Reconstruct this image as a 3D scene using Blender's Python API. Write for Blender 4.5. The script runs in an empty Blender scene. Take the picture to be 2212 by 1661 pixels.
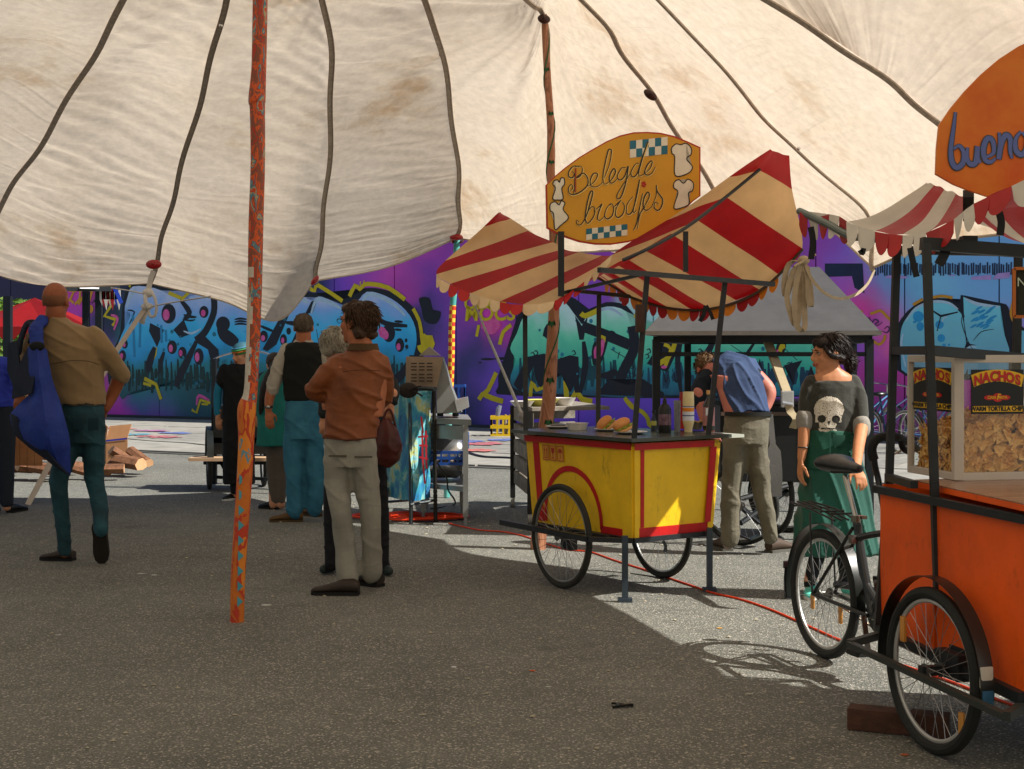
import bpy, bmesh, math, random
from mathutils import Vector, Matrix, noise
from mathutils.bvhtree import BVHTree
random.seed(7)
V = Vector
C = bpy.context.scene.collection
scene = bpy.context.scene
# ------------------------------------------------------------------ camera, sky, sun, exposure
FOC = 3000.0; CX = 1106.0; HY = 765.0; EYE = 1.5
cam_data = bpy.data.cameras.new('camera'); cam = bpy.data.objects.new('camera', cam_data); C.objects.link(cam)
cam.location = (0, 0, EYE); cam.rotation_euler = (math.radians(90), 0, 0)
cam_data.sensor_width = 36; cam_data.lens = FOC / 2212 * 36; cam_data.shift_y = (HY - 830.5) / 2212
cam_data.clip_end = 500
scene.camera = cam
SUN = V((0.686, -0.156, 0.707)).normalized()
world = bpy.data.worlds.new('World'); scene.world = world; world.use_nodes = True
wn = world.node_tree.nodes; wl = world.node_tree.links
bg = wn['Background']; sky = wn.new('ShaderNodeTexSky'); sky.sky_type = 'NISHITA'; sky.sun_disc = False
sky.sun_elevation = math.asin(SUN.z); sky.sun_rotation = math.atan2(SUN.x, SUN.y)
wl.new(sky.outputs[0], bg.inputs[0]); bg.inputs[1].default_value = 0.055
sd = bpy.data.lights.new('sun', 'SUN'); sd.energy = 5.0; sd.angle = math.radians(0.5); sd.color = (1, 0.955, 0.88)
sun = bpy.data.objects.new('sun', sd); C.objects.link(sun)
sun.rotation_euler = (-SUN).to_track_quat('-Z', 'Y').to_euler()
scene.view_settings.view_transform = 'Standard'; scene.view_settings.look = 'None'
scene.view_settings.gamma = 1; scene.view_settings.exposure = 0.62
scene.render.engine = 'CYCLES'
scene.cycles.max_bounces = 7

# ------------------------------------------------------------------ helpers
def P(px, py, Y): return V(((px - CX) / FOC * Y, Y, EYE - (py - HY) / FOC * Y))
def G(px, py, z=0.0):
    Y = (EYE - z) * FOC / (py - HY); return V(((px - CX) / FOC * Y, Y, z))
ZR = {'a': (0, 540.04, .25), 'b': (0, 918.1, .25), 'c': (378, 594, .25), 'd': (540, 918.1, .25), 'e': (810, 702, .25), 'f': (918, 243, .3691),
      'g': (1080, 864, .2821), 'h': (1350, 594, .25), 'i': (1659, 648, .2601), 'j': (1458, 918, .2275), 'k': (1659, 1026, .3824),
      'l': (1713, 54, .3902), 'm': (1134, 259.2, .1953), 'n': (1782, 540, .1943)}
def zd(r, x, y):
    o = ZR[r]; return (o[0] + x * o[2], o[1] + y * o[2])
def s2l(c): return c / 12.92 if c <= .04045 else ((c + .055) / 1.055) ** 2.4
def rgb(h):
    if isinstance(h, str):
        return tuple(s2l(int(h[i:i + 2], 16) / 255) for i in (0, 2, 4)) + (1,)
    return tuple(h) + (1,)
_m = {}
def mat(name, col, rough=.7, metal=0, var=.12, vs=8, bump=0, bs=60, spec=.4, col2=None, trans=0, emit=None, coat=0, sheen=0, wear=0):
    if name in _m: return _m[name]
    m = bpy.data.materials.new(name); m.use_nodes = True; N = m.node_tree.nodes; L = m.node_tree.links
    b = N['Principled BSDF']; c = rgb(col)
    b.inputs['Roughness'].default_value = rough; b.inputs['Metallic'].default_value = metal
    b.inputs['Specular IOR Level'].default_value = spec
    if coat: b.inputs['Coat Weight'].default_value = coat
    if sheen: b.inputs['Sheen Weight'].default_value = sheen
    if trans: b.inputs['Transmission Weight'].default_value = trans
    tc = N.new('ShaderNodeTexCoord')
    nz = N.new('ShaderNodeTexNoise'); nz.inputs['Scale'].default_value = vs; nz.inputs['Detail'].default_value = 5; nz.inputs['Roughness'].default_value = .6
    L.new(tc.outputs['Object'], nz.inputs['Vector'])
    mr = N.new('ShaderNodeMapRange'); mr.inputs['From Min'].default_value = .3; mr.inputs['From Max'].default_value = .7
    L.new(nz.outputs['Fac'], mr.inputs['Value'])
    mx = N.new('ShaderNodeMix'); mx.data_type = 'RGBA'
    if col2 is not None:
        c1, c2 = c, rgb(col2)
    else:
        c1 = tuple(x * (1 - var) for x in c[:3]) + (1,); c2 = tuple(min(1, x * (1 + var)) for x in c[:3]) + (1,)
    mx.inputs[6].default_value = c1; mx.inputs[7].default_value = c2
    L.new(mr.outputs[0], mx.inputs[0]); L.new(mx.outputs[2], b.inputs['Base Color'])
    if bump:
        n2 = N.new('ShaderNodeTexNoise'); n2.inputs['Scale'].default_value = bs; n2.inputs['Detail'].default_value = 4
        L.new(tc.outputs['Object'], n2.inputs['Vector'])
        bp = N.new('ShaderNodeBump'); bp.inputs['Strength'].default_value = bump; bp.inputs['Distance'].default_value = .01
        L.new(n2.outputs['Fac'], bp.inputs['Height']); L.new(bp.outputs[0], b.inputs['Normal'])
    if wear:
        mp = N.new('ShaderNodeMapping'); mp.inputs['Scale'].default_value = (1, 1, .35); L.new(tc.outputs['Object'], mp.inputs[0])
        n3 = N.new('ShaderNodeTexNoise'); n3.inputs['Scale'].default_value = 34; n3.inputs['Detail'].default_value = 6; n3.inputs['Roughness'].default_value = .75; L.new(mp.outputs[0], n3.inputs['Vector'])
        n4 = N.new('ShaderNodeTexNoise'); n4.inputs['Scale'].default_value = 3.2; n4.inputs['Detail'].default_value = 3; L.new(tc.outputs['Object'], n4.inputs['Vector'])
        ad = N.new('ShaderNodeMath'); ad.operation = 'MULTIPLY_ADD'; L.new(n4.outputs[0], ad.inputs[0]); ad.inputs[1].default_value = .6; L.new(n3.outputs[0], ad.inputs[2])
        m3_ = N.new('ShaderNodeMapRange'); m3_.inputs[1].default_value = .92; m3_.inputs[2].default_value = 1.06; m3_.inputs[4].default_value = wear; L.new(ad.outputs[0], m3_.inputs[0])
        x3 = N.new('ShaderNodeMix'); x3.data_type = 'RGBA'; L.new(m3_.outputs[0], x3.inputs[0]); L.new(mx.outputs[2], x3.inputs[6]); x3.inputs[7].default_value = (c[0] * .28 + .02, c[1] * .25 + .015, c[2] * .25 + .01, 1); L.new(x3.outputs[2], b.inputs['Base Color'])
    _m[name] = m; return m
def tag(o, label=None, cat=None, group=None, kind=None):
    if label: o['label'] = label
    if cat: o['category'] = cat
    if group: o['group'] = group
    if kind: o['kind'] = kind
    return o
TL = {}
def thing(name, label, cat, loc=(0, 0, 0), group=None, kind=None):
    o = bpy.data.objects.new(name, None); C.objects.link(o); o.location = loc; o.empty_display_size = .1
    TL[o.name] = V(loc)
    return tag(o, label, cat, group, kind)
def wpos(o): return V(o.location) if o.parent is None else V((0, 0, 0))
def link(name, me, m, parent=None, smooth=True, angle=None):
    ms = m if isinstance(m, (list, tuple)) else [m]
    for x in ms: me.materials.append(x)
    o = bpy.data.objects.new(name, me); C.objects.link(o)
    if smooth:
        me.polygons.foreach_set('use_smooth', [True] * len(me.polygons))
        if angle is not None:
            try: me.set_sharp_from_angle(angle=math.radians(angle))
            except Exception: pass
    if parent is not None:
        o.parent = parent; o.matrix_parent_inverse = Matrix.Translation(-wpos(parent))
    return o
def part(name, bm, m, parent=None, smooth=True, angle=35):
    me = bpy.data.meshes.new(name)
    bmesh.ops.recalc_face_normals(bm, faces=bm.faces) if len(bm.faces) else None
    bm.to_mesh(me); bm.free()
    return link(name, me, m, parent, smooth, angle)
def solo(name, bm, m, label, cat, group=None, kind=None, smooth=True):
    me = bpy.data.meshes.new(name); vs = [v.co.copy() for v in bm.verts]
    c = V((sum(v.x for v in vs) / len(vs), sum(v.y for v in vs) / len(vs), min(v.z for v in vs)))
    bmesh.ops.translate(bm, verts=bm.verts, vec=-c); bmesh.ops.recalc_face_normals(bm, faces=bm.faces)
    bm.to_mesh(me); bm.free(); o = link(name, me, m, None, smooth, 35); o.location = c
    return tag(o, label, cat, group, kind)
def B(): return bmesh.new()
def frame(d, up=None):
    d = d.normalized(); u = V(up) if up is not None else (V((0, 0, 1)) if abs(d.z) < .9 else V((1, 0, 0)))
    s = d.cross(u)
    if s.length < 1e-5: s = d.cross(V((0, 1, 0)))
    s.normalize(); return s, s.cross(d).normalized()
def box(bm, c, sx, sy, sz, ax=(1, 0, 0), ay=(0, 1, 0), az=(0, 0, 1), bev=0, taper=1.0):
    ax, ay, az = V(ax), V(ay), V(az); c = V(c); vs = []
    for k in (-.5, .5):
        t = taper if k < 0 else 1
        for i, j in ((-.5, -.5), (.5, -.5), (.5, .5), (-.5, .5)):
            vs.append(bm.verts.new(c + ax * sx * i * t + ay * sy * j * t + az * sz * k))
    fs = [bm.faces.new([vs[a] for a in q]) for q in ((0, 3, 2, 1), (4, 5, 6, 7), (0, 1, 5, 4), (1, 2, 6, 5), (2, 3, 7, 6), (3, 0, 4, 7))]
    if bev:
        es = list({e for f in fs for e in f.edges}); bmesh.ops.bevel(bm, geom=es, offset=bev, segments=2, affect='EDGES', profile=.7)
    return vs
def quad_box(bm, a, b, c, d, n, t):
    """slab: corners a b c d, thickness t along n (behind)"""
    n = V(n).normalized() * t; top = [bm.verts.new(V(p)) for p in (a, b, c, d)]; bot = [bm.verts.new(V(p) - n) for p in (a, b, c, d)]
    bm.faces.new(top); bm.faces.new(bot[::-1])
    for i in range(4): bm.faces.new((top[i], bot[i], bot[(i + 1) % 4], top[(i + 1) % 4]))
def bar(bm, a, b, w, h=None, up=None, bev=0):
    a, b = V(a), V(b); h = w if h is None else h; s, u = frame(b - a, up); d = (b - a)
    box(bm, (a + b) / 2, w, h, d.length, s, u, d.normalized(), bev)
def tube(bm, pts, r, n=10, cap=True, closed=False, flat=1.0, up=None):
    pts = [V(p) for p in pts]; m = len(pts); rs = r if isinstance(r, (list, tuple)) else [r] * m; rings = []; ps = None
    for i, p in enumerate(pts):
        if closed: d = pts[(i + 1) % m] - pts[i - 1]
        else: d = pts[min(i + 1, m - 1)] - pts[max(i - 1, 0)]
        if d.length < 1e-9: d = V((0, 0, 1))
        d.normalize()
        if ps is None or up is not None: s, u = frame(d, up)
        else:
            s = ps - d * ps.dot(d)
            s = s.normalized() if s.length > 1e-6 else frame(d)[0]
            u = s.cross(d).normalized()
        ps = s; R = rs[i]
        ra, rb = R if isinstance(R, tuple) else (R, R * flat)
        rings.append([bm.verts.new(p + s * math.cos(t) * ra + u * math.sin(t) * rb) for t in [2 * math.pi * k / n for k in range(n)]])
    for i in range(m if closed else m - 1):
        A, Bq = rings[i], rings[(i + 1) % m]
        for k in range(n): bm.faces.new((A[k], A[(k + 1) % n], Bq[(k + 1) % n], Bq[k]))
    if cap and not closed: bm.faces.new(rings[0][::-1]); bm.faces.new(rings[-1])
    return rings
def smooth_pts(pts, sub=6, closed=False):
    pts = [V(p) for p in pts]; n = len(pts); out = []
    rng = range(n if closed else n - 1)
    for i in rng:
        if closed: p0, p1, p2, p3 = pts[i - 1], pts[i], pts[(i + 1) % n], pts[(i + 2) % n]
        else: p0, p1, p2, p3 = pts[max(i - 1, 0)], pts[i], pts[i + 1], pts[min(i + 2, n - 1)]
        for k in range(sub):
            t = k / sub
            out.append(.5 * ((2 * p1) + (p2 - p0) * t + (2 * p0 - 5 * p1 + 4 * p2 - p3) * t * t + (3 * p1 - p0 - 3 * p2 + p3) * t ** 3))
    if not closed: out.append(pts[-1])
    return out
def lerp_list(ls, t):
    """value of list at t in 0..1 (catmull)"""
    n = len(ls) - 1; x = min(max(t, 0), 1) * n; i = min(int(x), n - 1); f = x - i
    p0, p1, p2, p3 = ls[max(i - 1, 0)], ls[i], ls[i + 1], ls[min(i + 2, n)]
    return .5 * ((2 * p1) + (p2 - p0) * f + (2 * p0 - 5 * p1 + 4 * p2 - p3) * f * f + (3 * p1 - p0 - 3 * p2 + p3) * f ** 3)
def lathe(bm, c, prof, n=20, ax=(0, 0, 1)):
    """prof: (radius, height) list"""
    c = V(c); d = V(ax).normalized(); s, u = frame(d); rings = []
    for r, h in prof:
        rings.append([bm.verts.new(c + d * h + (s * math.cos(t) + u * math.sin(t)) * max(r, 1e-4)) for t in [2 * math.pi * k / n for k in range(n)]])
    for A, Bq in zip(rings, rings[1:]):
        for k in range(n): bm.faces.new((A[k], A[(k + 1) % n], Bq[(k + 1) % n], Bq[k]))
    bm.faces.new(rings[0][::-1]); bm.faces.new(rings[-1])
def ball(bm, c, r, seg=16, rot=None):
    c = V(c); r = r if isinstance(r, (tuple, list)) else (r, r, r)
    M = Matrix.Translation(c) @ (rot.to_4x4() if rot is not None else Matrix()) @ Matrix.Diagonal((r[0], r[1], r[2], 1))
    bmesh.ops.create_uvsphere(bm, u_segments=seg, v_segments=max(6, seg // 2 + 2), radius=1, matrix=M)
def poly_prism(bm, pts, n, t):
    """closed outline pts, thickness t opposite to n"""
    n = V(n).normalized() * t; a = [bm.verts.new(V(p)) for p in pts]; b = [bm.verts.new(V(p) - n) for p in pts]
    try: bm.faces.new(a); bm.faces.new(b[::-1])
    except ValueError: pass
    for i in range(len(pts)): bm.faces.new((a[i], b[i], b[(i + 1) % len(pts)], a[(i + 1) % len(pts)]))
def ribbon(bm, pts, w, side, t=.004):
    """flat strap along pts, width w in direction side"""
    pts = [V(p) for p in pts]; prev = None
    for i, p in enumerate(pts):
        d = (pts[min(i + 1, len(pts) - 1)] - pts[max(i - 1, 0)]).normalized()
        s = V(side); s = (s - d * s.dot(d)); s = s.normalized() if s.length > 1e-5 else frame(d)[0]
        u = s.cross(d).normalized(); ww = w[i] if isinstance(w, (list, tuple)) else w
        q = [bm.verts.new(p + s * ww / 2 * a + u * t / 2 * b) for a, b in ((-1, -1), (1, -1), (1, 1), (-1, 1))]
        if prev:
            for k in range(4): bm.faces.new((prev[k], prev[(k + 1) % 4], q[(k + 1) % 4], q[k]))
        else: bm.faces.new(q[::-1])
        prev = q
    bm.faces.new(prev)
def stroke_pts(pts, n, w, taper=True):
    """2D brush stroke on a plane: list of centre points -> left/right outlines"""
    pts = [V(p) for p in pts]; L, R = [], []
    m = len(pts)
    for i, p in enumerate(pts):
        d = (pts[min(i + 1, m - 1)] - pts[max(i - 1, 0)])
        s = d.cross(V(n)); s = s.normalized() if s.length > 1e-9 else V((0, 0, 1))
        ww = w * (1 if not taper else (.45 + .55 * math.sin(math.pi * min(max(i / (m - 1), .04), .96)))) / 2
        L.append(p + s * ww); R.append(p - s * ww)
    return L, R
_cnt = [0]
def stroke(bm, pts, n, w, off, taper=True):
    _cnt[0] += 1; lay = (_cnt[0] % 12) * 1.2e-4
    n = V(n).normalized(); L, R = stroke_pts([V(p) + n * (off + lay + i * 1.5e-5) for i, p in enumerate(pts)], n, w, taper)
    a = [bm.verts.new(p) for p in L]; b = [bm.verts.new(p) for p in R]
    for i in range(len(a) - 1): bm.faces.new((a[i], a[i + 1], b[i + 1], b[i]))
def flat(bm, pts, n, off):
    _cnt[0] += 1; off = off + (_cnt[0] % 12) * 1.2e-4
    n = V(n).normalized(); vs = [bm.verts.new(V(p) + n * off) for p in pts]; f = bm.faces.new(vs)
    bmesh.ops.triangulate(bm, faces=[f])
def on_plane(px, py, c, n, off=0.0):
    """where the view line of a traced point meets the plane through c with normal n"""
    n = V(n).normalized(); r = V(((px - CX) / FOC, 1, -(py - HY) / FOC)); o = V((0, 0, EYE)); return o + r * ((V(c) - o).dot(n) / r.dot(n)) + n * off
def text_mesh(name, s, size, origin, xdir, ydir, m, parent=None, ext=.0015, off=.0, shear=0, sx=1.0, align='CENTER'):
    cu = bpy.data.curves.new(name, 'FONT'); cu.body = s; cu.size = size; cu.extrude = ext; cu.offset = off; cu.shear = shear
    cu.align_x = align; cu.align_y = 'CENTER'; cu.resolution_u = 4
    o = bpy.data.objects.new(name + '_tmp', cu); C.objects.link(o)
    dg = bpy.context.evaluated_depsgraph_get(); me = bpy.data.meshes.new_from_object(o.evaluated_get(dg)); me.name = name
    bpy.data.objects.remove(o); bpy.data.curves.remove(cu)
    x, y = V(xdir).normalized() * sx, V(ydir).normalized(); z = V(xdir).cross(V(ydir)).normalized()
    M = Matrix(((x.x, y.x, z.x, origin[0]), (x.y, y.y, z.y, origin[1]), (x.z, y.z, z.z, origin[2]), (0, 0, 0, 1)))
    me.transform(M); me.materials.clear()
    return link(name, me, m, parent, False)

# ------------------------------------------------------------------ materials: ground
def asphalt():
    m = bpy.data.materials.new('asphalt'); m.use_nodes = True; N = m.node_tree.nodes; L = m.node_tree.links; b = N['Principled BSDF']
    g = N.new('ShaderNodeNewGeometry')
    def nz(s, d=4, r=.6):
        n = N.new('ShaderNodeTexNoise'); n.inputs['Scale'].default_value = s; n.inputs['Detail'].default_value = d; n.inputs['Roughness'].default_value = r
        L.new(g.outputs['Position'], n.inputs['Vector']); return n
    big = nz(.45, 5); mid = nz(5, 4); fine = nz(95, 3, .7)
    vor = N.new('ShaderNodeTexVoronoi'); vor.inputs['Scale'].default_value = 130; L.new(g.outputs['Position'], vor.inputs['Vector'])
    r = N.new('ShaderNodeValToRGB'); r.color_ramp.elements[0].position = .3; r.color_ramp.elements[0].color = (.058, .061, .051, 1)
    r.color_ramp.elements[1].position = .72; r.color_ramp.elements[1].color = (.255, .257, .222, 1); L.new(fine.outputs[0], r.inputs[0])
    def mul(a, bb, lo, hi):
        mr = N.new('ShaderNodeMapRange'); mr.inputs[1].default_value = .3; mr.inputs[2].default_value = .7; mr.inputs[3].default_value = lo; mr.inputs[4].default_value = hi
        L.new(a, mr.inputs[0]); x = N.new('ShaderNodeMix'); x.data_type = 'RGBA'; x.blend_type = 'MULTIPLY'; x.inputs[0].default_value = 1
        L.new(bb, x.inputs[6]); L.new(mr.outputs[0], x.inputs[7]); return x.outputs[2]
    c = mul(big.outputs[0], r.outputs[0], .74, 1.2); c = mul(mid.outputs[0], c, .86, 1.12)
    # pale aggregate stones
    sep = N.new('ShaderNodeSeparateColor'); L.new(vor.outputs['Color'], sep.inputs[0])
    gt = N.new('ShaderNodeMapRange'); gt.inputs[1].default_value = .84; gt.inputs[2].default_value = .97; L.new(sep.outputs[0], gt.inputs[0])
    mx = N.new('ShaderNodeMix'); mx.data_type = 'RGBA'; L.new(gt.outputs[0], mx.inputs[0]); L.new(c, mx.inputs[6]); mx.inputs[7].default_value = (.46, .42, .37, 1)
    # dark stains and worn light patches
    st = nz(1.1, 6, .55); sr = N.new('ShaderNodeMapRange'); sr.inputs[1].default_value = .63; sr.inputs[2].default_value = .72; sr.inputs[4].default_value = .45; L.new(st.outputs[0], sr.inputs[0])
    m2 = N.new('ShaderNodeMix'); m2.data_type = 'RGBA'; L.new(sr.outputs[0], m2.inputs[0]); L.new(mx.outputs[2], m2.inputs[6]); m2.inputs[7].default_value = (.05, .046, .04, 1)
    L.new(m2.outputs[2], b.inputs['Base Color']); b.inputs['Roughness'].default_value = .82; b.inputs['Specular IOR Level'].default_value = .35
    bp = N.new('ShaderNodeBump'); bp.inputs['Strength'].default_value = .85; bp.inputs['Distance'].default_value = .006
    ad = N.new('ShaderNodeMath'); L.new(fine.outputs[0], ad.inputs[0]); L.new(vor.outputs['Distance'], ad.inputs[1]); L.new(ad.outputs[0], bp.inputs['Height'])
    L.new(bp.outputs[0], b.inputs['Normal']); return m
bm = B()
vs = [bm.verts.new(p) for p in ((-300, -60, 0), (300, -60, 0), (300, 400, 0), (-300, 400, 0))]; bm.faces.new(vs)
ground = part('ground', bm, asphalt(), None, False); tag(ground, 'grey speckled asphalt yard', None, kind='structure')

# ------------------------------------------------------------------ wall plane
WA = G(225, 902.6); WB = G(1893, 952)
WD = (WB - WA).normalized(); WN = V((WD.y, -WD.x, 0)).normalized()
if WN.y > 0: WN = -WN
def W(px, py, off=0.0):
    r = V(((px - CX) / FOC, 1, -(py - HY) / FOC)); o = V((0, 0, EYE)); t = (WA - o).dot(WN) / r.dot(WN); return o + r * t + WN * off
def ws(p): return (V(p) - WA).dot(WD)
# ------------------------------------------------------------------ pavement strip of slabs in front of the wall
pav = thing('pavement', 'raised strip of worn concrete slabs along the painted wall', None, WA, kind='structure')
ms = mat('slab_concrete', (.30, .285, .25), .9, var=.22, vs=3, bump=.5, bs=40)
ms2 = mat('slab_concrete_b', (.24, .23, .205), .9, var=.25, vs=4, bump=.5, bs=35)
paint_cols = ['c63a52', '3a5fc0', '35a0b8', 'b04a9a', '4aa060', 'd85a4a']
bm = B(); quad_box(bm, *[WA + WD * s + WN * w + V((0, 0, .012)) for s, w in ((-12, .02), (26, .02), (26, 8.3), (-12, 8.3))], (0, 0, 1), .02)
part('slab_bed', bm, mat('joint_sand', (.10, .095, .08), .95), pav, False)
rows = [(.05, 1.0), (1.0, 2.7), (2.7, 4.4), (4.4, 6.2), (6.2, 8.2)]
for r, (w0, w1) in enumerate(rows):
    s = -11.5 + random.random(); L_ = 2.0 if r else 2.6
    while s < 25:
        e = s + L_ * random.uniform(.8, 1.1); h = .035 + random.uniform(-.004, .004)
        bm = B(); g = .02
        quad_box(bm, *[WA + WD * a + WN * b + V((0, 0, h)) for a, b in ((s + g, w0 + g), (e - g, w0 + g), (e - g, w1 - g), (s + g, w1 - g))], (0, 0, 1), .03)
        part('slab', bm, random.choice([ms, ms2]), pav, False); s = e
for (px, py, rx, rz, ci) in ((290, 938, .5, .3, 2), (345, 943, .8, .35, 0), (380, 935, .6, .2, 1), (330, 930, .6, .25, 3), (1045, 958, .42, .45, 0), (1005, 953, .5, .4, 1), (1030, 972, .5, .3, 5), (560, 940, .5, .3, 4), (1085, 950, .3, .3, 1), (255, 925, .7, .2, 5)):
    c = G(px, py, .045); bm = B()
    rx *= .6; rz *= .8
    for k in range(18):
        a = k * 2.399; rr = math.sqrt((k + .5) / 18); q = c + WD * rx * rr * math.cos(a) + WN * rz * rr * math.sin(a) + V((0, 0, .001 * k * .2)); s = .06 + .05 * random.random()
        flat(bm, [q + V((math.cos(t) * s * random.uniform(.5, 1.5), math.sin(t) * s * random.uniform(.5, 1.6), 0)) for t in [i * .785 for i in range(8)]], (0, 0, 1), .0)
    part('overspray', bm, mat('overspray_%d' % ci, tuple(.22 + .55 * (x - .22) for x in rgb(paint_cols[ci])[:3]), .9, var=.3), pav, False)

# ------------------------------------------------------------------ painted wall
def wall_paint():
    m = bpy.data.materials.new('wall_background_paint'); m.use_nodes = True; N = m.node_tree.nodes; L = m.node_tree.links; b = N['Principled BSDF']
    b.inputs['Roughness'].default_value = .55
    g = N.new('ShaderNodeNewGeometry')
    nz = N.new('ShaderNodeTexNoise'); nz.inputs['Scale'].default_value = 1.3; nz.inputs['Detail'].default_value = 4; L.new(g.outputs['Position'], nz.inputs['Vector'])
    sc = N.new('ShaderNodeVectorMath'); sc.operation = 'MULTIPLY_ADD'; L.new(nz.outputs['Color'], sc.inputs[0]); sc.inputs[1].default_value = (.9, .9, .9); L.new(g.outputs['Position'], sc.inputs[2])
    cur = None; rgbn = N.new('ShaderNodeRGB'); rgbn.outputs[0].default_value = rgb('2a2350'); cur = rgbn.outputs[0]
    blobs = [(180, 640, .9, 'b0308c'), (160, 690, .9, '9a2f90'), (210, 720, .7, '43306e'), (250, 660, .8, '15203a'), (270, 880, 1.3, 'a82a8e'), (330, 900, 1.2, 'b4309a'), (380, 880, 1.0, '6a2f92'), (430, 900, .8, '3a2a60'), (310, 840, .8, '52308e'),
             (300, 780, 1.0, '1c5a60'), (350, 760, 1.4, '14666c'), (430, 800, 1.4, '10505a'), (480, 850, 1.2, '0f4048'), (540, 800, 1.2, '10384a'), (640, 850, 1.4, '14404e'), (700, 900, 1, '2a2a58'), (800, 860, 1.3, '173c4e'),
             (720, 620, 1.1, '45308e'), (780, 600, 1.2, '5a34a0'), (660, 600, .8, '1a2450'), (840, 590, 1.1, '7a349a'), (890, 600, 1.2, 'a03a92'), (930, 640, .8, '6a2f8a'), (880, 640, .5, '8a2f86'), (960, 690, .9, '4a2c80'), (930, 740, .8, '5a3a9a'), (915, 700, .6, '2a2458'), (1010, 560, 1.0, '7a2f90'), (1060, 720, .7, 'c02f94'), (1040, 700, .7, '8a2f92'), (1000, 780, .9, '5a2f86'), (1065, 690, .45, 'e02a90'), (1040, 850, 1.2, '182a4e'), (1080, 880, 1, '50308c'), (1010, 900, .7, '1c2448'),
             (1200, 550, 1.4, '8a2e92'), (1300, 560, 1.2, '7a2f92'), (1150, 640, .8, '4a2f8a'), (1250, 640, .8, '6a3aa0'), (1150, 890, 1.3, '5c3aa4'), (1250, 880, 1.4, '6440b0'), (1350, 890, 1.3, '5c3aa8'), (1215, 810, .7, '9a40a8'), (1450, 880, 1.2, '5a3aa6'), (1560, 900, 1.2, '6040b0'), (1680, 900, 1.2, '5a3aa4'), (1680, 860, .8, '7a4ab0'), (1420, 640, .8, '90cbd0'),
             (1760, 500, 1.2, '9a3490'), (1740, 600, .8, '1c3a60'), (1800, 620, .9, '18405c'), (1800, 540, .9, '7a3a96'), (1860, 640, .9, '6a48b8'), (1760, 660, .9, '8a3a90'), (1880, 600, .8, '5a5ab4'), (1900, 660, 1, 'a03c92'), (1900, 740, 1.2, '8a44a0'), (1870, 700, .6, 'c03088'), (1895, 665, .4, 'd8206a'), (1920, 800, 1, '5a40a0'), (1880, 820, .9, '6a48a8'), (1900, 880, 1, 'a02a80'), (1960, 880, 1, 'b02a80'), (1890, 900, .9, '8a2a78'),
             (2000, 620, 1, '9a3c92'), (2060, 640, 1.3, '9a3c92'), (2150, 640, 1.2, '9a3e90'), (1950, 700, .6, 'c84a8a'), (2000, 560, 1.2, '4a78ac'), (2090, 550, 1.3, '64a0c0'), (2180, 560, 1.3, '5c8cc0'), (2080, 880, 1, '7a2a78'), (2090, 850, .7, 'b02a80')]
    for px, py, r, col in blobs:
        p = W(px, py); d = N.new('ShaderNodeVectorMath'); d.operation = 'DISTANCE'; L.new(sc.outputs[0], d.inputs[0]); d.inputs[1].default_value = p + V((.45, .45, .45))
        mr = N.new('ShaderNodeMapRange'); mr.interpolation_type = 'SMOOTHSTEP'; mr.inputs[1].default_value = r * 1.35; mr.inputs[2].default_value = r * .35; L.new(d.outputs['Value'], mr.inputs[0])
        mx = N.new('ShaderNodeMix'); mx.data_type = 'RGBA'; L.new(mr.outputs[0], mx.inputs[0]); L.new(cur, mx.inputs[6]); mx.inputs[7].default_value = tuple(min(1, c * 2.05) for c in rgb(col)[:3]) + (1,); cur = mx.outputs[2]
    L.new(cur, b.inputs['Base Color']); return m
def grad_paint(name, stops, ns=.12):
    """letter fill: sprayed fade from the top of the letters to their feet"""
    m = bpy.data.materials.new(name); m.use_nodes = True; N = m.node_tree.nodes; L = m.node_tree.links; b = N['Principled BSDF']; b.inputs['Roughness'].default_value = .5
    g = N.new('ShaderNodeNewGeometry'); sp = N.new('ShaderNodeSeparateXYZ'); L.new(g.outputs['Position'], sp.inputs[0])
    nz = N.new('ShaderNodeTexNoise'); nz.inputs['Scale'].default_value = 1.6; nz.inputs['Detail'].default_value = 5; L.new(g.outputs['Position'], nz.inputs['Vector'])
    ma = N.new('ShaderNodeMath'); ma.operation = 'MULTIPLY_ADD'; L.new(nz.outputs[0], ma.inputs[0]); ma.inputs[1].default_value = 1.1; L.new(sp.outputs[2], ma.inputs[2])
    mr = N.new('ShaderNodeMapRange'); mr.inputs[1].default_value = .55; mr.inputs[2].default_value = 3.75; L.new(ma.outputs[0], mr.inputs[0])
    cr = N.new('ShaderNodeValToRGB'); L.new(mr.outputs[0], cr.inputs[0]); e = cr.color_ramp.elements
    while len(e) < len(stops): e.new(.5)
    for k, (p, c) in enumerate(stops): e[k].position = p; e[k].color = tuple(min(1, x * 1.85) for x in rgb(c)[:3]) + (1,)
    L.new(cr.outputs[0], b.inputs['Base Color']); return m
wall = thing('graffiti_wall', 'long metal panel wall covered in purple, blue and green graffiti lettering', 'wall', WA)
wp = wall_paint(); WH = 4.4
joints = [-10]
s = ws(W(224, 900)); jx = [224, 344, 466, 593, 722, 852, 985, 1115, 1250]
js = [ws(W(x, 800)) for x in jx]
step = (js[-1] - js[0]) / (len(js) - 1)
js = [js[0] - step * k for k in range(8, 0, -1)] + js + [js[-1] + step * k for k in range(1, 11)]
for k, (a, b) in enumerate(zip(js, js[1:])):
    bm = B(); g = .011
    p = [WA + WD * (a + g) + V((0, 0, .03)), WA + WD * (b - g) + V((0, 0, .03)), WA + WD * (b - g) + V((0, 0, WH)), WA + WD * (a + g) + V((0, 0, WH))]
    quad_box(bm, *p, WN, .04)
    part('wall_panel', bm, wp, wall, False)
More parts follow.
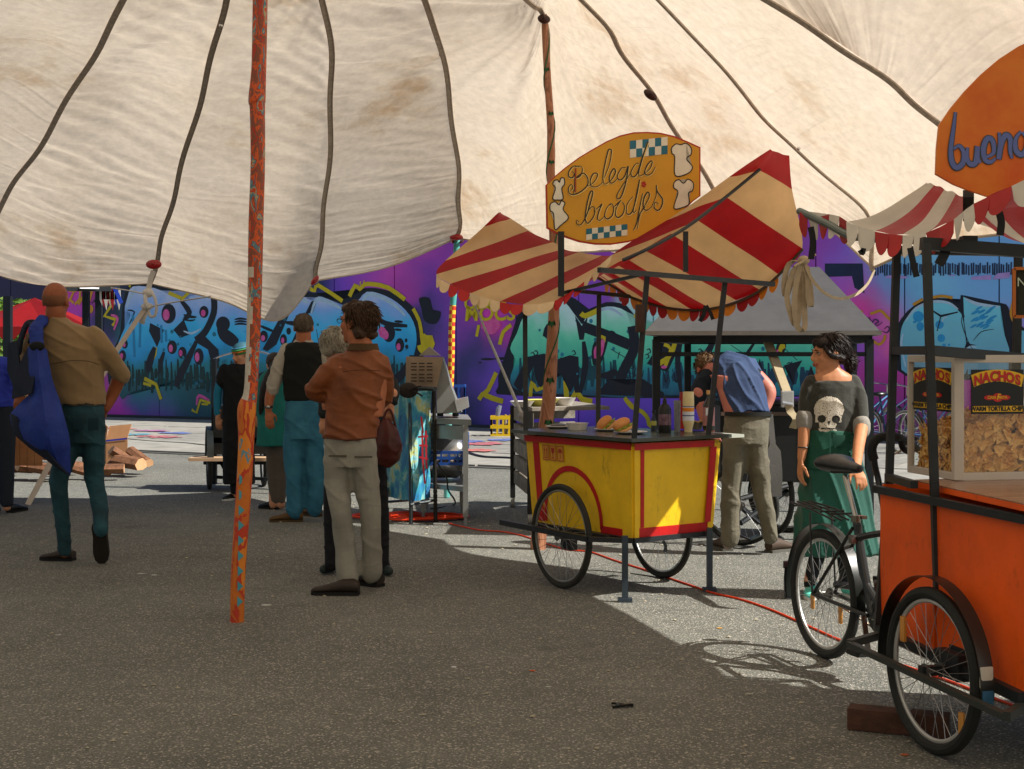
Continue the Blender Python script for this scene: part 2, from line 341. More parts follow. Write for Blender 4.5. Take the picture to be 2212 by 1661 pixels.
bm = B(); quad_box(bm, WA + WD * js[0] - WN * .035, WA + WD * js[-1] - WN * .035, WA + WD * js[-1] - WN * .035 + V((0, 0, WH)), WA + WD * js[0] - WN * .035 + V((0, 0, WH)), WN, .1)
part('wall_backing', bm, mat('backing_dark', (.03, .03, .045), .8), wall, False)
bm = B(); bar(bm, WA + WD * js[0] + V((0, 0, WH + .03)), WA + WD * js[-1] + V((0, 0, WH + .03)), .16, .06)
part('wall_cap', bm, mat('steel_dark', '30343a', .5, .6), wall, False)
blue = grad_paint('letter_blue', [(0, '0c3a42'), (.25, '0d4c56'), (.38, '0f6672'), (.49, '187eb0'), (.63, '2c98da'), (.77, '6c90e4'), (.9, '9aa6ec')])
green = grad_paint('letter_green', [(0, '1c2c54'), (.22, '164a62'), (.33, '147080'), (.43, '2b9884'), (.58, '58b494'), (.74, 'a4d4c2')])
cyan = grad_paint('letter_cyan', [(0, '4a7aa0'), (.4, '5a92a8'), (.6, '5c9cae'), (.8, '5fb0c6'), (.95, '72b6cc')])
dark = mat('outline_paint', '131c2c', .5); yel = mat('yellow_spray', 'd9c21c', .5); pink = mat('pink_spray', 'e0399c', .5, col2='f47ab8'); hil = mat('pale_spray', 'b8d6ee', .5)
purp = mat('violet_spray', '7a4ab8', .5); navy = mat('navy_spray', '1b2a4e', .5, var=.3, vs=2); mag = mat('magenta_spray', '9a3a94', .5, var=.2, vs=2); lil = mat('lilac_spray', 'b89adf', .5); tealp = mat('teal_spray', '1b6a7a', .5, var=.3); cy2 = mat('cyan_spray', '2aa0dc', .5)
gold = mat('gold_spray', 'd89a2a', .5); grn = mat('paint_backdrop_green', '2a9484', .5)
def rp(r, pts, sub=0, closed=True):
    q = [zd(r, x, y) for x, y in pts]; q = [V((a, b, 0)) for a, b in q]
    if sub: q = smooth_pts(q, sub, closed)
    return q
def wfill(bm, r, pts, off, sub=0): flat(bm, [W(q.x, q.y) for q in rp(r, pts, sub)], WN, off)
def wline(bm, r, pts, w, off, sub=4, taper=True): stroke(bm, [W(q.x, q.y) for q in rp(r, pts, sub, False)], WN, w * .68, off, taper)
def well(bm, r, x, y, rx, ry, off, n=20, tilt=0):
    q = [(x + rx * math.cos(t) * math.cos(tilt) - ry * math.sin(t) * math.sin(tilt), y + rx * math.cos(t) * math.sin(tilt) + ry * math.sin(t) * math.cos(tilt)) for t in [2 * math.pi * k / n for k in range(n)]]
    wfill(bm, r, q, off)
O1, O2, O3, O4 = .004, .008, .012, .016
# --- dark shapes (lowest)
bm = B()
wfill(bm, 'a', [(1130, 300), (1400, 300), (1700, 320), (2250, 420), (2400, 700), (2250, 1000), (2200, 1150), (1800, 1150), (1300, 1150), (1000, 1250), (930, 1000), (1040, 720), (1060, 480)], O1, 4)
wfill(bm, 'c', [(600, 500), (1000, 250), (1150, 150), (1400, 220), (1560, 160), (1680, 110), (1880, 150), (2060, 280), (2140, 450), (2150, 700), (2050, 850), (1800, 1000), (1200, 1150), (700, 1150)], O1, 4)
wfill(bm, 'f', [(560, 1150), (640, 1090), (760, 1050), (880, 1090), (960, 1150), (1060, 1110), (1180, 1130), (1260, 1230), (1420, 1250), (2200, 1260), (2420, 1300), (2420, 1500), (2300, 1660), (600, 1660), (430, 1600), (470, 1420), (500, 1320)], O1, 3)
wfill(bm, 'n', [(800, 900), (850, 760), (1000, 610), (1200, 535), (1380, 550), (1500, 590), (1510, 500), (1640, 530), (1960, 590), (2040, 640), (2110, 870), (2230, 880), (2260, 1400), (900, 1400), (830, 1200)], O1, 2)
part('graffiti_outline', bm, dark, wall, False)
bm = B()
L1 = [[(1150, 315), (1340, 330), (1500, 400), (1620, 440), (1640, 400), (1700, 385), (1790, 345), (1850, 370), (1880, 400), (2000, 420), (2120, 490), (2300, 560), (2400, 700), (2300, 900), (2240, 1000), (2100, 1150), (1900, 1120), (1800, 1160), (1600, 1200), (1400, 1100), (1300, 1180), (1130, 1230), (1060, 1290), (1020, 1180), (1065, 1000), (1010, 880), (1050, 740), (1130, 560), (1080, 515), (1105, 410)]]
for q in L1: wfill(bm, 'a', q, O2, 3)
L2 = [[(560, 480), (620, 500), (760, 440), (960, 320), (1090, 190), (1180, 220), (1245, 185), (1340, 215), (1470, 275), (1560, 250), (1660, 145), (1820, 180), (1960, 270), (2060, 400), (2090, 560), (2060, 720), (2000, 960), (1860, 1100), (1500, 1120), (1100, 1000), (800, 1050), (560, 1000)]]
for q in L2: wfill(bm, 'c', q, O2, 3)
part('graffiti_letter', bm, blue, wall, False)
bm = B()
L3 = [[(575, 1200), (650, 1120), (740, 1080), (820, 1110), (880, 1190), (920, 1240), (960, 1180), (1070, 1135), (1180, 1165), (1230, 1270), (1400, 1285), (1600, 1290), (2000, 1290), (2350, 1310), (2390, 1420), (2380, 1560), (2300, 1640), (2000, 1660), (1400, 1650), (1200, 1670), (900, 1650), (600, 1640), (500, 1580), (530, 1450), (500, 1380), (540, 1290)]]
for q in L3: wfill(bm, 'f', q, O2, 3)
part('graffiti_letter', bm, green, wall, False)
bm = B()
wfill(bm, 'n', [(840, 950), (880, 800), (1000, 660), (1200, 565), (1400, 600), (1500, 680), (1540, 800), (1560, 1000), (1560, 1380), (920, 1380), (850, 1180)], O2, 3)
wfill(bm, 'n', [(1540, 520), (1700, 590), (1950, 620), (1960, 800), (2000, 950), (2050, 1100), (2040, 1380), (1590, 1380), (1580, 1000), (1550, 800)], O2, 0)
wfill(bm, 'n', [(2090, 880), (2230, 900), (2230, 1380), (2080, 1380)], O2, 0)
part('graffiti_letter', bm, cyan, wall, False)
# --- details
bm = B()
for x, y, rx, ry in ((1460, 550, 62, 85), (1765, 535, 40, 52), (1490, 840, 42, 60), (1578, 888, 36, 52), (1720, 920, 42, 72), (1062, 915, 30, 50), (1082, 812, 26, 40)): well(bm, 'a', x, y, rx, ry, O3)
for x, y, rx, ry in ((1945, 605, 38, 60), (770, 530, 36, 50), (940, 560, 30, 50), (1850, 500, 55, 80), (985, 485, 20, 30), (2000, 565, 12, 18), (2005, 620, 14, 20)): well(bm, 'c', x, y, rx, ry, O3)
wline(bm, 'a', [(1590, 560), (1640, 575), (1700, 580)], .1, O3); wline(bm, 'a', [(1580, 600), (1650, 610), (1690, 600)], .06, O3); wline(bm, 'a', [(1105, 520), (1165, 535), (1120, 640)], .07, O3, 2)
well(bm, 'a', 1930, 640, 60, 66, O3); wline(bm, 'a', [(1900, 640), (1930, 720), (2010, 780), (2060, 800)], .45, O3)
for k in range(3): wline(bm, 'a', [(2030, 600 + 22 * k), (2080, 592 + 22 * k), (2140, 600 + 22 * k)], .07, O3)
wline(bm, 'c', [(1740, 360), (1830, 420), (2010, 440)], .16, O3); wline(bm, 'c', [(960, 410), (1060, 420), (1120, 412)], .16, O3); wline(bm, 'c', [(1900, 400), (1970, 405)], .08, O3); wline(bm, 'c', [(1900, 470), (1960, 475)], .08, O3)
wline(bm, 'c', [(740, 440), (860, 490)], .1, O3); wline(bm, 'c', [(1250, 620), (1225, 470)], .04, O3, 1); wline(bm, 'c', [(1265, 560), (1270, 480)], .04, O3, 1)
# gaps between the blue letters
wline(bm, 'a', [(1560, 430), (1640, 540), (1590, 600)], .22, O3); wfill(bm, 'a', [(1500, 690), (1590, 600), (1640, 730), (1560, 760)], O3); wfill(bm, 'a', [(1300, 630), (1420, 690), (1360, 840), (1290, 700)], O3)
wline(bm, 'a', [(1850, 400), (1850, 540), (1780, 700), (1700, 780)], .26, O3, 4, False); wfill(bm, 'a', [(1680, 750), (1770, 740), (1890, 860), (1900, 960), (1830, 980), (1800, 860), (1700, 800)], O3); wline(bm, 'a', [(1700, 790), (1620, 960), (1560, 1080), (1520, 1180)], .3, O3); wline(bm, 'a', [(1340, 840), (1300, 960), (1280, 1060)], .3, O3); wline(bm, 'a', [(1420, 880), (1390, 980), (1380, 1060)], .2, O3)
wfill(bm, 'c', [(930, 330), (1010, 290), (880, 600), (800, 660), (760, 640)], O3); wfill(bm, 'c', [(1180, 230), (1240, 200), (1190, 330), (1130, 330)], O3); wline(bm, 'c', [(1150, 330), (1090, 460), (1000, 640)], .2, O3); wfill(bm, 'c', [(1470, 270), (1560, 260), (1600, 420), (1480, 620), (1420, 560), (1470, 420)], O3)
wline(bm, 'c', [(700, 900), (900, 880), (1100, 960)], .5, O3); wline(bm, 'c', [(1600, 920), (1800, 960), (1960, 860), (2050, 700)], .3, O3)
# green piece
wfill(bm, 'f', [(880, 1190), (920, 1250), (955, 1190), (930, 1330), (905, 1330)], O3); wfill(bm, 'f', [(520, 1590), (600, 1430), (700, 1410), (760, 1450), (850, 1420), (900, 1430), (905, 1640), (880, 1640), (850, 1500), (780, 1500), (760, 1560), (700, 1560), (640, 1480), (560, 1640)], O3)
wline(bm, 'f', [(1215, 1250), (1225, 1380), (1160, 1520), (1120, 1640)], .3, O3, 4, False); wline(bm, 'f', [(930, 1340), (940, 1480), (910, 1640)], .2, O3); wfill(bm, 'f', [(1000, 1650), (1080, 1560), (1200, 1600), (1280, 1560), (1400, 1640), (1400, 1665)], O3); wline(bm, 'f', [(1510, 1300), (1480, 1440), (1500, 1640)], .16, O3); wfill(bm, 'f', [(1560, 1660), (1600, 1540), (1660, 1660)], O3); wfill(bm, 'f', [(1900, 1660), (1960, 1440), (2030, 1660)], O3); wfill(bm, 'f', [(2200, 1660), (2260, 1480), (2320, 1640)], O3)
wline(bm, 'f', [(920, 1250), (1000, 1280), (1080, 1310), (1200, 1360)], .3, O3, 3, False); well(bm, 'f', 1090, 1310, 34, 34, O3); wline(bm, 'f', [(1060, 1290), (1020, 1380), (1005, 1480)], .42, O3)
wline(bm, 'f', [(720, 1240), (700, 1300), (755, 1340), (775, 1440)], .12, O3, 2); wfill(bm, 'f', [(720, 1240), (745, 1300), (690, 1310)], O3)
wfill(bm, 'f', [(650, 1440), (740, 1450), (700, 1500), (690, 1600), (660, 1590), (640, 1500)], O3, 3); wfill(bm, 'f', [(780, 1470), (870, 1450), (880, 1560), (850, 1640), (820, 1560), (770, 1510)], O3, 3)
wfill(bm, 'f', [(1400, 1310), (1510, 1330), (1420, 1520), (1300, 1470), (1320, 1440), (1380, 1450)], O3)
wline(bm, 'f', [(1090, 1385), (1200, 1450)], .035, O3, 1); wline(bm, 'f', [(1140, 1400), (1130, 1440)], .05, O3, 1); wline(bm, 'f', [(1700, 1320), (1650, 1420), (1640, 1480)], .2, O3); wline(bm, 'f', [(1790, 1360), (1880, 1420)], .03, O3, 1); wline(bm, 'f', [(1940, 1330), (1870, 1440), (1850, 1500)], .1, O3)
wfill(bm, 'f', [(2100, 1480), (2210, 1450), (2170, 1520), (2160, 1600), (2140, 1520)], O3); well(bm, 'f', 2085, 1375, 28, 50, O3, tilt=.3); wline(bm, 'f', [(2110, 1385), (2180, 1450)], .03, O3, 1)
wfill(bm, 'f', [(1000, 1540), (1110, 1500), (1200, 1560), (1110, 1540), (1080, 1640), (1060, 1560)], O3)
for x, y in ((620, 1410), (640, 1400), (1300, 1390), (1290, 1420), (1460, 1470), (1475, 1500), (1200, 1480), (1210, 1530), (860, 1400), (1240, 1560), (1480, 1400), (1600, 1390), (1610, 1400), (2120, 1470)): wline(bm, 'f', [(x, y), (x + 14, y - 6), (x + 22, y + 12), (x + 6, y + 20)], .035, O3)
for x0 in (1190, 1240, 560, 600, 1450, 1390): wline(bm, 'f', [(x0, 1500), (x0 + 12, 1540), (x0 + 22, 1580), (x0 + 40, 1510)], .04, O3)
# cyan piece creases
wfill(bm, 'n', [(1960, 630), (2040, 640), (2120, 870), (2080, 980), (2060, 1110), (2010, 900)], O3); wfill(bm, 'n', [(1400, 590), (1500, 600), (1560, 750), (1500, 690)], O3)
wline(bm, 'n', [(1190, 670), (1290, 735), (1480, 690)], .06, O3, 1); wline(bm, 'n', [(1290, 735), (1250, 900)], .05, O3, 1); wline(bm, 'n', [(1545, 700), (1520, 800), (1590, 1010), (1650, 1110)], .02, O3); wline(bm, 'n', [(1880, 880), (1740, 910), (1650, 1010)], .02, O3)
wfill(bm, 'n', [(1580, 1015), (1620, 1045), (1690, 1058), (1620, 1062), (1550, 1100), (1590, 1050)], O3); well(bm, 'n', 1245, 1095, 36, 30, O3)
wfill(bm, 'c', [(2110, 200), (2200, 200), (2230, 300), (2300, 320), (2260, 420), (2160, 400), (2130, 290)], O1, 3)
for x, y, rx, ry in ((2070, 760, 40, 14), (2050, 700, 20, 8), (780, 480, 0.1, .1)): well(bm, 'c', x, y, rx, ry, O3)
for x, y, rx, ry in ((1120, 290, 90, 12), (1100, 320, 14, 6), (975, 295, 60, 9), (1550, 410, 45, 22), (1860, 600, .1, .1), (910, 325, 14, 6)): well(bm, 'e', x, y, rx, ry, O3)
for x, y, rx, ry in ((1390, 230, 30, 18), (830, 440, 22, 14), (800, 455, 8, 6)): well(bm, 'a', x, y, rx, ry, O3)
well(bm, 'c', 870, 120, .1, .1, O3)
part('graffiti_detail', bm, dark, wall, False)
bm = B()
for x, y, rx, ry in ((1440, 560, 30, 50), (1760, 545, 20, 30), (1480, 850, 18, 34), (1565, 890, 16, 28), (1708, 925, 20, 42), (1055, 915, 14, 26), (1078, 820, 12, 18)): well(bm, 'a', x, y, rx, ry, O4, 12)
for x, y, rx, ry in ((1935, 620, 18, 32), (765, 545, 18, 26), (935, 565, 14, 26), (1825, 520, 25, 40)): well(bm, 'c', x, y, rx, ry, O4, 12)
wline(bm, 'f', [(1045, 1330), (1025, 1400), (1010, 1440)], .2, O4); wline(bm, 'e', [(1940, 180), (1925, 220), (1915, 290)], .22, O4); well(bm, 'e', 1000, 40, 60, 40, O3); well(bm, 'e', 1030, 20, 40, 30, O3); wline(bm, 'f', [(330, 1250), (400, 1230), (440, 1260)], .3, O3); well(bm, 'h', 340, 795, 26, 14, O4); well(bm, 'h', 1320, 655, 8, 12, O4)
wline(bm, 'a', [(960, 560), (1015, 590), (985, 690)], .12, O1); wline(bm, 'a', [(1700, 1340), (1720, 1260), (1810, 1300)], .12, O1)
wline(bm, 'c', [(1770, 460), (1800, 500), (1790, 540)], .3, O4)
part('graffiti_detail', bm, pink, wall, False)
bm = B()
for q, w in (([(1460, 370), (1580, 420), (1650, 350)], .13), ([(970, 470), (905, 570), (1000, 600), (975, 655)], .13), ([(1240, 1150), (1310, 1170)], .1), ([(1250, 1110), (1350, 1160), (1395, 1290)], .13), ([(1660, 1380), (1702, 1405), (1735, 1295), (1820, 1322)], .1), ([(1350, 840), (1345, 900), (1308, 972)], .12), ([(1120, 320), (1130, 300)], .1), ([(1745, 1330), (1800, 1335)], .07)): wline(bm, 'a', q, w, O3, 1, False)
for q, w in (([(1170, 118), (1212, 135), (1240, 88), (1450, 225)], .13), ([(1510, 185), (1560, 90), (1600, 122), (1640, 82), (1720, 80), (1850, 112), (1990, 212)], .14), ([(2060, 290), (2115, 400), (2135, 530)], .12), ([(2135, 510), (2150, 530), (2165, 510)], .1), ([(2125, 570), (2210, 560), (2200, 620), (2150, 650), (2130, 600)], .3), ([(1600, 70), (1610, 72)], .12), ([(1630, 60), (1640, 62)], .12)): wline(bm, 'c', q, w, O3, 2, False)
for q, w in (([(1050, 410), (980, 560), (930, 600), (900, 645)], .14), ([(950, 600), (1010, 630), (1110, 660)], .16), ([(1345, 620), (1360, 490), (1400, 560), (1480, 520)], .12), ([(1650, 480), (1660, 640), (1690, 680), (1740, 580), (1790, 640), (1880, 660)], .16), ([(1180, 0), (1110, 60), (1080, 170)], .12), ([(900, 0), (880, 100)], .1), ([(2160, 630), (2230, 700)], .1), ([(1935, 100), (1985, 110), (1970, 160)], .1)): wline(bm, 'e', q, w, O3, 2, False)
for q, w in (([(915, 1175), (940, 1190), (1000, 1165), (1030, 1150)], .15), ([(1240, 1090), (1250, 1150), (1230, 1200)], .1), ([(1400, 1310), (1470, 1330), (1420, 1440), (1340, 1480)], .14), ([(2080, 1400), (2095, 1350), (2100, 1380)], .1)): wline(bm, 'f', q, w, O4, 2, False)
for q, w in (([(0, 1060), (60, 1140), (150, 1180), (200, 1240), (210, 1290), (240, 1310)], .12), ([(340, 600), (400, 640), (350, 790)], .1), ([(440, 1190), (480, 1170)], .1), ([(1210, 1240), (1250, 1290), (1330, 1200)], .12), ([(1335, 660), (1360, 590), (1365, 640)], .08)): wline(bm, 'h', q, w, O4, 2, False)
part('graffiti_streak', bm, yel, wall, False)
bm = B()
for q in ([(600, 350), (640, 360), (600, 440)], [(640, 360), (690, 340), (690, 420), (650, 470)], [(700, 350), (740, 350), (700, 440), (680, 470)], [(745, 350), (790, 345), (740, 400), (790, 430)], [(800, 350), (770, 450), (750, 520)], [(600, 420), (640, 460)]): wline(bm, 'a', q, .1, O3, 2, False)
well(bm, 'a', 785, 510, 24, 36, O3)
for q in ([(505, 705), (540, 700), (620, 675), (690, 740), (740, 785)], [(395, 695), (420, 675)], [(400, 950), (520, 1000), (600, 1050), (660, 1000), (668, 945)], [(340, 880), (390, 930)], [(980, 610), (1090, 545)], [(1190, 530), (1300, 512), (1420, 532)], [(2100, 560), (2070, 700), (2100, 790)]): wline(bm, 'n', q, .07, O3, 3, False)
part('graffiti_streak', bm, gold, wall, False)
bm = B()
wline(bm, 'a', [(1100, 500), (1130, 400), (1180, 335)], .1, O3); wline(bm, 'a', [(1590, 700), (1660, 720), (1740, 680)], .08, O3); wline(bm, 'c', [(1180, 330), (1230, 210), (1330, 235), (1440, 290)], .13, O3); wline(bm, 'c', [(1600, 300), (1660, 175), (1760, 180), (1900, 260), (1990, 350)], .13, O3); wline(bm, 'c', [(1010, 300), (1090, 215), (1160, 245)], .1, O3)
wline(bm, 'f', [(600, 1200), (700, 1115), (780, 1125)], .08, O3); wline(bm, 'f', [(950, 1200), (1070, 1145), (1160, 1190)], .08, O3); wline(bm, 'n', [(900, 790), (1010, 650), (1200, 575), (1380, 590), (1480, 660)], .07, O3); wline(bm, 'n', [(1560, 540), (1700, 600), (1940, 632)], .08, O3); wline(bm, 'n', [(870, 930), (850, 1060), (900, 1300)], .06, O3); wline(bm, 'n', [(1575, 1100), (1620, 1070), (1690, 1082)], .05, O3); wline(bm, 'n', [(1300, 800), (1330, 750), (1360, 745)], .04, O3); wline(bm, 'n', [(2100, 900), (2090, 1100)], .05, O3)
part('graffiti_highlight', bm, hil, wall, False)
bm = B()
for x, y, rx, ry in ((1040, 740, 60, 60), (1060, 850, 40, 50), (1275, 830, 46, 46), (1295, 980, 42, 44), (1325, 1060, 20, 20), (1380, 1055, 14, 14), (1000, 800, 20, 14)): well(bm, 'n', x, y, rx, ry, O3)
for k in range(26): well(bm, 'n', 1650 + random.random() * 240, 640 + random.random() * 220, 45, 12, O3 + k * .0002, 10, -.5)
part('graffiti_detail', bm, cy2, wall, False)
bm = B()
for x0, y0, x1, y1 in ((1150, 560, 1165, 915), (1215, 600, 1210, 830), (1395, 650, 1400, 790), (1435, 690, 1438, 780)): wline(bm, 'a', [(x0, y0), (x1, y1)], .1, O3, 1, False); well(bm, 'a', x1, y1, 12, 14, O3)
part('graffiti_drip', bm, mat('drip_blue', '2f8fc4', .5), wall, False)
bm = B()
for k in range(60):
    x = 530 + k * 26 + random.random() * 10; y = random.uniform(130, 170); wline(bm, 'n', [(x, y), (x + random.uniform(-4, 4), random.uniform(250, 290))], .035, O2, 1, False)
wfill(bm, 'n', [(0, 150), (420, 150), (440, 480), (330, 420), (300, 290), (0, 300)], O1)
part('graffiti_drip', bm, navy, wall, False)
bm = B()
for q in ([(690, 290), (760, 275), (940, 300), (880, 318), (670, 312)], [(1380, 280), (1440, 275), (1450, 288), (1390, 292)], [(1630, 300), (1850, 275), (1850, 330), (1630, 330)], [(1880, 300), (1920, 260), (2060, 245), (2050, 310), (1870, 330)], [(2070, 300), (2160, 270), (2150, 330)], [(530, 290), (585, 285), (580, 296)]): wfill(bm, 'n', q, O3)
part('graffiti_detail', bm, lil, wall, False)
bm = B()
for q in ([(440, 740), (450, 790), (490, 750), (520, 810), (560, 770), (600, 800), (560, 820), (590, 840), (640, 800)], [(640, 900), (690, 920), (720, 880), (700, 850), (660, 880)], [(490, 910), (560, 890), (620, 900)], [(600, 930), (610, 950)]): wline(bm, 'n', q, .035, O4, 3)
part('graffiti_tag', bm, mat('tag_ink', '4a2458', .5), wall, False)
c0 = W(1058, 678, O4); text_mesh('graffiti_tag', 'MOCS', .42, c0, WD, (0, 0, 1), yel, wall, .001, .012, .1)
text_mesh('graffiti_tag', 'OUNK', .36, W(1052, 655, O4), WD, (0, 0, 1), yel, wall, .001, .012, .1)
for col, x0, x1, y0, y1, n_ in (('0c3a3c', 245, 540, 775, 850, 46), ('0e3c4a', 600, 870, 760, 850, 40), ('12505e', 1120, 1370, 770, 850, 30), ('164a66', 1400, 1840, 780, 855, 46)):
    bm = B()
    for k in range(n_):
        x = x0 + (x1 - x0) * (k + random.random()) / n_; a = random.uniform(y0, y0 + 30); b = random.uniform(y1 - 35, y1); stroke(bm, [W(x, a), W(x + 1, (a + b) / 2), W(x, b)], WN, random.uniform(.05, .14), O2 + .002, True)
    part('graffiti_drip', bm, mat('drip_' + col, col, .5, var=.3, vs=2), wall, False)
bm = B()
for k in range(90):
    x, y = random.choice([(random.uniform(250, 560), random.uniform(700, 840)), (random.uniform(600, 880), random.uniform(690, 840)), (random.uniform(1130, 1840), random.uniform(690, 840))]); r_ = random.uniform(1.2, 4.5)
    flat(bm, [W(x + r_ * math.cos(t), y + r_ * 1.2 * math.sin(t)) for t in [i * .7 for i in range(9)]], WN, O3)
part('graffiti_detail', bm, mat('spray_dot', '2fa0c0', .5, col2='145a70', vs=1.5), wall, False)
# ground-level bar along the wall foot, shade painted into its dark colour
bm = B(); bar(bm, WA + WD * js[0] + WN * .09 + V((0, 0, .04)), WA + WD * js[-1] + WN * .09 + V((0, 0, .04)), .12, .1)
part('wall_foot_shade', bm, mat('foot_shade', (.06, .06, .065), .9), wall, False)
# ------------------------------------------------------------------ tent canopy
def tent_mat():
    m = bpy.data.materials.new('tent_cloth'); m.use_nodes = True; N = m.node_tree.nodes; L = m.node_tree.links
    b = N['Principled BSDF']; out = N['Material Output']; g = N.new('ShaderNodeNewGeometry')
    def nz(s, d=5, r=.6):
        n = N.new('ShaderNodeTexNoise'); n.inputs['Scale'].default_value = s; n.inputs['Detail'].default_value = d; n.inputs['Roughness'].default_value = r
        L.new(g.outputs['Position'], n.inputs['Vector']); return n
    a = nz(.8, 6, .65); d = nz(14, 4, .7)
    cr = N.new('ShaderNodeValToRGB'); e = cr.color_ramp.elements; e[0].position = .40; e[0].color = (.79, .675, .54, 1); e[1].position = .68; e[1].color = (.56, .40, .25, 1)
    L.new(a.outputs[0], cr.inputs[0])
    e2 = cr.color_ramp.elements.new(.57); e2.color = (.75, .63, .49, 1)
    mr = N.new('ShaderNodeMapRange'); mr.inputs[1].default_value = .35; mr.inputs[2].default_value = .68; mr.inputs[3].default_value = .88; mr.inputs[4].default_value = 1.05; L.new(d.outputs[0], mr.inputs[0])
    mx = N.new('ShaderNodeMix'); mx.data_type = 'RGBA'; mx.blend_type = 'MULTIPLY'; mx.inputs[0].default_value = 1; L.new(cr.outputs[0], mx.inputs[6]); L.new(mr.outputs[0], mx.inputs[7])
    L.new(mx.outputs[2], b.inputs['Base Color']); b.inputs['Roughness'].default_value = .85; b.inputs['Specular IOR Level'].default_value = .1
    t = N.new('ShaderNodeBsdfTranslucent'); L.new(mx.outputs[2], t.inputs[0]); ms = N.new('ShaderNodeMixShader'); ms.inputs[0].default_value = .46
    tcu = N.new('ShaderNodeTexCoord'); mpu = N.new('ShaderNodeMapping'); mpu.inputs['Rotation'].default_value = (0, 0, .03); mpu.inputs['Scale'].default_value = (1.1, 62, 1); L.new(tcu.outputs['UV'], mpu.inputs[0])
    rg = N.new('ShaderNodeTexNoise'); rg.noise_type = 'RIDGED_MULTIFRACTAL'; rg.inputs['Scale'].default_value = 1; rg.inputs['Detail'].default_value = 3; rg.inputs['Distortion'].default_value = .35; L.new(mpu.outputs[0], rg.inputs['Vector'])
    b2 = N.new('ShaderNodeBump'); b2.inputs['Strength'].default_value = .38; b2.inputs['Distance'].default_value = .03; L.new(rg.outputs[0], b2.inputs['Height'])
    bp = N.new('ShaderNodeBump'); bp.inputs['Strength'].default_value = .25; bp.inputs['Distance'].default_value = .008; L.new(nz(16, 5, .7).outputs[0], bp.inputs['Height']); L.new(b2.outputs[0], bp.inputs['Normal']); L.new(bp.outputs[0], b.inputs['Normal']); L.new(bp.outputs[0], t.inputs['Normal'])
    L.new(b.outputs[0], ms.inputs[1]); L.new(t.outputs[0], ms.inputs[2]); L.new(ms.outputs[0], out.inputs[0]); return m
HUB = V((-1.36, 7.7, 4.85))
def up(pts, *extra): return [P(*p) for p in pts] + [V(e) for e in extra] + [HUB]
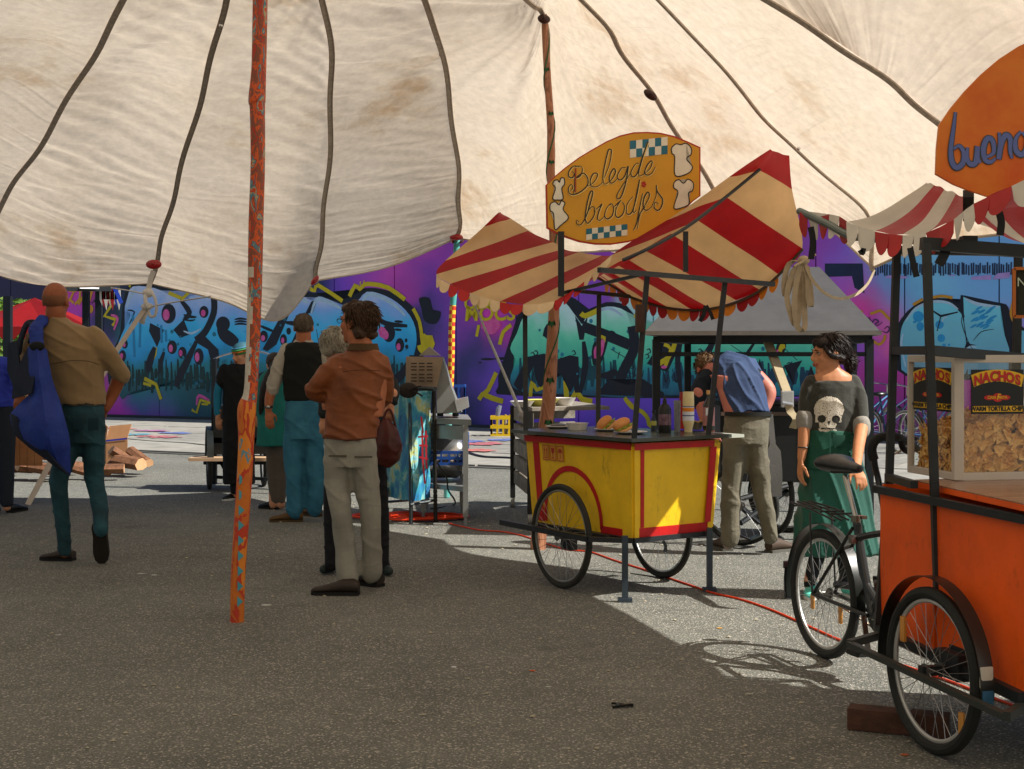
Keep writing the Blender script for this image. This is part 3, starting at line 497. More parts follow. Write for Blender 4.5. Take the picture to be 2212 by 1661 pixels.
# (is_seam, points from the hem up to the hub)
cur = [
 (0, [V((-9, 4, 2.3)), V((-6.5, 5, 3.1)), V((-4, 6.3, 4.0)), HUB]),
 (1, up([(-520, 690, 12.8), (-430, 420, 11.6), (-250, 150, 10.2)], (-2.9, 8.4, 4.35))),
 (0, up([(-290, 670, 13.5), (-200, 440, 12.4), (-90, 250, 11.3), (30, 100, 10.3), (130, 0, 9.5)], (-2.4, 8.5, 4.35))),
 (1, up([(-60, 580, 13.8), (0, 440, 13.0), (80, 320, 12.0), (175, 160, 10.9), (265, 0, 9.6)], (-2.1, 8.5, 4.4))),
 (0, up([(120, 618, 14.0), (170, 500, 13.3), (230, 350, 12.3), (300, 160, 11.0), (375, 0, 9.65)], (-1.9, 8.5, 4.4))),
 (1, up([(325, 612, 14.1), (348, 520, 13.6), (383, 390, 12.6), (435, 200, 11.2), (485, 0, 9.7)], (-1.7, 8.5, 4.45))),
 (0, up([(480, 650, 14.05), (492, 550, 13.6), (515, 400, 12.75), (550, 200, 11.3), (590, 0, 9.75)], (-1.6, 8.5, 4.45))),
 (0, up([(600, 692, 14.05), (612, 562, 13.65), (630, 405, 12.8), (645, 200, 11.4), (645, 0, 9.8)], (-1.5, 8.6, 4.45))),
 (1, up([(680, 607, 14.15), (690, 538, 13.75), (706, 395, 12.9), (716, 200, 11.5), (700, 0, 9.9)], (-1.4, 8.6, 4.45))),
 (0, up([(840, 576, 14.35), (855, 505, 13.95), (862, 370, 13.1), (850, 185, 11.7), (810, 0, 10.0)], (-1.2, 8.6, 4.45))),
 (1, up([(988, 514, 14.5), (993, 468, 14.2), (988, 350, 13.35), (965, 170, 11.9), (920, 0, 10.2)], (-1.0, 8.7, 4.45))),
 (0, up([(1095, 532, 13.6), (1102, 440, 13.25), (1114, 300, 12.5), (1125, 130, 11.4), (1040, -40, 10.1)], (-.8, 8.8, 4.45))),
 (1, up([(1190, 545, 12.5), (1196, 400, 12.1), (1188, 230, 11.5), (1176, 36, 10.69), (1135, -5, 10.3)], (-.5, 9.1, 4.4))),
 (0, up([(1330, 540, 11.7), (1290, 360, 11.3), (1245, 210, 10.9), (1205, 75, 10.5), (1195, -20, 10.0)], (-.4, 8.9, 4.4))),
 (1, up([(1610, 500, 10.7), (1530, 385, 10.5), (1440, 245, 10.2), (1350, 115, 9.8), (1265, 0, 9.4)], (-.3, 8.6, 4.45))),
 (0, up([(1742, 464, 9.9), (1660, 340, 9.7), (1560, 210, 9.4), (1450, 100, 9.1), (1345, 0, 8.9)], (-.2, 8.3, 4.45))),
 (1, up([(1886, 578, 9.3), (1868, 450, 9.25), (1722, 322, 9.1), (1600, 190, 8.9), (1430, 0, 8.5)], (-.1, 8.1, 4.4))),
 (0, up([(2012, 528, 8.4), (1950, 390, 8.3), (1830, 260, 8.2), (1700, 130, 8.0), (1545, 0, 7.8)], (0, 7.9, 4.3))),
 (1, up([(2212, 500, 7.5), (2110, 350, 7.5), (2005, 240, 7.45), (1880, 140, 7.35), (1665, 0, 7.2)], (0, 7.6, 4.25))),
 (0, [V((3.31, 6.17, 2.42)), P(2330, 180, 7.0), P(2120, 30, 6.8), V((1.2, 6.9, 3.7)), V((0, 7.2, 4.3)), HUB]),
 (0, [V((3.43, 5.63, 2.5)), V((3.1, 6.3, 2.9)), V((2.2, 6.6, 3.3)), V((.8, 6.95, 4.0)), HUB]),
 (0, [V((3.9, 5.52, 2.6)), V((3.4, 6.0, 3.0)), V((2.3, 6.4, 3.4)), V((.8, 6.9, 4.0)), HUB]),
 (1, [V((4.9, 5.4, 2.8)), V((3.6, 5.8, 3.15)), V((2.0, 6.3, 3.6)), V((.3, 7.0, 4.3)), HUB]),
 (0, [V((5.8, 4.7, 2.8)), V((3.8, 5.2, 3.2)), V((1.5, 6.2, 3.9)), HUB]),
 (1, [V((8.5, 2.6, 2.7)), V((5.0, 4.0, 3.2)), V((2.0, 5.6, 3.9)), HUB]),
 (0, [V((7.5, -2, 2.6)), V((4.6, 1.2, 3.2)), V((1.6, 4.4, 4.0)), HUB]),
 (1, [V((3, -5, 2.5)), V((1.5, -.9, 3.3)), V((0, 3.4, 4.0)), HUB]),
 (0, [V((-3, -5, 2.5)), V((-2.5, -.9, 3.3)), V((-2, 3.4, 4.0)), HUB]),
 (1, [V((-8, -2, 2.5)), V((-6, 1.0, 3.2)), V((-3.4, 4.6, 4.0)), HUB]),
 (0, [V((-9, 4, 2.3)), V((-6.5, 5, 3.1)), V((-4, 6.3, 4.0)), HUB])]
tent = thing('tent_canopy', 'large cream cloth tent roof with brown webbing seams spanning the market', 'tent', (HUB.x, HUB.y, 0))
tm = tent_mat(); webm = mat('seam_webbing', (.50, .42, .34), .9, var=.25, vs=30, bump=.4, bs=200)
NV = 220
def curv(c, t): return lerp_list(c[1], t)
NPOLE = P(1176, 36, 10.69)
def tent_pt(i, f, t):
    """point of the cloth between curve i and i+1"""
    p0, p1, p2, p3 = (curv(cur[min(max(k, 0), len(cur) - 1)], t) for k in (i - 1, i, i + 1, i + 2))
    if cur[i][0]: p0 = p1 - (p2 - p1) * .8
    if cur[i + 1][0]: p3 = p2 + (p2 - p1) * .8
    return .5 * ((2 * p1) + (p2 - p0) * f + (2 * p0 - 5 * p1 + 4 * p2 - p3) * f * f + (3 * p1 - p0 - 3 * p2 + p3) * f ** 3)
def wrinkle(g, t, p, amp):
    # creases run across the cloth from seam to seam and pull towards the hem
    w = noise.noise(V((g * .9, t * 55 + g * 1.3, 3.1))) * .5 + noise.noise(V((g * 1.6, t * 115 + g * 2.2, 7.7))) * .35
    w += .8 * (1 - abs(noise.noise(V((g * .7, t * 21 - g * 1.1, 11.3)))) * 3) * .35
    w += noise.noise(p * 1.3) * .2
    return w * amp
order = [k for k in range(len(cur)) if cur[k][0]]
def build_panel(k0, k1):
    bm = B(); grid = []; nu = 20; cols = []; uvl = bm.loops.layers.uv.new('uv'); uvs = {}
    for i in range(k0, k1):
        for a in range(nu + (1 if i == k1 - 1 else 0)): cols.append((i, a / nu))
    vis = 2 <= k0 and k1 <= 22; nv = NV if vis else 30
    for (i, f) in cols:
        col = []
        for b in range(nv + 1):
            t = (b / nv) ** 1.0 * .985; p = tent_pt(i, f, t)
            g = i + f; edge = min(1, min(f if cur[i][0] else 1, (1 - f) if cur[i + 1][0] else 1) * 2.5 + .35)
            amp = .026 if g > 5 else .042
            if g > 8: amp = .022
            if g > 14: amp = .018
            dz = wrinkle(g, t, p, amp) * edge if vis else 0
            dd = (p - NPOLE); r = math.hypot(dd.x, dd.y)
            if vis and r < 2.6:
                an = math.atan2(dd.y, dd.x); dz += noise.noise(V((math.cos(an) * 7, math.sin(an) * 7, 1))) * .05 * math.exp(-((r - .9) / .8) ** 2) + .10 * math.exp(-(r / .28) ** 2)
            v_ = bm.verts.new(p + V((0, -.35 * dz, dz))); uvs[v_] = (g, t); col.append(v_)
        grid.append(col)
    for x in range(len(grid) - 1):
        for b in range(nv):
            f_ = bm.faces.new((grid[x][b], grid[x + 1][b], grid[x + 1][b + 1], grid[x][b + 1]))
            for lp in f_.loops: lp[uvl].uv = uvs[lp.vert]
    part('tent_panel', bm, tm, tent, True, None)
    # hem
    if vis:
        bm = B(); tube(bm, [c[0].co if c[0].is_valid else V() for c in []] or [tent_pt(i, f, 0) - V((0, 0, .0)) for i, f in cols[::2]], .009, 6)
        part('hem', bm, mat('hem_tape', (.50, .43, .35), .9), tent)
for a, b in zip(order, order[1:]): build_panel(a, b)
build_panel(0, order[0]); build_panel(order[-1], len(cur) - 1)
for k in order:
    if not (1 <= k <= 21): continue
    pts = [curv(cur[k], t * .985) for t in [i / 70 for i in range(71)]]
    pts = [p + V((math.sin(i * .45 + k) * .012, 0, -.022)) for i, p in enumerate(pts)]
    sd_ = (curv(cur[min(k + 1, len(cur) - 1)], .3) - curv(cur[k - 1], .3))
    bm = B(); ribbon(bm, pts, .046 if k < 16 else .038, sd_, .01); part('seam_webbing', bm, webm, tent, False)
    if 4 <= k <= 10:
        bm = B()
        for o_ in (-.019, .019):
            q = [p + sd_.normalized() * o_ + V((0, -.006, -.006)) for p in pts]; tube(bm, q, .003, 4)
        part('seam_stitching', bm, mat('stitch', (.33, .27, .22), .9), tent)
redp = mat('red_plastic', 'a01418', .25, spec=.6); brnp = mat('brown_leather', '3a1f18', .45)
def button(px, py, Y, rx, rz, m, tilt=0):
    bm = B(); c = P(px, py, Y); ball(bm, c, (rx, .03, rz), 16, Matrix.Rotation(tilt, 3, 'Y')); ball(bm, c + V((0, -.03, .005)), (.012, .01, .012), 8)
    part('grommet_patch', bm, m, tent)
button(332, 571, 13.0, .075, .045, redp); button(986, 513, 14.3, .07, .03, redp); button(680, 606, 13.2, .055, .025, redp, -.9); button(1405, 205, 9.7, .055, .03, brnp, .65); button(1175, 41, 10.6, .05, .035, brnp, .2)
for q in (P(477, 55, 9.9), P(1725, 321, 9.0)):
    bm = B(); ball(bm, q, .013, 10); part('rivet', bm, mat('chrome', (.7, .7, .7), .2, 1), tent)
# white tie straps at the left hem
strapm = mat('white_strap', (.62, .60, .56), .6, var=.08); tie = thing('tie_strap', 'white webbing straps knotted under the red patch at the hem of the tent', 'strap', G(320, 1095))
bm = B(); Yt = 13.2
ribbon(bm, [P(332, 585, Yt), P(326, 600, Yt), P(320, 628, Yt)], .05, (1, 0, 0)); part('strap', bm, strapm, tie)
bm = B(); tube(bm, smooth_pts([P(240, 622, Yt), P(280, 628, Yt), P(312, 635, Yt)], 4), .018, 6, flat=.4); part('strap', bm, strapm, tie)
bm = B(); tube(bm, smooth_pts([P(328, 662, Yt), P(380, 652, Yt - .1), P(455, 640, Yt - .2)], 4), .017, 6, flat=.4); part('strap', bm, strapm, tie)
bm = B(); ribbon(bm, [P(312, 668, Yt), P(290, 700, Yt - .1), P(250, 760, Yt - .3), P(228, 800, Yt - .4), P(160, 905, Yt - .6), P(60, 1090, Yt - 1.0)], .06, (1, 0, .4)); part('strap', bm, mat('beige_strap', (.46, .40, .34), .7), tie)
bm = B(); ball(bm, P(320, 633, Yt), (.055, .04, .045), 10); ball(bm, P(318, 662, Yt), (.06, .04, .035), 10)
tube(bm, smooth_pts([P(320, 630, Yt), P(333, 640, Yt - .03), P(338, 665, Yt - .03), P(334, 682, Yt - .02), P(324, 682, Yt), P(320, 665, Yt)], 5), .014, 6); tube(bm, smooth_pts([P(316, 630, Yt), P(314, 650, Yt - .04), P(322, 665, Yt - .04)], 5), .02, 6)
ribbon(bm, [P(318, 670, Yt), P(310, 685, Yt - .02), P(306, 699, Yt)], .05, (1, 0, 0)); part('knot', bm, strapm, tie)

# ------------------------------------------------------------------ poles
def painted(name, stops, sc=(9, 9, 2.2), extra=None, rough=.55):
    m = bpy.data.materials.new(name); m.use_nodes = True; N = m.node_tree.nodes; L = m.node_tree.links; b = N['Principled BSDF']; b.inputs['Roughness'].default_value = rough
    g = N.new('ShaderNodeNewGeometry'); mp = N.new('ShaderNodeMapping'); mp.inputs['Scale'].default_value = sc; L.new(g.outputs['Position'], mp.inputs[0])
    n = N.new('ShaderNodeTexNoise'); n.inputs['Scale'].default_value = 1; n.inputs['Detail'].default_value = 3; n.inputs['Distortion'].default_value = .6; L.new(mp.outputs[0], n.inputs['Vector'])
    cr = N.new('ShaderNodeValToRGB'); cr.color_ramp.interpolation = 'CONSTANT'; L.new(n.outputs[0], cr.inputs[0]); e = cr.color_ramp.elements
    while len(e) < len(stops): e.new(.5)
    for k, (p, c) in enumerate(stops): e[k].position = p; e[k].color = rgb(c)
    L.new(cr.outputs[0], b.inputs['Base Color'])
    bp = N.new('ShaderNodeBump'); bp.inputs['Strength'].default_value = .4; bp.inputs['Distance'].default_value = .01; L.new(n.outputs[0], bp.inputs['Height']); L.new(bp.outputs[0], b.inputs['Normal'])
    return m
o = thing('tent_pole', 'crooked wooden tent pole painted orange, red and blue in the foreground', 'pole', G(512, 1343))
Yp = 7.79
pp = [(512, 1343, 15), (514, 1250, 15.5), (520, 1150, 16), (527, 1050, 16.5), (532, 950, 17), (533, 885, 20), (541, 850, 15), (545, 780, 14.5), (548, 700, 15), (551, 600, 15.5), (553, 480, 16), (557, 350, 15.5), (556, 235, 16.5), (555, 215, 18.5), (559, 150, 16), (561, 60, 16), (562, 0, 16), (566, -250, 16), (572, -540, 15)]
pts = smooth_pts([P(a, b, Yp) for a, b, c in pp], 5); rr = [c / 3000 * Yp for a, b, c in pp]; rs = [x.x for x in smooth_pts([V((r, 0, 0)) for r in rr], 5)]
def by(lo, hi): return [i for i in range(len(pts)) if lo <= pts[i].z < hi]
rings_bm = B(); tube(rings_bm, pts, rs, 18)
upm = painted('pole_paint_top', [(0, 'b8341a'), (.36, '8a4a34'), (.46, 'd8581c'), (.52, 'a83c1c'), (.56, '4a8494'), (.60, 'b0a07a'), (.64, 'c84018')], (22, 22, 11))
lom = painted('pole_paint_low', [(0, 'd07018'), (.42, 'c8681c'), (.48, 'c03a1a'), (.55, 'e08420'), (.66, '5f93a4'), (.70, 'd87a1a')], (14, 14, 5))
part('pole_wood', rings_bm, [upm, lom, mat('white_primer', 'c9c2b4', .6, var=.15, vs=30)], o)
me = bpy.data.objects['pole_wood'].data
for p in me.polygons:
    z = p.center.z; n = noise.noise(p.center * 9)
    p.material_index = 1 if z < 1.22 + n * .08 else (2 if (1.2 < z < 1.85 + n * .4 and p.normal.x < -.1 + n * .6) else 0)
bm = B()
for k in range(9):
    z = .12 + k * .085; s = .02; c = P(521, 0, Yp); c = V((pts[0].x + .028 + z * .016, Yp - .043, z))
    flat(bm, [c + V((-s, 0, -.03)), c + V((s * .6, .004, 0)), c + V((-s, 0, .03))], (0, -1, 0), .0)
part('painted_triangles', bm, mat('pole_blue', '4a9aa8', .6), o, False)
# vine pole
o = thing('tent_pole', 'brown wooden tent pole with painted green vine behind the sandwich cart', 'pole', G(1162, 1186)); Yp = 10.69
pp = [(1162, 1186, 17), (1170, 1060, 17), (1178, 930, 16), (1186, 860, 15), (1192, 760, 13), (1197, 660, 12), (1198, 560, 11), (1194, 460, 9.5), (1190, 370, 9), (1190, 280, 8.5), (1185, 200, 8), (1180, 120, 7.5), (1176, 40, 7), (1175, 34, 6)]
pts = smooth_pts([P(a, b, Yp) for a, b, c in pp], 5); rs = [x.x for x in smooth_pts([V((c / 3000 * Yp, 0, 0)) for a, b, c in pp], 5)]
bm = B(); tube(bm, pts, rs, 14); part('pole_wood', bm, painted('pole_brown', [(0, 'a06a48'), (.45, 'b0785a'), (.55, '8a5a40'), (.62, 'a8704e')], (14, 14, 3)), o)
vm = mat('vine_green', '1c5a30', .6); bm = B(); vine = []
for i, p in enumerate(pts):
    a = i * .55; vine.append(p + V((math.cos(a), math.sin(a), 0)) * (rs[i] + .002))
tube(bm, vine[2:-2], .006, 5); part('painted_vine', bm, vm, o)
for k in range(9):
    i = 5 + k * 6; p = pts[min(i, len(pts) - 1)]; bm = B(); c = p + V((random.uniform(-.4, .4) * rs[i], -rs[i] * .98, 0)); s = .035 if i < 40 else .025
    star = []
    for j in range(10): a = math.pi * 2 * j / 10 + .3; star.append(c + V((math.cos(a) * s * (1 if j % 2 else .4), 0, math.sin(a) * s * (1 if j % 2 else .4))))
    flat(bm, star, (0, -1, 0), .003); part('painted_leaf', bm, vm, o, False)
# turquoise pole
o = thing('tent_pole', 'slim turquoise tent pole with red and yellow checks below the red collar', 'pole', G(965, 1074)); Yp = 14.5
pp = [(965, 1074, 7), (967, 1000, 7), (969, 930, 7), (972, 850, 7), (975, 770, 7), (976, 700, 7), (981, 620, 6.5), (985, 560, 6.5), (987, 516, 6.5)]
pts = smooth_pts([P(a, b, Yp) for a, b, c in pp], 6)
bm = B(); tube(bm, pts, .033, 12); part('pole_wood', bm, painted('pole_turq', [(0, '4aa09a'), (.5, '6ab8b0'), (.62, '8ac0b8'), (.68, '3a8080')], (9, 9, 4)), o)
ck = bpy.data.materials.new('pole_checks'); ck.use_nodes = True; N = ck.node_tree.nodes; L = ck.node_tree.links; cn = N.new('ShaderNodeTexChecker'); g_ = N.new('ShaderNodeNewGeometry'); cn.inputs['Scale'].default_value = 24
cn.inputs[1].default_value = rgb('c8301c'); cn.inputs[2].default_value = rgb('e8c23a'); L.new(g_.outputs[0], cn.inputs[0]); L.new(cn.outputs[0], N['Principled BSDF'].inputs[0])
bm = B(); tube(bm, [p for p in pts if 1.05 < p.z < 2.02], .0345, 12); part('painted_checks', bm, ck, o)
bm = B(); tube(bm, smooth_pts([P(976, 514, 14.4), P(987, 509, 14.36), P(998, 513, 14.4), P(997, 522, 14.5), P(977, 522, 14.5), P(976, 514, 14.4)], 4), .018, 6); part('collar', bm, redp, o)
# white guy rod in front of the wall
o = thing('guy_rod', 'thin white rod leaning from the awning down to the yard by the yellow crate', 'rod', P(1128, 900, 11.2))
bm = B(); tube(bm, [P(1022, 650, 9.4), P(1075, 775, 9.7), P(1126, 893, 10.0)], [.006, .010, .013], 8); part('rod_shaft', bm, mat('white_paint', (.7, .7, .68), .4), o)
bm = B(); ball(bm, P(1128, 897, 10.0), (.03, .03, .03), 8); part('rod_end', bm, mat('grey_fitting', (.35, .35, .35), .4), o)
# ------------------------------------------------------------------ shared builders
black = mat('black_frame', '23262a', .45, .2, spec=.5, var=.3, vs=20, bump=.15); rub = mat('tyre_rubber', '2a2a26', .8, bump=.3, bs=120); spk = mat('spoke_steel', (.35, .35, .35), .35, .9)
def wheel(root, c, d, R, rt=.021, rim=None, tyre=None, nspk=32, name='wheel', rimw=.012):
    """bicycle wheel standing on the ground at c; d = rolling direction"""
    d = V(d).normalized(); ax = d.cross(V((0, 0, 1))).normalized(); c = V((c[0], c[1], c[2] + R)) ; Z = V((0, 0, 1))
    def circ(r, n=56, off=0): return [c + (d * math.cos(t) + Z * math.sin(t)) * r + ax * off for t in [2 * math.pi * k / n for k in range(n)]]
    bm = B(); tube(bm, circ(R - rt), rt, 10, closed=True); w = part(name, bm, tyre or rub, root); w.name = name if name in w.name else w.name
    w.name = name
    bm = B(); Rr = R - 2 * rt - .002
    tube(bm, circ(Rr), [(.012, .009)] * 56, 8, closed=True, up=None); o = part('rim', bm, rim or mat('rim_grey', '8a8a84', .35, .5), w)
    bm = B(); tube(bm, [c - ax * .035, c + ax * .035], .018, 12); tube(bm, [c - ax * .036, c - ax * .03], .028, 12); tube(bm, [c + ax * .03, c + ax * .036], .028, 12); part('hub', bm, mat('hub_steel', (.16, .16, .15), .4, .7), w)
    bm = B()
    for k in range(nspk):
        t = 2 * math.pi * k / nspk; t2 = t + (.55 if k % 4 < 2 else -.55); s_ = .03 if k % 2 else -.03
        tube(bm, [c + ax * s_ + (d * math.cos(t2) + Z * math.sin(t2)) * .026, c + (d * math.cos(t) + Z * math.sin(t)) * (Rr - .004)], .0013, 4)
    tag(part('spokes', bm, spk, w), kind='stuff'); return w
def stripe_cloth(name, a, b, n, mx=None):
    m = bpy.data.materials.new(name); m.use_nodes = True; N = m.node_tree.nodes; L = m.node_tree.links; p = N['Principled BSDF']; out = N['Material Output']
    uv = N.new('ShaderNodeTexCoord'); sp = N.new('ShaderNodeSeparateXYZ'); L.new(uv.outputs['UV'], sp.inputs[0])
    mu = N.new('ShaderNodeMath'); mu.operation = 'MULTIPLY'; L.new(sp.outputs[0], mu.inputs[0]); mu.inputs[1].default_value = n / 2
    fr = N.new('ShaderNodeMath'); fr.operation = 'FRACT'; L.new(mu.outputs[0], fr.inputs[0])
    gt = N.new('ShaderNodeMath'); gt.operation = 'GREATER_THAN'; L.new(fr.outputs[0], gt.inputs[0]); gt.inputs[1].default_value = .5
    mx = N.new('ShaderNodeMix'); mx.data_type = 'RGBA'; L.new(gt.outputs[0], mx.inputs[0]); mx.inputs[6].default_value = rgb(a); mx.inputs[7].default_value = rgb(b)
    nz = N.new('ShaderNodeTexNoise'); nz.inputs['Scale'].default_value = 5; nz.inputs['Detail'].default_value = 5; tc = N.new('ShaderNodeNewGeometry'); L.new(tc.outputs[0], nz.inputs[0])
    mr = N.new('ShaderNodeMapRange'); mr.inputs[1].default_value = .3; mr.inputs[2].default_value = .7; mr.inputs[3].default_value = .85; mr.inputs[4].default_value = 1.1; L.new(nz.outputs[0], mr.inputs[0])
    m2 = N.new('ShaderNodeMix'); m2.data_type = 'RGBA'; m2.blend_type = 'MULTIPLY'; m2.inputs[0].default_value = 1; L.new(mx.outputs[2], m2.inputs[6]); L.new(mr.outputs[0], m2.inputs[7])
    L.new(m2.outputs[2], p.inputs['Base Color']); p.inputs['Roughness'].default_value = .38
    bp = N.new('ShaderNodeBump'); bp.inputs['Strength'].default_value = .5; bp.inputs['Distance'].default_value = .02; L.new(nz.outputs[0], bp.inputs['Height']); L.new(bp.outputs[0], p.inputs['Normal'])
    t = N.new('ShaderNodeBsdfTranslucent'); L.new(m2.outputs[2], t.inputs[0]); ms = N.new('ShaderNodeMixShader'); ms.inputs[0].default_value = .42; L.new(p.outputs[0], ms.inputs[1]); L.new(t.outputs[0], ms.inputs[2]); L.new(ms.outputs[0], out.inputs[0]); return m
def awning(root, Lc, Rc, Ec, m, sag=.0, nu=60, nw=22, name='awning_cloth'):
    """cloth through three rails: left edge, ridge, right edge (u = 0 near .. 1 far)"""
    Ls, Rs, Es = Lc, Rc, Ec; bm = B(); uvl = bm.loops.layers.uv.new('uv'); g = []; info = {}
    for i in range(nu + 1):
        u = i / nu; l, r, e = lerp_list(Ls, u), lerp_list(Rs, u), lerp_list(Es, u); row = []
        for k in range(nw + 1):
            w = k / nw
            if w < .5: f = w * 2; p = l.lerp(r, f)
            else: f = (w - .5) * 2; p = r.lerp(e, f)
            p = p + V((0, 0, -sag * math.sin(math.pi * f) + .010 * noise.noise(V((u * 9, w * 4, 5))) + .012 * math.sin(u * 40 + w * 5) * abs(noise.noise(V((u * 3, w * 3, 1))))))
            v = bm.verts.new(p); info[v] = (u, w); row.append(v)
        g.append(row)
    for i in range(nu):
        for k in range(nw):
            f = bm.faces.new((g[i][k], g[i + 1][k], g[i + 1][k + 1], g[i][k + 1]))
            for lp in f.loops: lp[uvl].uv = info[lp.vert]
    return part(name, bm, m, root, True, None)
def scallops(root, pts, n, r, ma, mb, out=(0, 0, -1), start=0, wid=None, per=2, name='scallop'):
    """row of rounded tongues hanging from an edge; each its own piece"""
    T = len(pts) - 1
    for k in range(n):
        a, b = lerp_list(pts, k / n), lerp_list(pts, (k + 1) / n); d = V(out); d = d + V((random.uniform(-.15, .15), random.uniform(-.15, .15), 0)); nrm = (b - a).cross(d).normalized()
        bm = B(); q = [a, ]; w = (b - a); cc = 9
        for j in range(cc): t = j / (cc - 1); q.append(a + w * t + d * r * (.55 + .45 * math.sin(math.pi * t) ** .7) + nrm * .012 * math.sin(t * 3 + k))
        q.append(b); poly_prism(bm, q, nrm, .002); part(name, bm, (ma, mb)[((k + start) // per) % 2], root, True)

# ------------------------------------------------------------------ yellow sandwich cart
K = V((.734, 8.41, 0)); A_ = V((math.cos(math.radians(125)), math.sin(math.radians(125)), 0)); B_ = V((math.cos(math.radians(35)), math.sin(math.radians(35)), 0)); Z_ = V((0, 0, 1))
def k3(a, b, z): return K + A_ * a + B_ * b + Z_ * z
cart = thing('food_cart', 'yellow two-wheeled sandwich cart with red trim, red and cream striped awning and lettered sign', 'food cart', k3(.6, .35, 0))
yl = mat('cart_yellow', 'ecc01c', .5, var=.13, vs=4, bump=.15, bs=25, wear=.55); rd = mat('cart_red', 'b81414', .5, var=.15, vs=12, wear=.4)
zb, zt = .375, .955
def side(a, b, z):  # tapered body: narrower at the foot
    t = (z - zb) / (zt - zb); return k3(.6 + (a - .6) * (.94 + .06 * t), .37 + (b - .37) * (.90 + .10 * t), z)
def panel(name, p, m, t=.018, root=cart, off=0):
    a, b, c, d = [V(x) for x in p]; n = (b - a).cross(d - a).normalized(); bm = B(); quad_box(bm, a + n * off, b + n * off, c + n * off, d + n * off, n, t); return part(name, bm, m, root, False)
a0, a1, b0, b1 = .04, 1.16, .03, .75
NL = -B_; NR = -A_
LP = [side(a1, b0, zb), side(a0, b0, zb), side(a0, b0, zt), side(a1, b0, zt)]; panel('side_panel', LP, yl)
FP = [side(a0, b0 + .02, zb), side(a0, b1 - .02, zb), side(a0, b1 - .02, zt), side(a0, b0 + .02, zt)]; panel('end_panel', FP, yl)
panel('side_panel', [side(a0, b1, zb), side(a1, b1, zb), side(a1, b1, zt), side(a0, b1, zt)], yl); panel('end_panel', [side(a1, b1, zb), side(a1, b0, zb), side(a1, b0, zt), side(a1, b1, zt)], yl)
panel('floor_panel', [side(a0 + .02, b0 + .02, zb + .02), side(a1 - .02, b0 + .02, zb + .02), side(a1 - .02, b1 - .02, zb + .02), side(a0 + .02, b1 - .02, zb + .02)], mat('ply', (.3, .2, .1), .8))
def onL(s, z, off=.0): return side(a0 + (a1 - a0) * s, b0, zb + (zt - zb) * z) + NL * off
def onF(s, z, off=.0): return side(a0, b0 + (b1 - b0) * s, zb + (zt - zb) * z) + NR * off
def strip(name, f, s0, z0, s1, z1, m, off, t=.006):
    return panel(name, [f(s0, z0, off), f(s1, z0, off), f(s1, z1, off), f(s0, z1, off)] if f is onF else [f(s1, z0, off), f(s0, z0, off), f(s0, z1, off), f(s1, z1, off)], m, t)
# corner battens (yellow), then painted red bands
strip('batten', onL, 0, -.02, .085, .97, yl, .012, .012); strip('batten', onF, 0, -.05, .05, .97, yl, .016, .016); strip('batten', onF, .93, .04, 1.0, .97, yl, .012, .012)
strip('red_band', onL, .0, .93, 1.0, 1.0, rd, .015, .003); strip('red_band', onL, .87, .02, .93, .925, rd, .004, .003); strip('red_band', onL, .09, .0, .30, .075, rd, .004, .003)
strip('red_band', onF, 0, .93, .92, 1.0, rd, .019, .003); strip('red_band', onF, .085, .10, .125, .925, rd, .004, .003); strip('red_band', onF, .88, .10, .955, .925, rd, .016, .003); strip('red_band', onF, .04, -.03, .955, .095, rd, .006, .008)
# red arch over the wheel
bm = B(); arc_i, arc_o = [], []
for k in range(25):
    t = math.pi * k / 24; s = .57 + .265 * math.cos(t); z = .03 + .60 * math.sin(t) ** .9; arc_i.append(onL(s, z, .004)); s2 = .57 + .295 * math.cos(t); z2 = .03 + .665 * math.sin(t) ** .9; arc_o.append(onL(s2, z2, .004))
vi = [bm.verts.new(p) for p in arc_i]; vo = [bm.verts.new(p) for p in arc_o]
for k in range(24): bm.faces.new((vi[k], vi[k + 1], vo[k + 1], vo[k]))
part('red_arch', bm, rd, cart, False)
# printed handling marks
mk = mat('stencil_red', 'a8341c', .6); pl = mat('sticker_orange', 'd89a3c', .6)
for j in range(3):
    s = .80 - j * .072; strip('sticker', onL, s - .031, .73, s + .031, .91, pl, .006, .002); bm = B()
    def q(u, w): return onL(s - u * .031, .82 + w * .09, .0075)
    for (u0, w0, u1, w1) in ((-.9, -.93, .9, -.85), (-.9, .85, .9, .93), (-.9, -.85, -.8, .85), (.8, -.85, .9, .85)): flat(bm, [q(u0, w0), q(u1, w0), q(u1, w1), q(u0, w1)], NL, 0)
    if j == 0:
        for u in (-.35, .35): flat(bm, [q(u - .08, -.5), q(u + .08, -.5), q(u + .08, .3), q(u - .08, .3)], NL, 0); flat(bm, [q(u - .22, .25), q(u + .22, .25), q(u, .7)], NL, 0)
        flat(bm, [q(-.6, -.68), q(.6, -.68), q(.6, -.58), q(-.6, -.58)], NL, 0)
    elif j == 1:
        flat(bm, [q(-.55, .65), q(.55, .65), q(.42, .15), q(.12, -.1), q(-.12, -.1), q(-.42, .15)], NL, 0); flat(bm, [q(-.07, -.1), q(.07, -.1), q(.07, -.55), q(-.07, -.55)], NL, 0); flat(bm, [q(-.4, -.66), q(.4, -.66), q(.1, -.5), q(-.1, -.5)], NL, 0)
    else:
        flat(bm, [q(.62 * math.cos(t), .1 + .55 * math.sin(t)) for t in [math.pi * k / 10 for k in range(11)]], NL, 0); stroke(bm, [q(0, .1), q(0, -.55), q(-.12, -.7), q(-.25, -.55)], NL, .004, 0, False)
    part('handling_mark', bm, mk, cart, False)
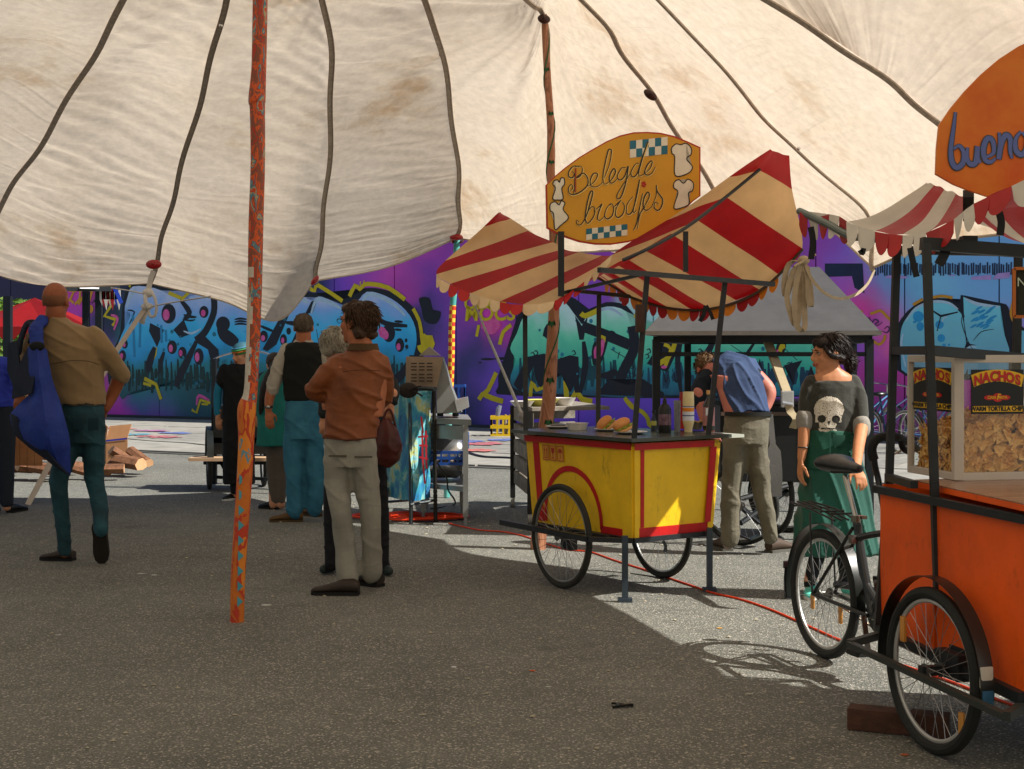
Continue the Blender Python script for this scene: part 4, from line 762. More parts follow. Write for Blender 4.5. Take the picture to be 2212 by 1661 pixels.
# counter, frame, wheels
cm = mat('counter_slate', '3a4038', .25, spec=.6, var=.2, vs=5, wear=.6)
bm = B(); quad_box(bm, k3(-.02, -.03, .99), k3(1.25, -.03, .99), k3(1.25, .80, .99), k3(-.02, .80, .99), (0, 0, 1), .022); part('counter', bm, cm, cart, False)
bm = B(); quad_box(bm, k3(.0, .80, .985), k3(.34, .80, .985), k3(.34, .93, .985), k3(.0, .93, .985), (0, 0, 1), .02); part('counter_end', bm, mat('counter_edge', 'a8aca0', .4), cart, False)
for (pa, qa) in ((k3(.03, .03, .97), V(P(1398, 594, 8.47))), (k3(.05, .66, .97), V(P(1566, 608, 8.85))), (k3(1.12, .0, .97), V(P(1134, 650, 9.4))), (k3(1.12, .62, .97), V(P(1294, 630, 9.8)))):
    bm = B(); bar(bm, pa, qa, .032); part('awning_post', bm, black, cart, False)
def rail(a, b, w=.03, nm='frame_bar', m=None, root=None):
    bm = B(); bar(bm, a, b, w); return part(nm, bm, m or black, root or cart, False)
rail(P(1294, 583, 8.1), P(1671, 614, 9.1)); rail(P(1481, 587, 8.62), P(1481, 500, 8.62)); rail(P(1134, 650, 9.4), P(1180, 636, 9.55)); rail(P(1240, 628, 9.6), P(1360, 640, 10.0), .026); rail(P(1398, 590, 8.45), P(1134, 652, 9.4), .02)
bm = B(); tube(bm, smooth_pts([P(1345, 562, 8.35), P(1400, 537, 8.4), P(1481, 492, 8.6), P(1560, 432, 8.8), P(1641, 366, 8.95)], 5), .011, 8); part('bent_rod', bm, black, cart)
# cloth
cr, crm = 'b0141c', 'e6c08c'
redc = mat('scallop_red', 'b4181c', .5); crc = mat('scallop_cream', 'e0c49a', .5)
def dep(pts, ys): return [P(x, y, ys[0] + (ys[1] - ys[0]) * i / (len(pts) - 1)) for i, (x, y) in enumerate(pts)]
Lc = dep([(1664, 322), (1575, 383), (1440, 476), (1322, 550), (1262, 608), (1198, 650), (1130, 658), (1080, 652), (1015, 632), (972, 614), (943, 592), (962, 564), (1045, 489), (1078, 458)], (8.75, 9.45))
Rc = dep([(1668, 326), (1641, 368), (1568, 424), (1508, 476), (1449, 507), (1395, 538), (1340, 553), (1300, 551), (1250, 546), (1218, 536), (1195, 524), (1140, 498), (1103, 472), (1081, 458)], (8.95, 9.6))
Ec = dep([(1705, 336), (1711, 411), (1733, 535), (1680, 592), (1640, 625), (1590, 650), (1535, 664), (1490, 667), (1440, 662), (1400, 652), (1360, 638), (1330, 620), (1305, 605), (1285, 596)], (9.1, 10.3))
clm = stripe_cloth('cart_awning', cr, crm, 13)
awning(cart, Lc, Rc, Ec, clm, .0, 104, 22)
def band_scallops(root, pts, i0, i1, r, ms_, out, per=3):
    for i in range(i0, i1):
        seg = [lerp_list(pts, (i + k / 8) / (len(pts) - 1)) for k in range(9)]; n = max(1, round((seg[-1] - seg[0]).length / .085))
        scallops(root, seg, n, r, ms_[i % 2], ms_[i % 2], out, 0)
band_scallops(cart, Lc, 3, 10, .075, (redc, crc), (-.2, -.2, -1))
band_scallops(cart, Ec, 3, 12, .09, (redc, mat('scallop_cream_backlit', 'e88a24', .5)), (0, .1, -1))  # right eave: cream tongues coloured orange for sun glowing through the cloth
bm = B(); tube(bm, smooth_pts([V(p) + V((0, -.02, -.01)) for p in Ec[2:]], 3), .010, 6); part('bent_rod', bm, mat('rod_wood', '4a3a2c', .6), cart)
bm = B(); ribbon(bm, [P(1525, 660, 9.55), P(1520, 680, 9.55), P(1512, 694, 9.56)], .03, (1, 0, 0)); ribbon(bm, [P(1525, 660, 9.55), P(1535, 676, 9.55), P(1540, 690, 9.56)], .025, (1, 0, 0)); part('tie_ribbon', bm, mat('black_ribbon', '14161a', .6), cart)
# hanging brown board on the near post
bm = B(); box(bm, P(1382, 688, 8.4), .05, .09, .17, bev=.01); part('hanging_board', bm, mat('dark_brown_wood', '3c2418', .6), cart)
# wheels and under-frame
wd = V((math.cos(math.radians(122)), math.sin(math.radians(122)), 0))
wheel(cart, V((.315, 8.9, 0)), wd, .335, .02); wheel(cart, V((.995, 9.32, 0)), wd, .335, .02, rim=mat('rim_chrome', 'b4b4b0', .25, .8))
w0 = V((.315, 8.9, .335)); ob = -B_ * .07
rail(w0 + ob - wd * .62 * -1 + Z_ * .03, w0 + ob - wd * .40 + Z_ * .03, .035); rail(w0 + ob * -1.0 + wd * .42 + Z_ * .03, w0 - ob - wd * .42 + Z_ * .03, .03); rail(w0 + ob - wd * .40 + Z_ * .03, k3(.06, .05, .36), .03)
rail(w0 - ob * 1.2, V((.995, 9.32, .335)) + B_ * -.06, .03, 'axle_beam'); bm = B(); box(bm, w0 - ob * .9 + Z_ * -.03, .12, .05, .12, wd, B_, Z_); part('axle_block', bm, black, cart, False)
for (fx, fy, ta, tb) in ((.684, 8.41, .05, .04), (1.25, 8.79, .05, .66)):
    t = k3(ta, tb, .42); bm = B(); bar(bm, V((fx, fy, .02)), V((fx, fy, .4)), .036); box(bm, V((fx, fy, .012)), .085, .06, .024); part('leg', bm, mat('leg_steel', '3c4650', .4, .4), cart, False)
rail(k3(.06, .05, .36), k3(.06, .68, .36), .03); rail(k3(.06, .05, .36), k3(1.1, .05, .36), .028); rail(k3(.06, .67, .36), k3(1.1, .67, .36), .028)
bm = B(); ribbon(bm, smooth_pts([P(1432, 1168, 8.6), P(1438, 1180, 8.6), P(1436, 1192, 8.6)], 3), .02, (1, 0, 0)); part('strap_end', bm, mat('black_ribbon', '14161a', .6), cart)
# ---- sign board
sg = [zd('m', *p) for p in ((230, 720), (330, 620), (450, 520), (600, 410), (750, 320), (900, 235), (1050, 170), (1200, 135), (1350, 130), (1500, 140), (1650, 175), (1800, 235), (1942, 300), (1942, 840), (1860, 900), (1700, 1060), (1500, 1200), (1350, 1290), (1150, 1350), (950, 1380), (780, 1378), (600, 1350), (450, 1300), (330, 1250), (240, 1195))]
Ys = 8.95
SN = V((.16, -1, 0)).normalized(); SC0 = P(1344, 405, 9.1)
def S(x, y, off=0.0): q = zd('m', x, y); return on_plane(q[0], q[1], SC0, SN, off)
bm = B(); poly_prism(bm, [on_plane(a, b, SC0, SN) for a, b in sg], SN, .02); sign = part('sign_board', bm, mat('sign_edge_red', 'b8321c', .5), cart, False)
cx, cy = 1344, 435
bm = B(); flat(bm, [on_plane(cx + (a - cx) * .982, 405 + (b - 405) * .972, SC0, SN, .0015) for a, b in sg], SN, 0); part('sign_face', bm, mat('sign_yellow', 'd69a22', .5, var=.1, vs=3), sign, False)
blk = mat('sign_ink', '1e1c18', .5); whl = mat('sign_white', 'e4dcc8', .6); tl = mat('sign_teal', '1f6a80', .5); ob2 = .0045
strk = [[(600, 520), (540, 510), (490, 560), (480, 620), (520, 640), (545, 600), (520, 570)], [(555, 540), (548, 700), (540, 815)], [(550, 520), (610, 510), (635, 550), (610, 620), (565, 640), (640, 590), (690, 640), (690, 720), (620, 790), (540, 825), (490, 810), (480, 750), (510, 715), (530, 750), (505, 780)],
 [(690, 735), (760, 690), (800, 620), (790, 590), (750, 600), (720, 670), (730, 730), (790, 740), (850, 700)], [(850, 700), (930, 500), (955, 350), (940, 325), (915, 350), (870, 550), (860, 660), (880, 710), (920, 690)], [(900, 715), (970, 640), (1000, 570), (980, 540), (945, 590), (930, 660), (960, 700), (1020, 650)],
 [(1110, 530), (1070, 530), (1020, 620), (1050, 665), (1100, 620), (1140, 510), (1110, 700), (1060, 850), (1020, 870), (1020, 820), (1080, 720), (1160, 600)], [(1260, 480), (1220, 490), (1170, 580), (1190, 630), (1240, 590), (1300, 400), (1355, 245), (1310, 380), (1260, 560), (1265, 620), (1310, 600)], [(1300, 610), (1380, 540), (1405, 470), (1390, 455), (1350, 500), (1320, 580), (1350, 610), (1400, 590), (1440, 520)],
 [(600, 1130), (570, 1110), (575, 1150), (620, 1155), (680, 1050), (740, 850), (745, 790), (720, 800), (690, 900), (665, 1050), (670, 1120), (700, 1140), (760, 1060), (770, 980), (740, 960), (700, 1000)], [(760, 1010), (820, 960), (850, 930), (820, 1000), (800, 1090), (830, 1110), (880, 1060)], [(950, 920), (900, 980), (880, 1060), (910, 1095), (960, 1060), (980, 980), (960, 930), (935, 945)], [(985, 960), (1060, 890)], [(1060, 890), (1010, 970), (1000, 1050), (1030, 1080), (1080, 1040), (1100, 960), (1075, 905)],
 [(1190, 850), (1130, 930), (1120, 1020), (1150, 1045), (1190, 1000), (1230, 850), (1265, 660), (1230, 830), (1195, 1020), (1230, 1000)], [(1300, 810), (1270, 950), (1230, 1150), (1195, 1220)], [(1240, 1200), (1270, 1040), (1330, 960)], [(1290, 1000), (1350, 900), (1375, 830), (1350, 800), (1310, 880), (1310, 970), (1345, 1000), (1400, 960)], [(1400, 960), (1450, 830), (1450, 720), (1460, 790), (1520, 880), (1500, 970), (1460, 1000), (1425, 960), (1440, 910), (1475, 930)]]
bm = B()
for q in strk:
    q2 = smooth_pts([V((a, b, 0)) for a, b in q], 5); stroke(bm, [S(p.x + 4, p.y + 5, ob2) for p in q2], SN, .016, 0)
part('sign_lettering_shadow', bm, mat('sign_pale', 'e8c470', .6), sign, False)
bm = B()
for q in strk:
    q2 = smooth_pts([V((a, b, 0)) for a, b in q], 5); stroke(bm, [S(p.x, p.y, ob2 + .001) for p in q2], SN, .0085, 0)
part('sign_lettering', bm, blk, sign, False)
bm = B(); stroke(bm, [S(560, 530, .0065), S(556, 800, .0065)], SN, .008, 0, False); part('sign_lettering', bm, mat('sign_rust', 'a8401c', .5), sign, False)
def checks(x0, y0, x1, y1, skew, n, rows=2):
    wb, tb = B(), B()
    for i in range(n):
        for j in range(rows):
            u0, u1 = i / n, (i + 1) / n; v0, v1 = j / rows, (j + 1) / rows
            q = [(x0 + (x1 - x0) * u, y0 + (y1 - y0) * v + skew * u) for u, v in ((u0, v1), (u1, v1), (u1, v0), (u0, v0))]
            flat(tb if (i + j) % 2 == 0 else wb, [S(a, b, ob2) for a, b in q], SN, 0)
    part('sign_checks', wb, whl, sign, False); part('sign_checks', tb, tl, sign, False)
checks(1158, 232, 1575, 420, -45, 6); checks(675, 1205, 1130, 1330, -55, 7)
def toast(pts, s=1):
    q = smooth_pts([V((a, b, 0)) for a, b in pts], 4, True); bm = B(); flat(bm, [S(p.x, p.y, ob2) for p in q], SN, 0); part('sign_bread', bm, whl, sign, False)
    bm = B(); stroke(bm, [S(p.x, p.y, ob2 + .001) for p in q + [q[0]]], SN, .007, 0, False); part('sign_bread_outline', bm, blk, sign, False)
toast([(1660, 615), (1655, 410), (1625, 370), (1620, 310), (1670, 265), (1720, 275), (1780, 258), (1835, 310), (1835, 380), (1785, 430), (1850, 520), (1800, 590)])
toast([(1645, 975), (1690, 800), (1645, 750), (1650, 690), (1700, 660), (1750, 700), (1800, 655), (1860, 700), (1850, 780), (1805, 810), (1815, 920), (1750, 965)])
toast([(305, 870), (335, 755), (308, 710), (325, 670), (360, 665), (380, 690), (395, 645), (430, 645), (435, 710), (405, 760), (420, 870), (360, 885)])
toast([(330, 1210), (315, 1040), (278, 1000), (280, 930), (330, 905), (375, 940), (400, 895), (440, 920), (420, 990), (480, 1080), (400, 1160)])
bm = B()
for k in range(5): a = k * 1.257; c = S(1312 + 16 * math.cos(a), 712 + 22 * math.sin(a), ob2); flat(bm, [c + V((.008 * math.cos(t), 0, .008 * math.sin(t))) for t in [i * .785 for i in range(8)]], SN, 0)
part('sign_flower', bm, rd, sign, False)
rail(P(1212, 500, 9.0), P(1212, 640, 9.02), .04, 'sign_post')
# ------------------------------------------------------------------ things on the counter
def on(px, py, z=.99):
    return G(px, py, z)
porc = mat('white_porcelain', 'd8d6d0', .3, spec=.5); glass_dark = mat('dark_glass', '161c14', .12, spec=.7, var=.3); bunm = mat('bun_crust', 'cf8440', .5, col2='e0a060', vs=14, bump=.2, bs=60)
def bowl(px, py, r, h, label, m=porc, z=.99, name='bowl', cat='bowl', group=None):
    c = on(px, py, z); bm = B(); lathe(bm, c, [(r * .8, 0), (r, h), (r + .004, h), (r * .96, h - .004), (r * .76, .008), (.001, .008)], 24); return solo(name, bm, m, label, cat, group)
bowl(1247, 928, .075, .045, 'round white bowl beside the two buns on the sandwich cart')
def plate(px, py, r, label, z=.99):
    c = on(px, py, z); bm = B(); lathe(bm, c, [(r * .6, 0), (r, .014), (r, .017), (r * .65, .006), (.001, .006)], 28); return solo('plate', bm, porc, label, 'plate')
plate(1310, 931, .085, 'white plate under the left bun'); plate(1362, 937, .11, 'white plate under the right bun and near post'); plate(1206, 925, .09, 'white plate by the vine pole on the sandwich cart')
bm = B(); c = on(1206, 925) + Z_ * .018; lathe(bm, c, [(.055, 0), (.06, .008), (.02, .016)], 20); solo('lid', bm, mat('grey_lid', '55585a', .4), 'small grey lid lying on the white plate by the vine pole', 'lid')
def bun(px, py, tilt, label):
    c = on(px, py) + Z_ * .03; t = thing('bread_roll', label, 'bread roll', c - Z_ * .02); R = Matrix.Rotation(tilt, 3, 'Y')
    bm = B(); ball(bm, c + R @ V((0, 0, .035)), (.062, .055, .036), 18, R); part('top_half', bm, bunm, t)
    bm = B(); ball(bm, c + R @ V((.01, 0, -.008)), (.058, .052, .018), 18, R); part('bottom_half', bm, mat('bun_crumb', 'd8a468', .7), t)
    bm = B()
    for k in range(8): a = k * .785; ball(bm, c + R @ V((.045 * math.cos(a) + .01, .042 * math.sin(a), .008)), (.02, .02, .006), 8, R)
    part('lettuce', bm, mat('lettuce', '8aa83a', .5), t)
bun(1313, 931, -.75, 'round sandwich roll tilted up, left of the pair on the cart'); bun(1347, 936, -.45, 'round sandwich roll nearest the near post, right of the pair')
def bottle(px, py, prof, m, label, cat='bottle', name='bottle', parts=(), z=.99, n=20):
    c = on(px, py, z); t = thing(name, label, cat, c); bm = B(); lathe(bm, c, prof, n); part('bottle_body', bm, m, t)
    for nm, pr, mm in parts: bm = B(); lathe(bm, c, pr, n); part(nm, bm, mm, t)
    return t
labw = mat('label_white', 'd8dce4', .5); blkp = mat('black_plastic', '121412', .35)
bottle(1412, 930, [(.018, 0), (.018, .07), (.006, .1), (.006, .12)], mat('small_jar', '283038', .2), 'small dark jar with yellow label at the left of the bottles', 'jar', 'jar', (('label', [(.019, .035), (.019, .065)], mat('label_yg', 'b8b85a', .5)), ('cap', [(.012, .12), (.012, .135)], blkp)))
bottle(1436, 934, [(.04, 0), (.042, .01), (.042, .15), (.03, .175), (.014, .19), (.014, .205), (.006, .23), (.004, .24)], blkp, 'black squeeze bottle with pointed nozzle beside the near post', parts=(('label', [(.043, .05), (.043, .12)], mat('label_dark', '3c2a38', .4, col2='8a6a78', vs=40)),))
bottle(1463, 932, [(.02, 0), (.022, .16), (.024, .205), (.022, .205), (.019, .01)], mat('clear_cup', 'b4b8bc', .2, trans=.5), 'tall clear plastic cup beside the black squeeze bottle', 'cup', 'cup')
bottle(1487, 933, [(.026, 0), (.026, .022), (.034, .05), (.038, .07), (.038, .20), (.036, .262), (.035, .264)], mat('mayo', 'e2cf9a', .35), 'cream squeeze bottle standing on its cap with white label', parts=(('label', [(.0385, .075), (.0385, .17)], labw), ('label_stripe', [(.0388, .135), (.0388, .16)], mat('label_orange', 'e08a24', .5)), ('label_stripe', [(.0388, .165), (.0388, .17)], mat('label_blue', '3a4a8a', .5)), ('label_stripe', [(.0388, .105), (.0388, .112)], mat('label_blue', '3a4a8a', .5))))
c = on(1476, 926); bm = B(); lathe(bm, c, [(.028, 0), (.03, .18), (.024, .25)], 16); solo('bottle', bm, mat('ketchup', 'a01c14', .3), 'red sauce bottle half hidden behind the cream squeeze bottle', 'bottle')
t = bottle(1531, 929, [(.038, 0), (.04, .01), (.04, .165), (.03, .19), (.013, .215), (.013, .24)], glass_dark, 'dark glass bottle with wooden stopper and pink label', parts=(('label', [(.0408, .03), (.0408, .155)], mat('label_pink', 'b07a7e', .5)), ('stopper', [(.016, .24), (.016, .268)], mat('cork', 'd8a868', .6))))
c = on(1531, 929); bm = B(); box(bm, c + V((-.012, -.0405, .125)), .028, .002, .05); part('label_text', bm, labw, t, False)
c = on(1506, 928); t = thing('bowl', 'dark bowl of salad between the cream bottle and glass bottle', 'bowl', c); bm = B(); lathe(bm, c, [(.03, 0), (.045, .05), (.042, .05), (.028, .01)], 18); part('bowl_body', bm, mat('smoke_bowl', '4a4c50', .3), t)
bm = B()
for k in range(16): ball(bm, c + V((random.uniform(-.03, .03), random.uniform(-.03, .03), .05 + random.random() * .01)), (.013, .011, .005), 6)
tag(part('salad', bm, mat('salad', 'c88a3a', .5, col2='8aa050', vs=60), t), kind='stuff')
bm = B(); c = on(1405, 915); quad_box(bm, *[c + V(q) for q in ((-.05, -.05, .03), (.04, -.05, .03), (.04, .05, .03), (-.05, .05, .03))], (0, 0, 1), .004); 
for q in ((-.045, -.045), (.035, -.045), (.035, .045), (-.045, .045)): bar(bm, c + V((q[0], q[1], 0)), c + V((q[0], q[1], .03)), .006)
bm.free()
# loose webbing ribbons hanging from the tent corner
o = thing('webbing_bundle', 'loose beige webbing loops hanging from the corner of the striped cart awning', 'strap', G(1720, 1265))
wbm = mat('beige_webbing', 'a8977c', .8, var=.15, vs=20); Yw = 8.9
for q in ([(1735, 562), (1712, 590), (1700, 640), (1712, 690), (1722, 700), (1728, 650), (1725, 590), (1735, 562)], [(1735, 562), (1722, 600), (1716, 660), (1722, 705), (1738, 708), (1737, 640), (1738, 562)], [(1735, 562), (1745, 600), (1746, 640), (1752, 662), (1750, 620), (1742, 575)], [(1735, 562), (1705, 570), (1694, 610), (1698, 640), (1712, 600)]):
    bm = B(); ribbon(bm, smooth_pts([P(a, b, Yw + .02 * k) for k, (a, b) in enumerate(q)], 4), .036, (1, 0, .2), .003); part('webbing', bm, wbm, o)
bm = B(); ball(bm, P(1736, 562, Yw), (.04, .03, .03), 10); tube(bm, [P(1715, 575, Yw - .05), P(1762, 550, Yw)], .008, 6); part('knot', bm, wbm, o)
bm = B(); ribbon(bm, smooth_pts([P(1738, 565, Yw), P(1752, 600, Yw), P(1780, 632, Yw), P(1815, 645, Yw + .1), P(1850, 635, Yw + .2), P(1875, 612, Yw + .3), P(1889, 582, 9.25)], 5), .02, (0, 0, 1), .004); part('webbing', bm, wbm, o)
# ------------------------------------------------------------------ orange nacho cargo trike
az = math.radians(102); TN = V((-math.cos(az), -math.sin(az), 0)); TB = V((math.sin(az), -math.cos(az), 0)); TO = V((1.55, 5.88, 0))
def t3(t, b, z): return TO + TN * t + TB * b + Z_ * z
trike = thing('cargo_trike', 'orange nacho cargo trike with black frame, red and white awning and round orange sign', 'cargo trike', t3(.3, .35, 0))
og = mat('trike_orange', 'ea5a0c', .45, var=.2, vs=2.5, bump=.08, wear=.5); dk = mat('trike_black', '24282a', .5, .2, var=.25)
def tr(a, b, w=.04, nm='frame_bar', m=None, h=None): bm = B(); bar(bm, a, b, w, h); return part(nm, bm, m or dk, trike, False)
# side panels (near side split by a post), rear face
panel('side_panel', [t3(.02, 0, .34), t3(.47, .0, .33), t3(.47, 0, .93), t3(.02, 0, .93)], og, .015, trike); panel('side_panel', [t3(.49, 0, .33), t3(1.1, .0, .31), t3(1.14, 0, .93), t3(.49, 0, .93)], og, .015, trike)
panel('rear_panel', [t3(0, .75, .34), t3(0, .02, .34), t3(0, .02, .95), t3(0, .75, .95)], og, .015, trike); panel('front_panel', [t3(1.12, .0, .32), t3(1.12, .75, .32), t3(1.12, .75, .95), t3(1.12, 0, .95)], og, .015, trike)
panel('side_panel', [t3(1.1, .75, .33), t3(.02, .75, .33), t3(.02, .75, .95), t3(1.1, .75, .95)], og, .015, trike); panel('floor_panel', [t3(.02, .02, .34), t3(.02, .74, .34), t3(1.1, .74, .34), t3(1.1, .02, .34)], dk, .01, trike)
PA0, PA1 = P(1896, 1362, 5.86), P(1937, 540, 5.95); PB0, PB1 = V(t3(.475, -.02, .62)), P(2001, 526, 5.5)
pm = P(1921, 1033, 5.9)
tr(PA0, pm, .032, 'corner_post'); tr(pm, PA1, .030, 'corner_post'); pb = P(2018, 1040, 5.42)
tr(P(2027, 1300, 5.40), pb, .03, 'middle_post'); tr(pb, PB1, .030, 'middle_post'); tr(P(2200, 535, 6.0), P(2196, 770, 6.0), .030, 'corner_post'); tr(P(2196, 770, 6.0), P(2190, 1040, 6.0), .030, 'corner_post')
tr(P(1932, 757, 5.93), P(2009, 757, 5.45), .035); tr(P(2009, 757, 5.5), P(2240, 776, 5.9), .04); tr(P(1918, 1030, 5.88), P(1975, 1047, 5.5), .03); tr(t3(0, -.012, .93), t3(1.12, -.012, .93), .03); tr(t3(0, .76, .955), t3(1.12, .76, .955), .035)
tr(P(2092, 510, 5.9), P(2092, 545, 5.9), .06); tr(P(1990, 526, 5.6), P(2240, 545, 5.6), .05); tr(P(1937, 540, 5.95), P(2200, 545, 6.1), .035); tr(P(1899, 1360, 5.84), t3(1.1, -.01, .31), .04, 'lower_rail')
tr(t3(0, .76, .33), t3(1.1, .76, .33), .04, 'lower_rail'); tr(t3(.0, 0, .33), t3(0, .76, .33), .04, 'lower_rail'); tr(t3(1.08, 0, .3), t3(1.08, .76, .3), .06, 'lower_rail')
# counter with laminate top
wm = bpy.data.materials.new('laminate'); wm.use_nodes = True; N = wm.node_tree.nodes; L = wm.node_tree.links; g_ = N.new('ShaderNodeNewGeometry'); mp = N.new('ShaderNodeMapping'); mp.inputs['Rotation'].default_value = (0, 0, -math.radians(12)); mp.inputs['Scale'].default_value = (3, 90, 3); L.new(g_.outputs[0], mp.inputs[0])
nz = N.new('ShaderNodeTexNoise'); nz.inputs['Scale'].default_value = 1.5; nz.inputs['Detail'].default_value = 5; L.new(mp.outputs[0], nz.inputs[0]); cr_ = N.new('ShaderNodeValToRGB'); cr_.color_ramp.elements[0].position = .35; cr_.color_ramp.elements[0].color = rgb('6a4430'); cr_.color_ramp.elements[1].position = .65; cr_.color_ramp.elements[1].color = rgb('b0876a'); L.new(nz.outputs[0], cr_.inputs[0]); L.new(cr_.outputs[0], N['Principled BSDF'].inputs[0]); N['Principled BSDF'].inputs['Roughness'].default_value = .22
CO = [P(1970, 1036, 5.76), P(2212, 1089, 4.82), P(2420, 1134, 4.3), P(2520, 1040, 5.6), P(2300, 1010, 6.2)]
CO = [V((p.x, p.y, .985)) for p in (G(1970, 1036, .985), G(2212, 1088, .985), t3(1.2, -.04, 0), t3(1.2, .80, 0), t3(.1, .80, 0))]
bm = B(); poly_prism(bm, CO, (0, 0, 1), .004); part('counter', bm, wm, trike, False)
bm = B(); poly_prism(bm, [p - Z_ * .0045 for p in CO], (0, 0, 1), .022); part('counter_edge', bm, og, trike, False)
# wheels
wz = math.radians(105); WDR = V((math.cos(wz), math.sin(wz), 0)); whr = mat('rim_white', 'b8b8b4', .35, .3); tyre2 = mat('tyre_black', '20221f', .7, bump=.3, bs=120)
c1 = V((1.58, 5.22, 0)); wheel(trike, c1, WDR, .312, .024, whr, tyre2, 36); wheel(trike, c1 + TB * .93, WDR, .312, .024, whr, tyre2, 36)
for k, cc in enumerate((c1, c1 + TB * .93)):
    h = cc + Z_ * .312; bm = B(); a = WDR.cross(Z_); pts = [h + (WDR * math.cos(t) + Z_ * math.sin(t)) * .352 for t in [math.radians(x) for x in range(-6 if k == 0 else 0, 190, 6)]]
    ribbon(bm, pts, .055, a, .003); part('fender', bm, mat('fender_black', '1b1f1c', .3, spec=.6), trike)
    if k == 0:
        bm = B(); q = h + (WDR * math.cos(math.radians(-8)) + Z_ * math.sin(math.radians(-2))) * .352 * -1
        box(bm, h - WDR * .345 + Z_ * .05, .012, .05, .075, WDR, a, Z_, .006); part('fender_mark', bm, mat('tape_white', 'c4c0b2', .5), trike)
        bm = B(); box(bm, h - WDR * .353 + Z_ * -.02, .006, .045, .05, WDR, a, Z_, .004); part('fender_mark', bm, mat('tape_blue', '2a5a7a', .5), trike)
amb = mat('reflector_amber', 'c88a3c', .3, spec=.7)
for dx, dz in ((.19, .12), (-.21, -.155)): bm = B(); q = c1 + Z_ * (.312 + dz) + WDR * dx - TB * .01; box(bm, q, .035, .012, .1, WDR, TB, Z_, .01); part('reflector', bm, amb, trike)
tr(c1 + Z_ * .31 - TB * .06 + WDR * .52, c1 + Z_ * .28 - TB * .06 - WDR * .55, .03, 'side_guard', mat('guard_grey', '3a3e3a', .5, .3), .022); tr(c1 + Z_ * .31 - TB * .06 + WDR * .52, t3(.05, .02, .33), .03, 'side_guard', mat('guard_grey', '3a3e3a', .5, .3)); tr(c1 + Z_ * .28 - TB * .06 - WDR * .55, t3(1.05, .04, .28), .03, 'side_guard', mat('guard_grey', '3a3e3a', .5, .3))
tr(c1 + Z_ * .312 - TB * .05, c1 + Z_ * .312 + TB * .98, .035, 'axle'); bm = B(); box(bm, c1 + Z_ * .33 + TB * .08, .16, .05, .1, WDR, TB, Z_, .005); box(bm, c1 + Z_ * .36 + TB * .3, .1, .4, .07, WDR, TB, Z_); part('axle_block', bm, dk, trike, False)
# rear bicycle half
ba = math.radians(107); BD = V((math.cos(ba), math.sin(ba), 0)); BL = BD.cross(Z_); r0 = V((1.541, 6.86, 0)); RR = .318; hub = r0 + Z_ * RR
bt = mat('tube_black', '1a1c1c', .28, spec=.6)
wheel(trike, r0, BD, RR, .024, mat('rim_white', 'b8b8b4', .35, .3), tyre2, 36)
def bb(name, pts, r, m=bt, n=10, sub=4): bm = B(); tube(bm, smooth_pts(pts, sub) if len(pts) > 2 else pts, r, n); return part(name, bm, m, trike)
bm = B(); ribbon(bm, [hub + (BD * math.cos(t) + Z_ * math.sin(t)) * (RR + .025) for t in [math.radians(x) for x in range(-12, 192, 6)]], .05, BL, .003); part('fender', bm, mat('fender_black', '1b1f1c', .3, spec=.6), trike)
bm = B(); ribbon(bm, [hub + (BD * math.cos(t) + Z_ * math.sin(t)) * (RR + .03) for t in [math.radians(x) for x in (14, 4, -6, -14)]], .07, BL, .004); part('mud_flap', bm, mat('flap', '1c1c1c', .7), trike)
bm = B(); box(bm, hub + BD * (RR + .045) + Z_ * .09, .03, .05, .04, BD, BL, Z_, .008); part('rear_lamp', bm, mat('lamp_dark', '2a1414', .3), trike)
BBp = hub - BD * .44 - Z_ * .03; SC = hub - BD * .30 + Z_ * .40
seat = hub - BD * .20 + Z_ * .60
bb('seat_tube', [BBp, SC], .019); bb('seat_post', [SC, seat], .0125, mat('chrome_post', 'a8a49c', .2, .9)); bm = B(); tube(bm, [SC - Z_ * .012, SC + Z_ * .018], .024, 12); box(bm, SC + BL * .03 + Z_ * .01, .05, .03, .015, BD, BL, Z_); part('seat_clamp', bm, mat('clamp', '8a8478', .3, .8), trike)
for s_ in (-1, 1):
    bb('seat_stay', [SC - Z_ * .04 + BL * .018 * s_, hub + BL * .06 * s_], .009); bb('chain_stay', [BBp + BL * .025 * s_, hub + BL * .06 * s_], .010)
    bb('rack_stay', [hub + BL * .065 * s_, hub + Z_ * .40 + BD * .03 + BL * .06 * s_], .005)
# low step-through main tubes running to the box
bb('main_tube', [SC - Z_ * .10, SC - BD * .12 - Z_ * .06, t3(.0, .36, .78)], .016); bb('main_tube', [BBp, BBp - BD * .22 + Z_ * .02, t3(.0, .38, .36)], .02)
bb('main_tube', [SC - Z_ * .02 - BD * .02, SC - BD * .06 - Z_ * .25, BBp - BD * .12 + Z_ * .02], .017)
# rack
rk = mat('rack_steel', '2c2e2e', .3, .6); rz = hub + Z_ * .415
for s_ in (-.065, -.02, .02, .065): bb('rack_bar', [rz + BD * .24 + BL * s_ * .8 + Z_ * .015, rz + BD * .0 + BL * s_, rz - BD * .2 + BL * s_ * .9 - Z_ * .03], .005, rk)
for d_ in (.2, .06, -.08, -.19): bb('rack_bar', [rz + BD * d_ - BL * .065, rz + BD * d_ + BL * .065], .005, rk)
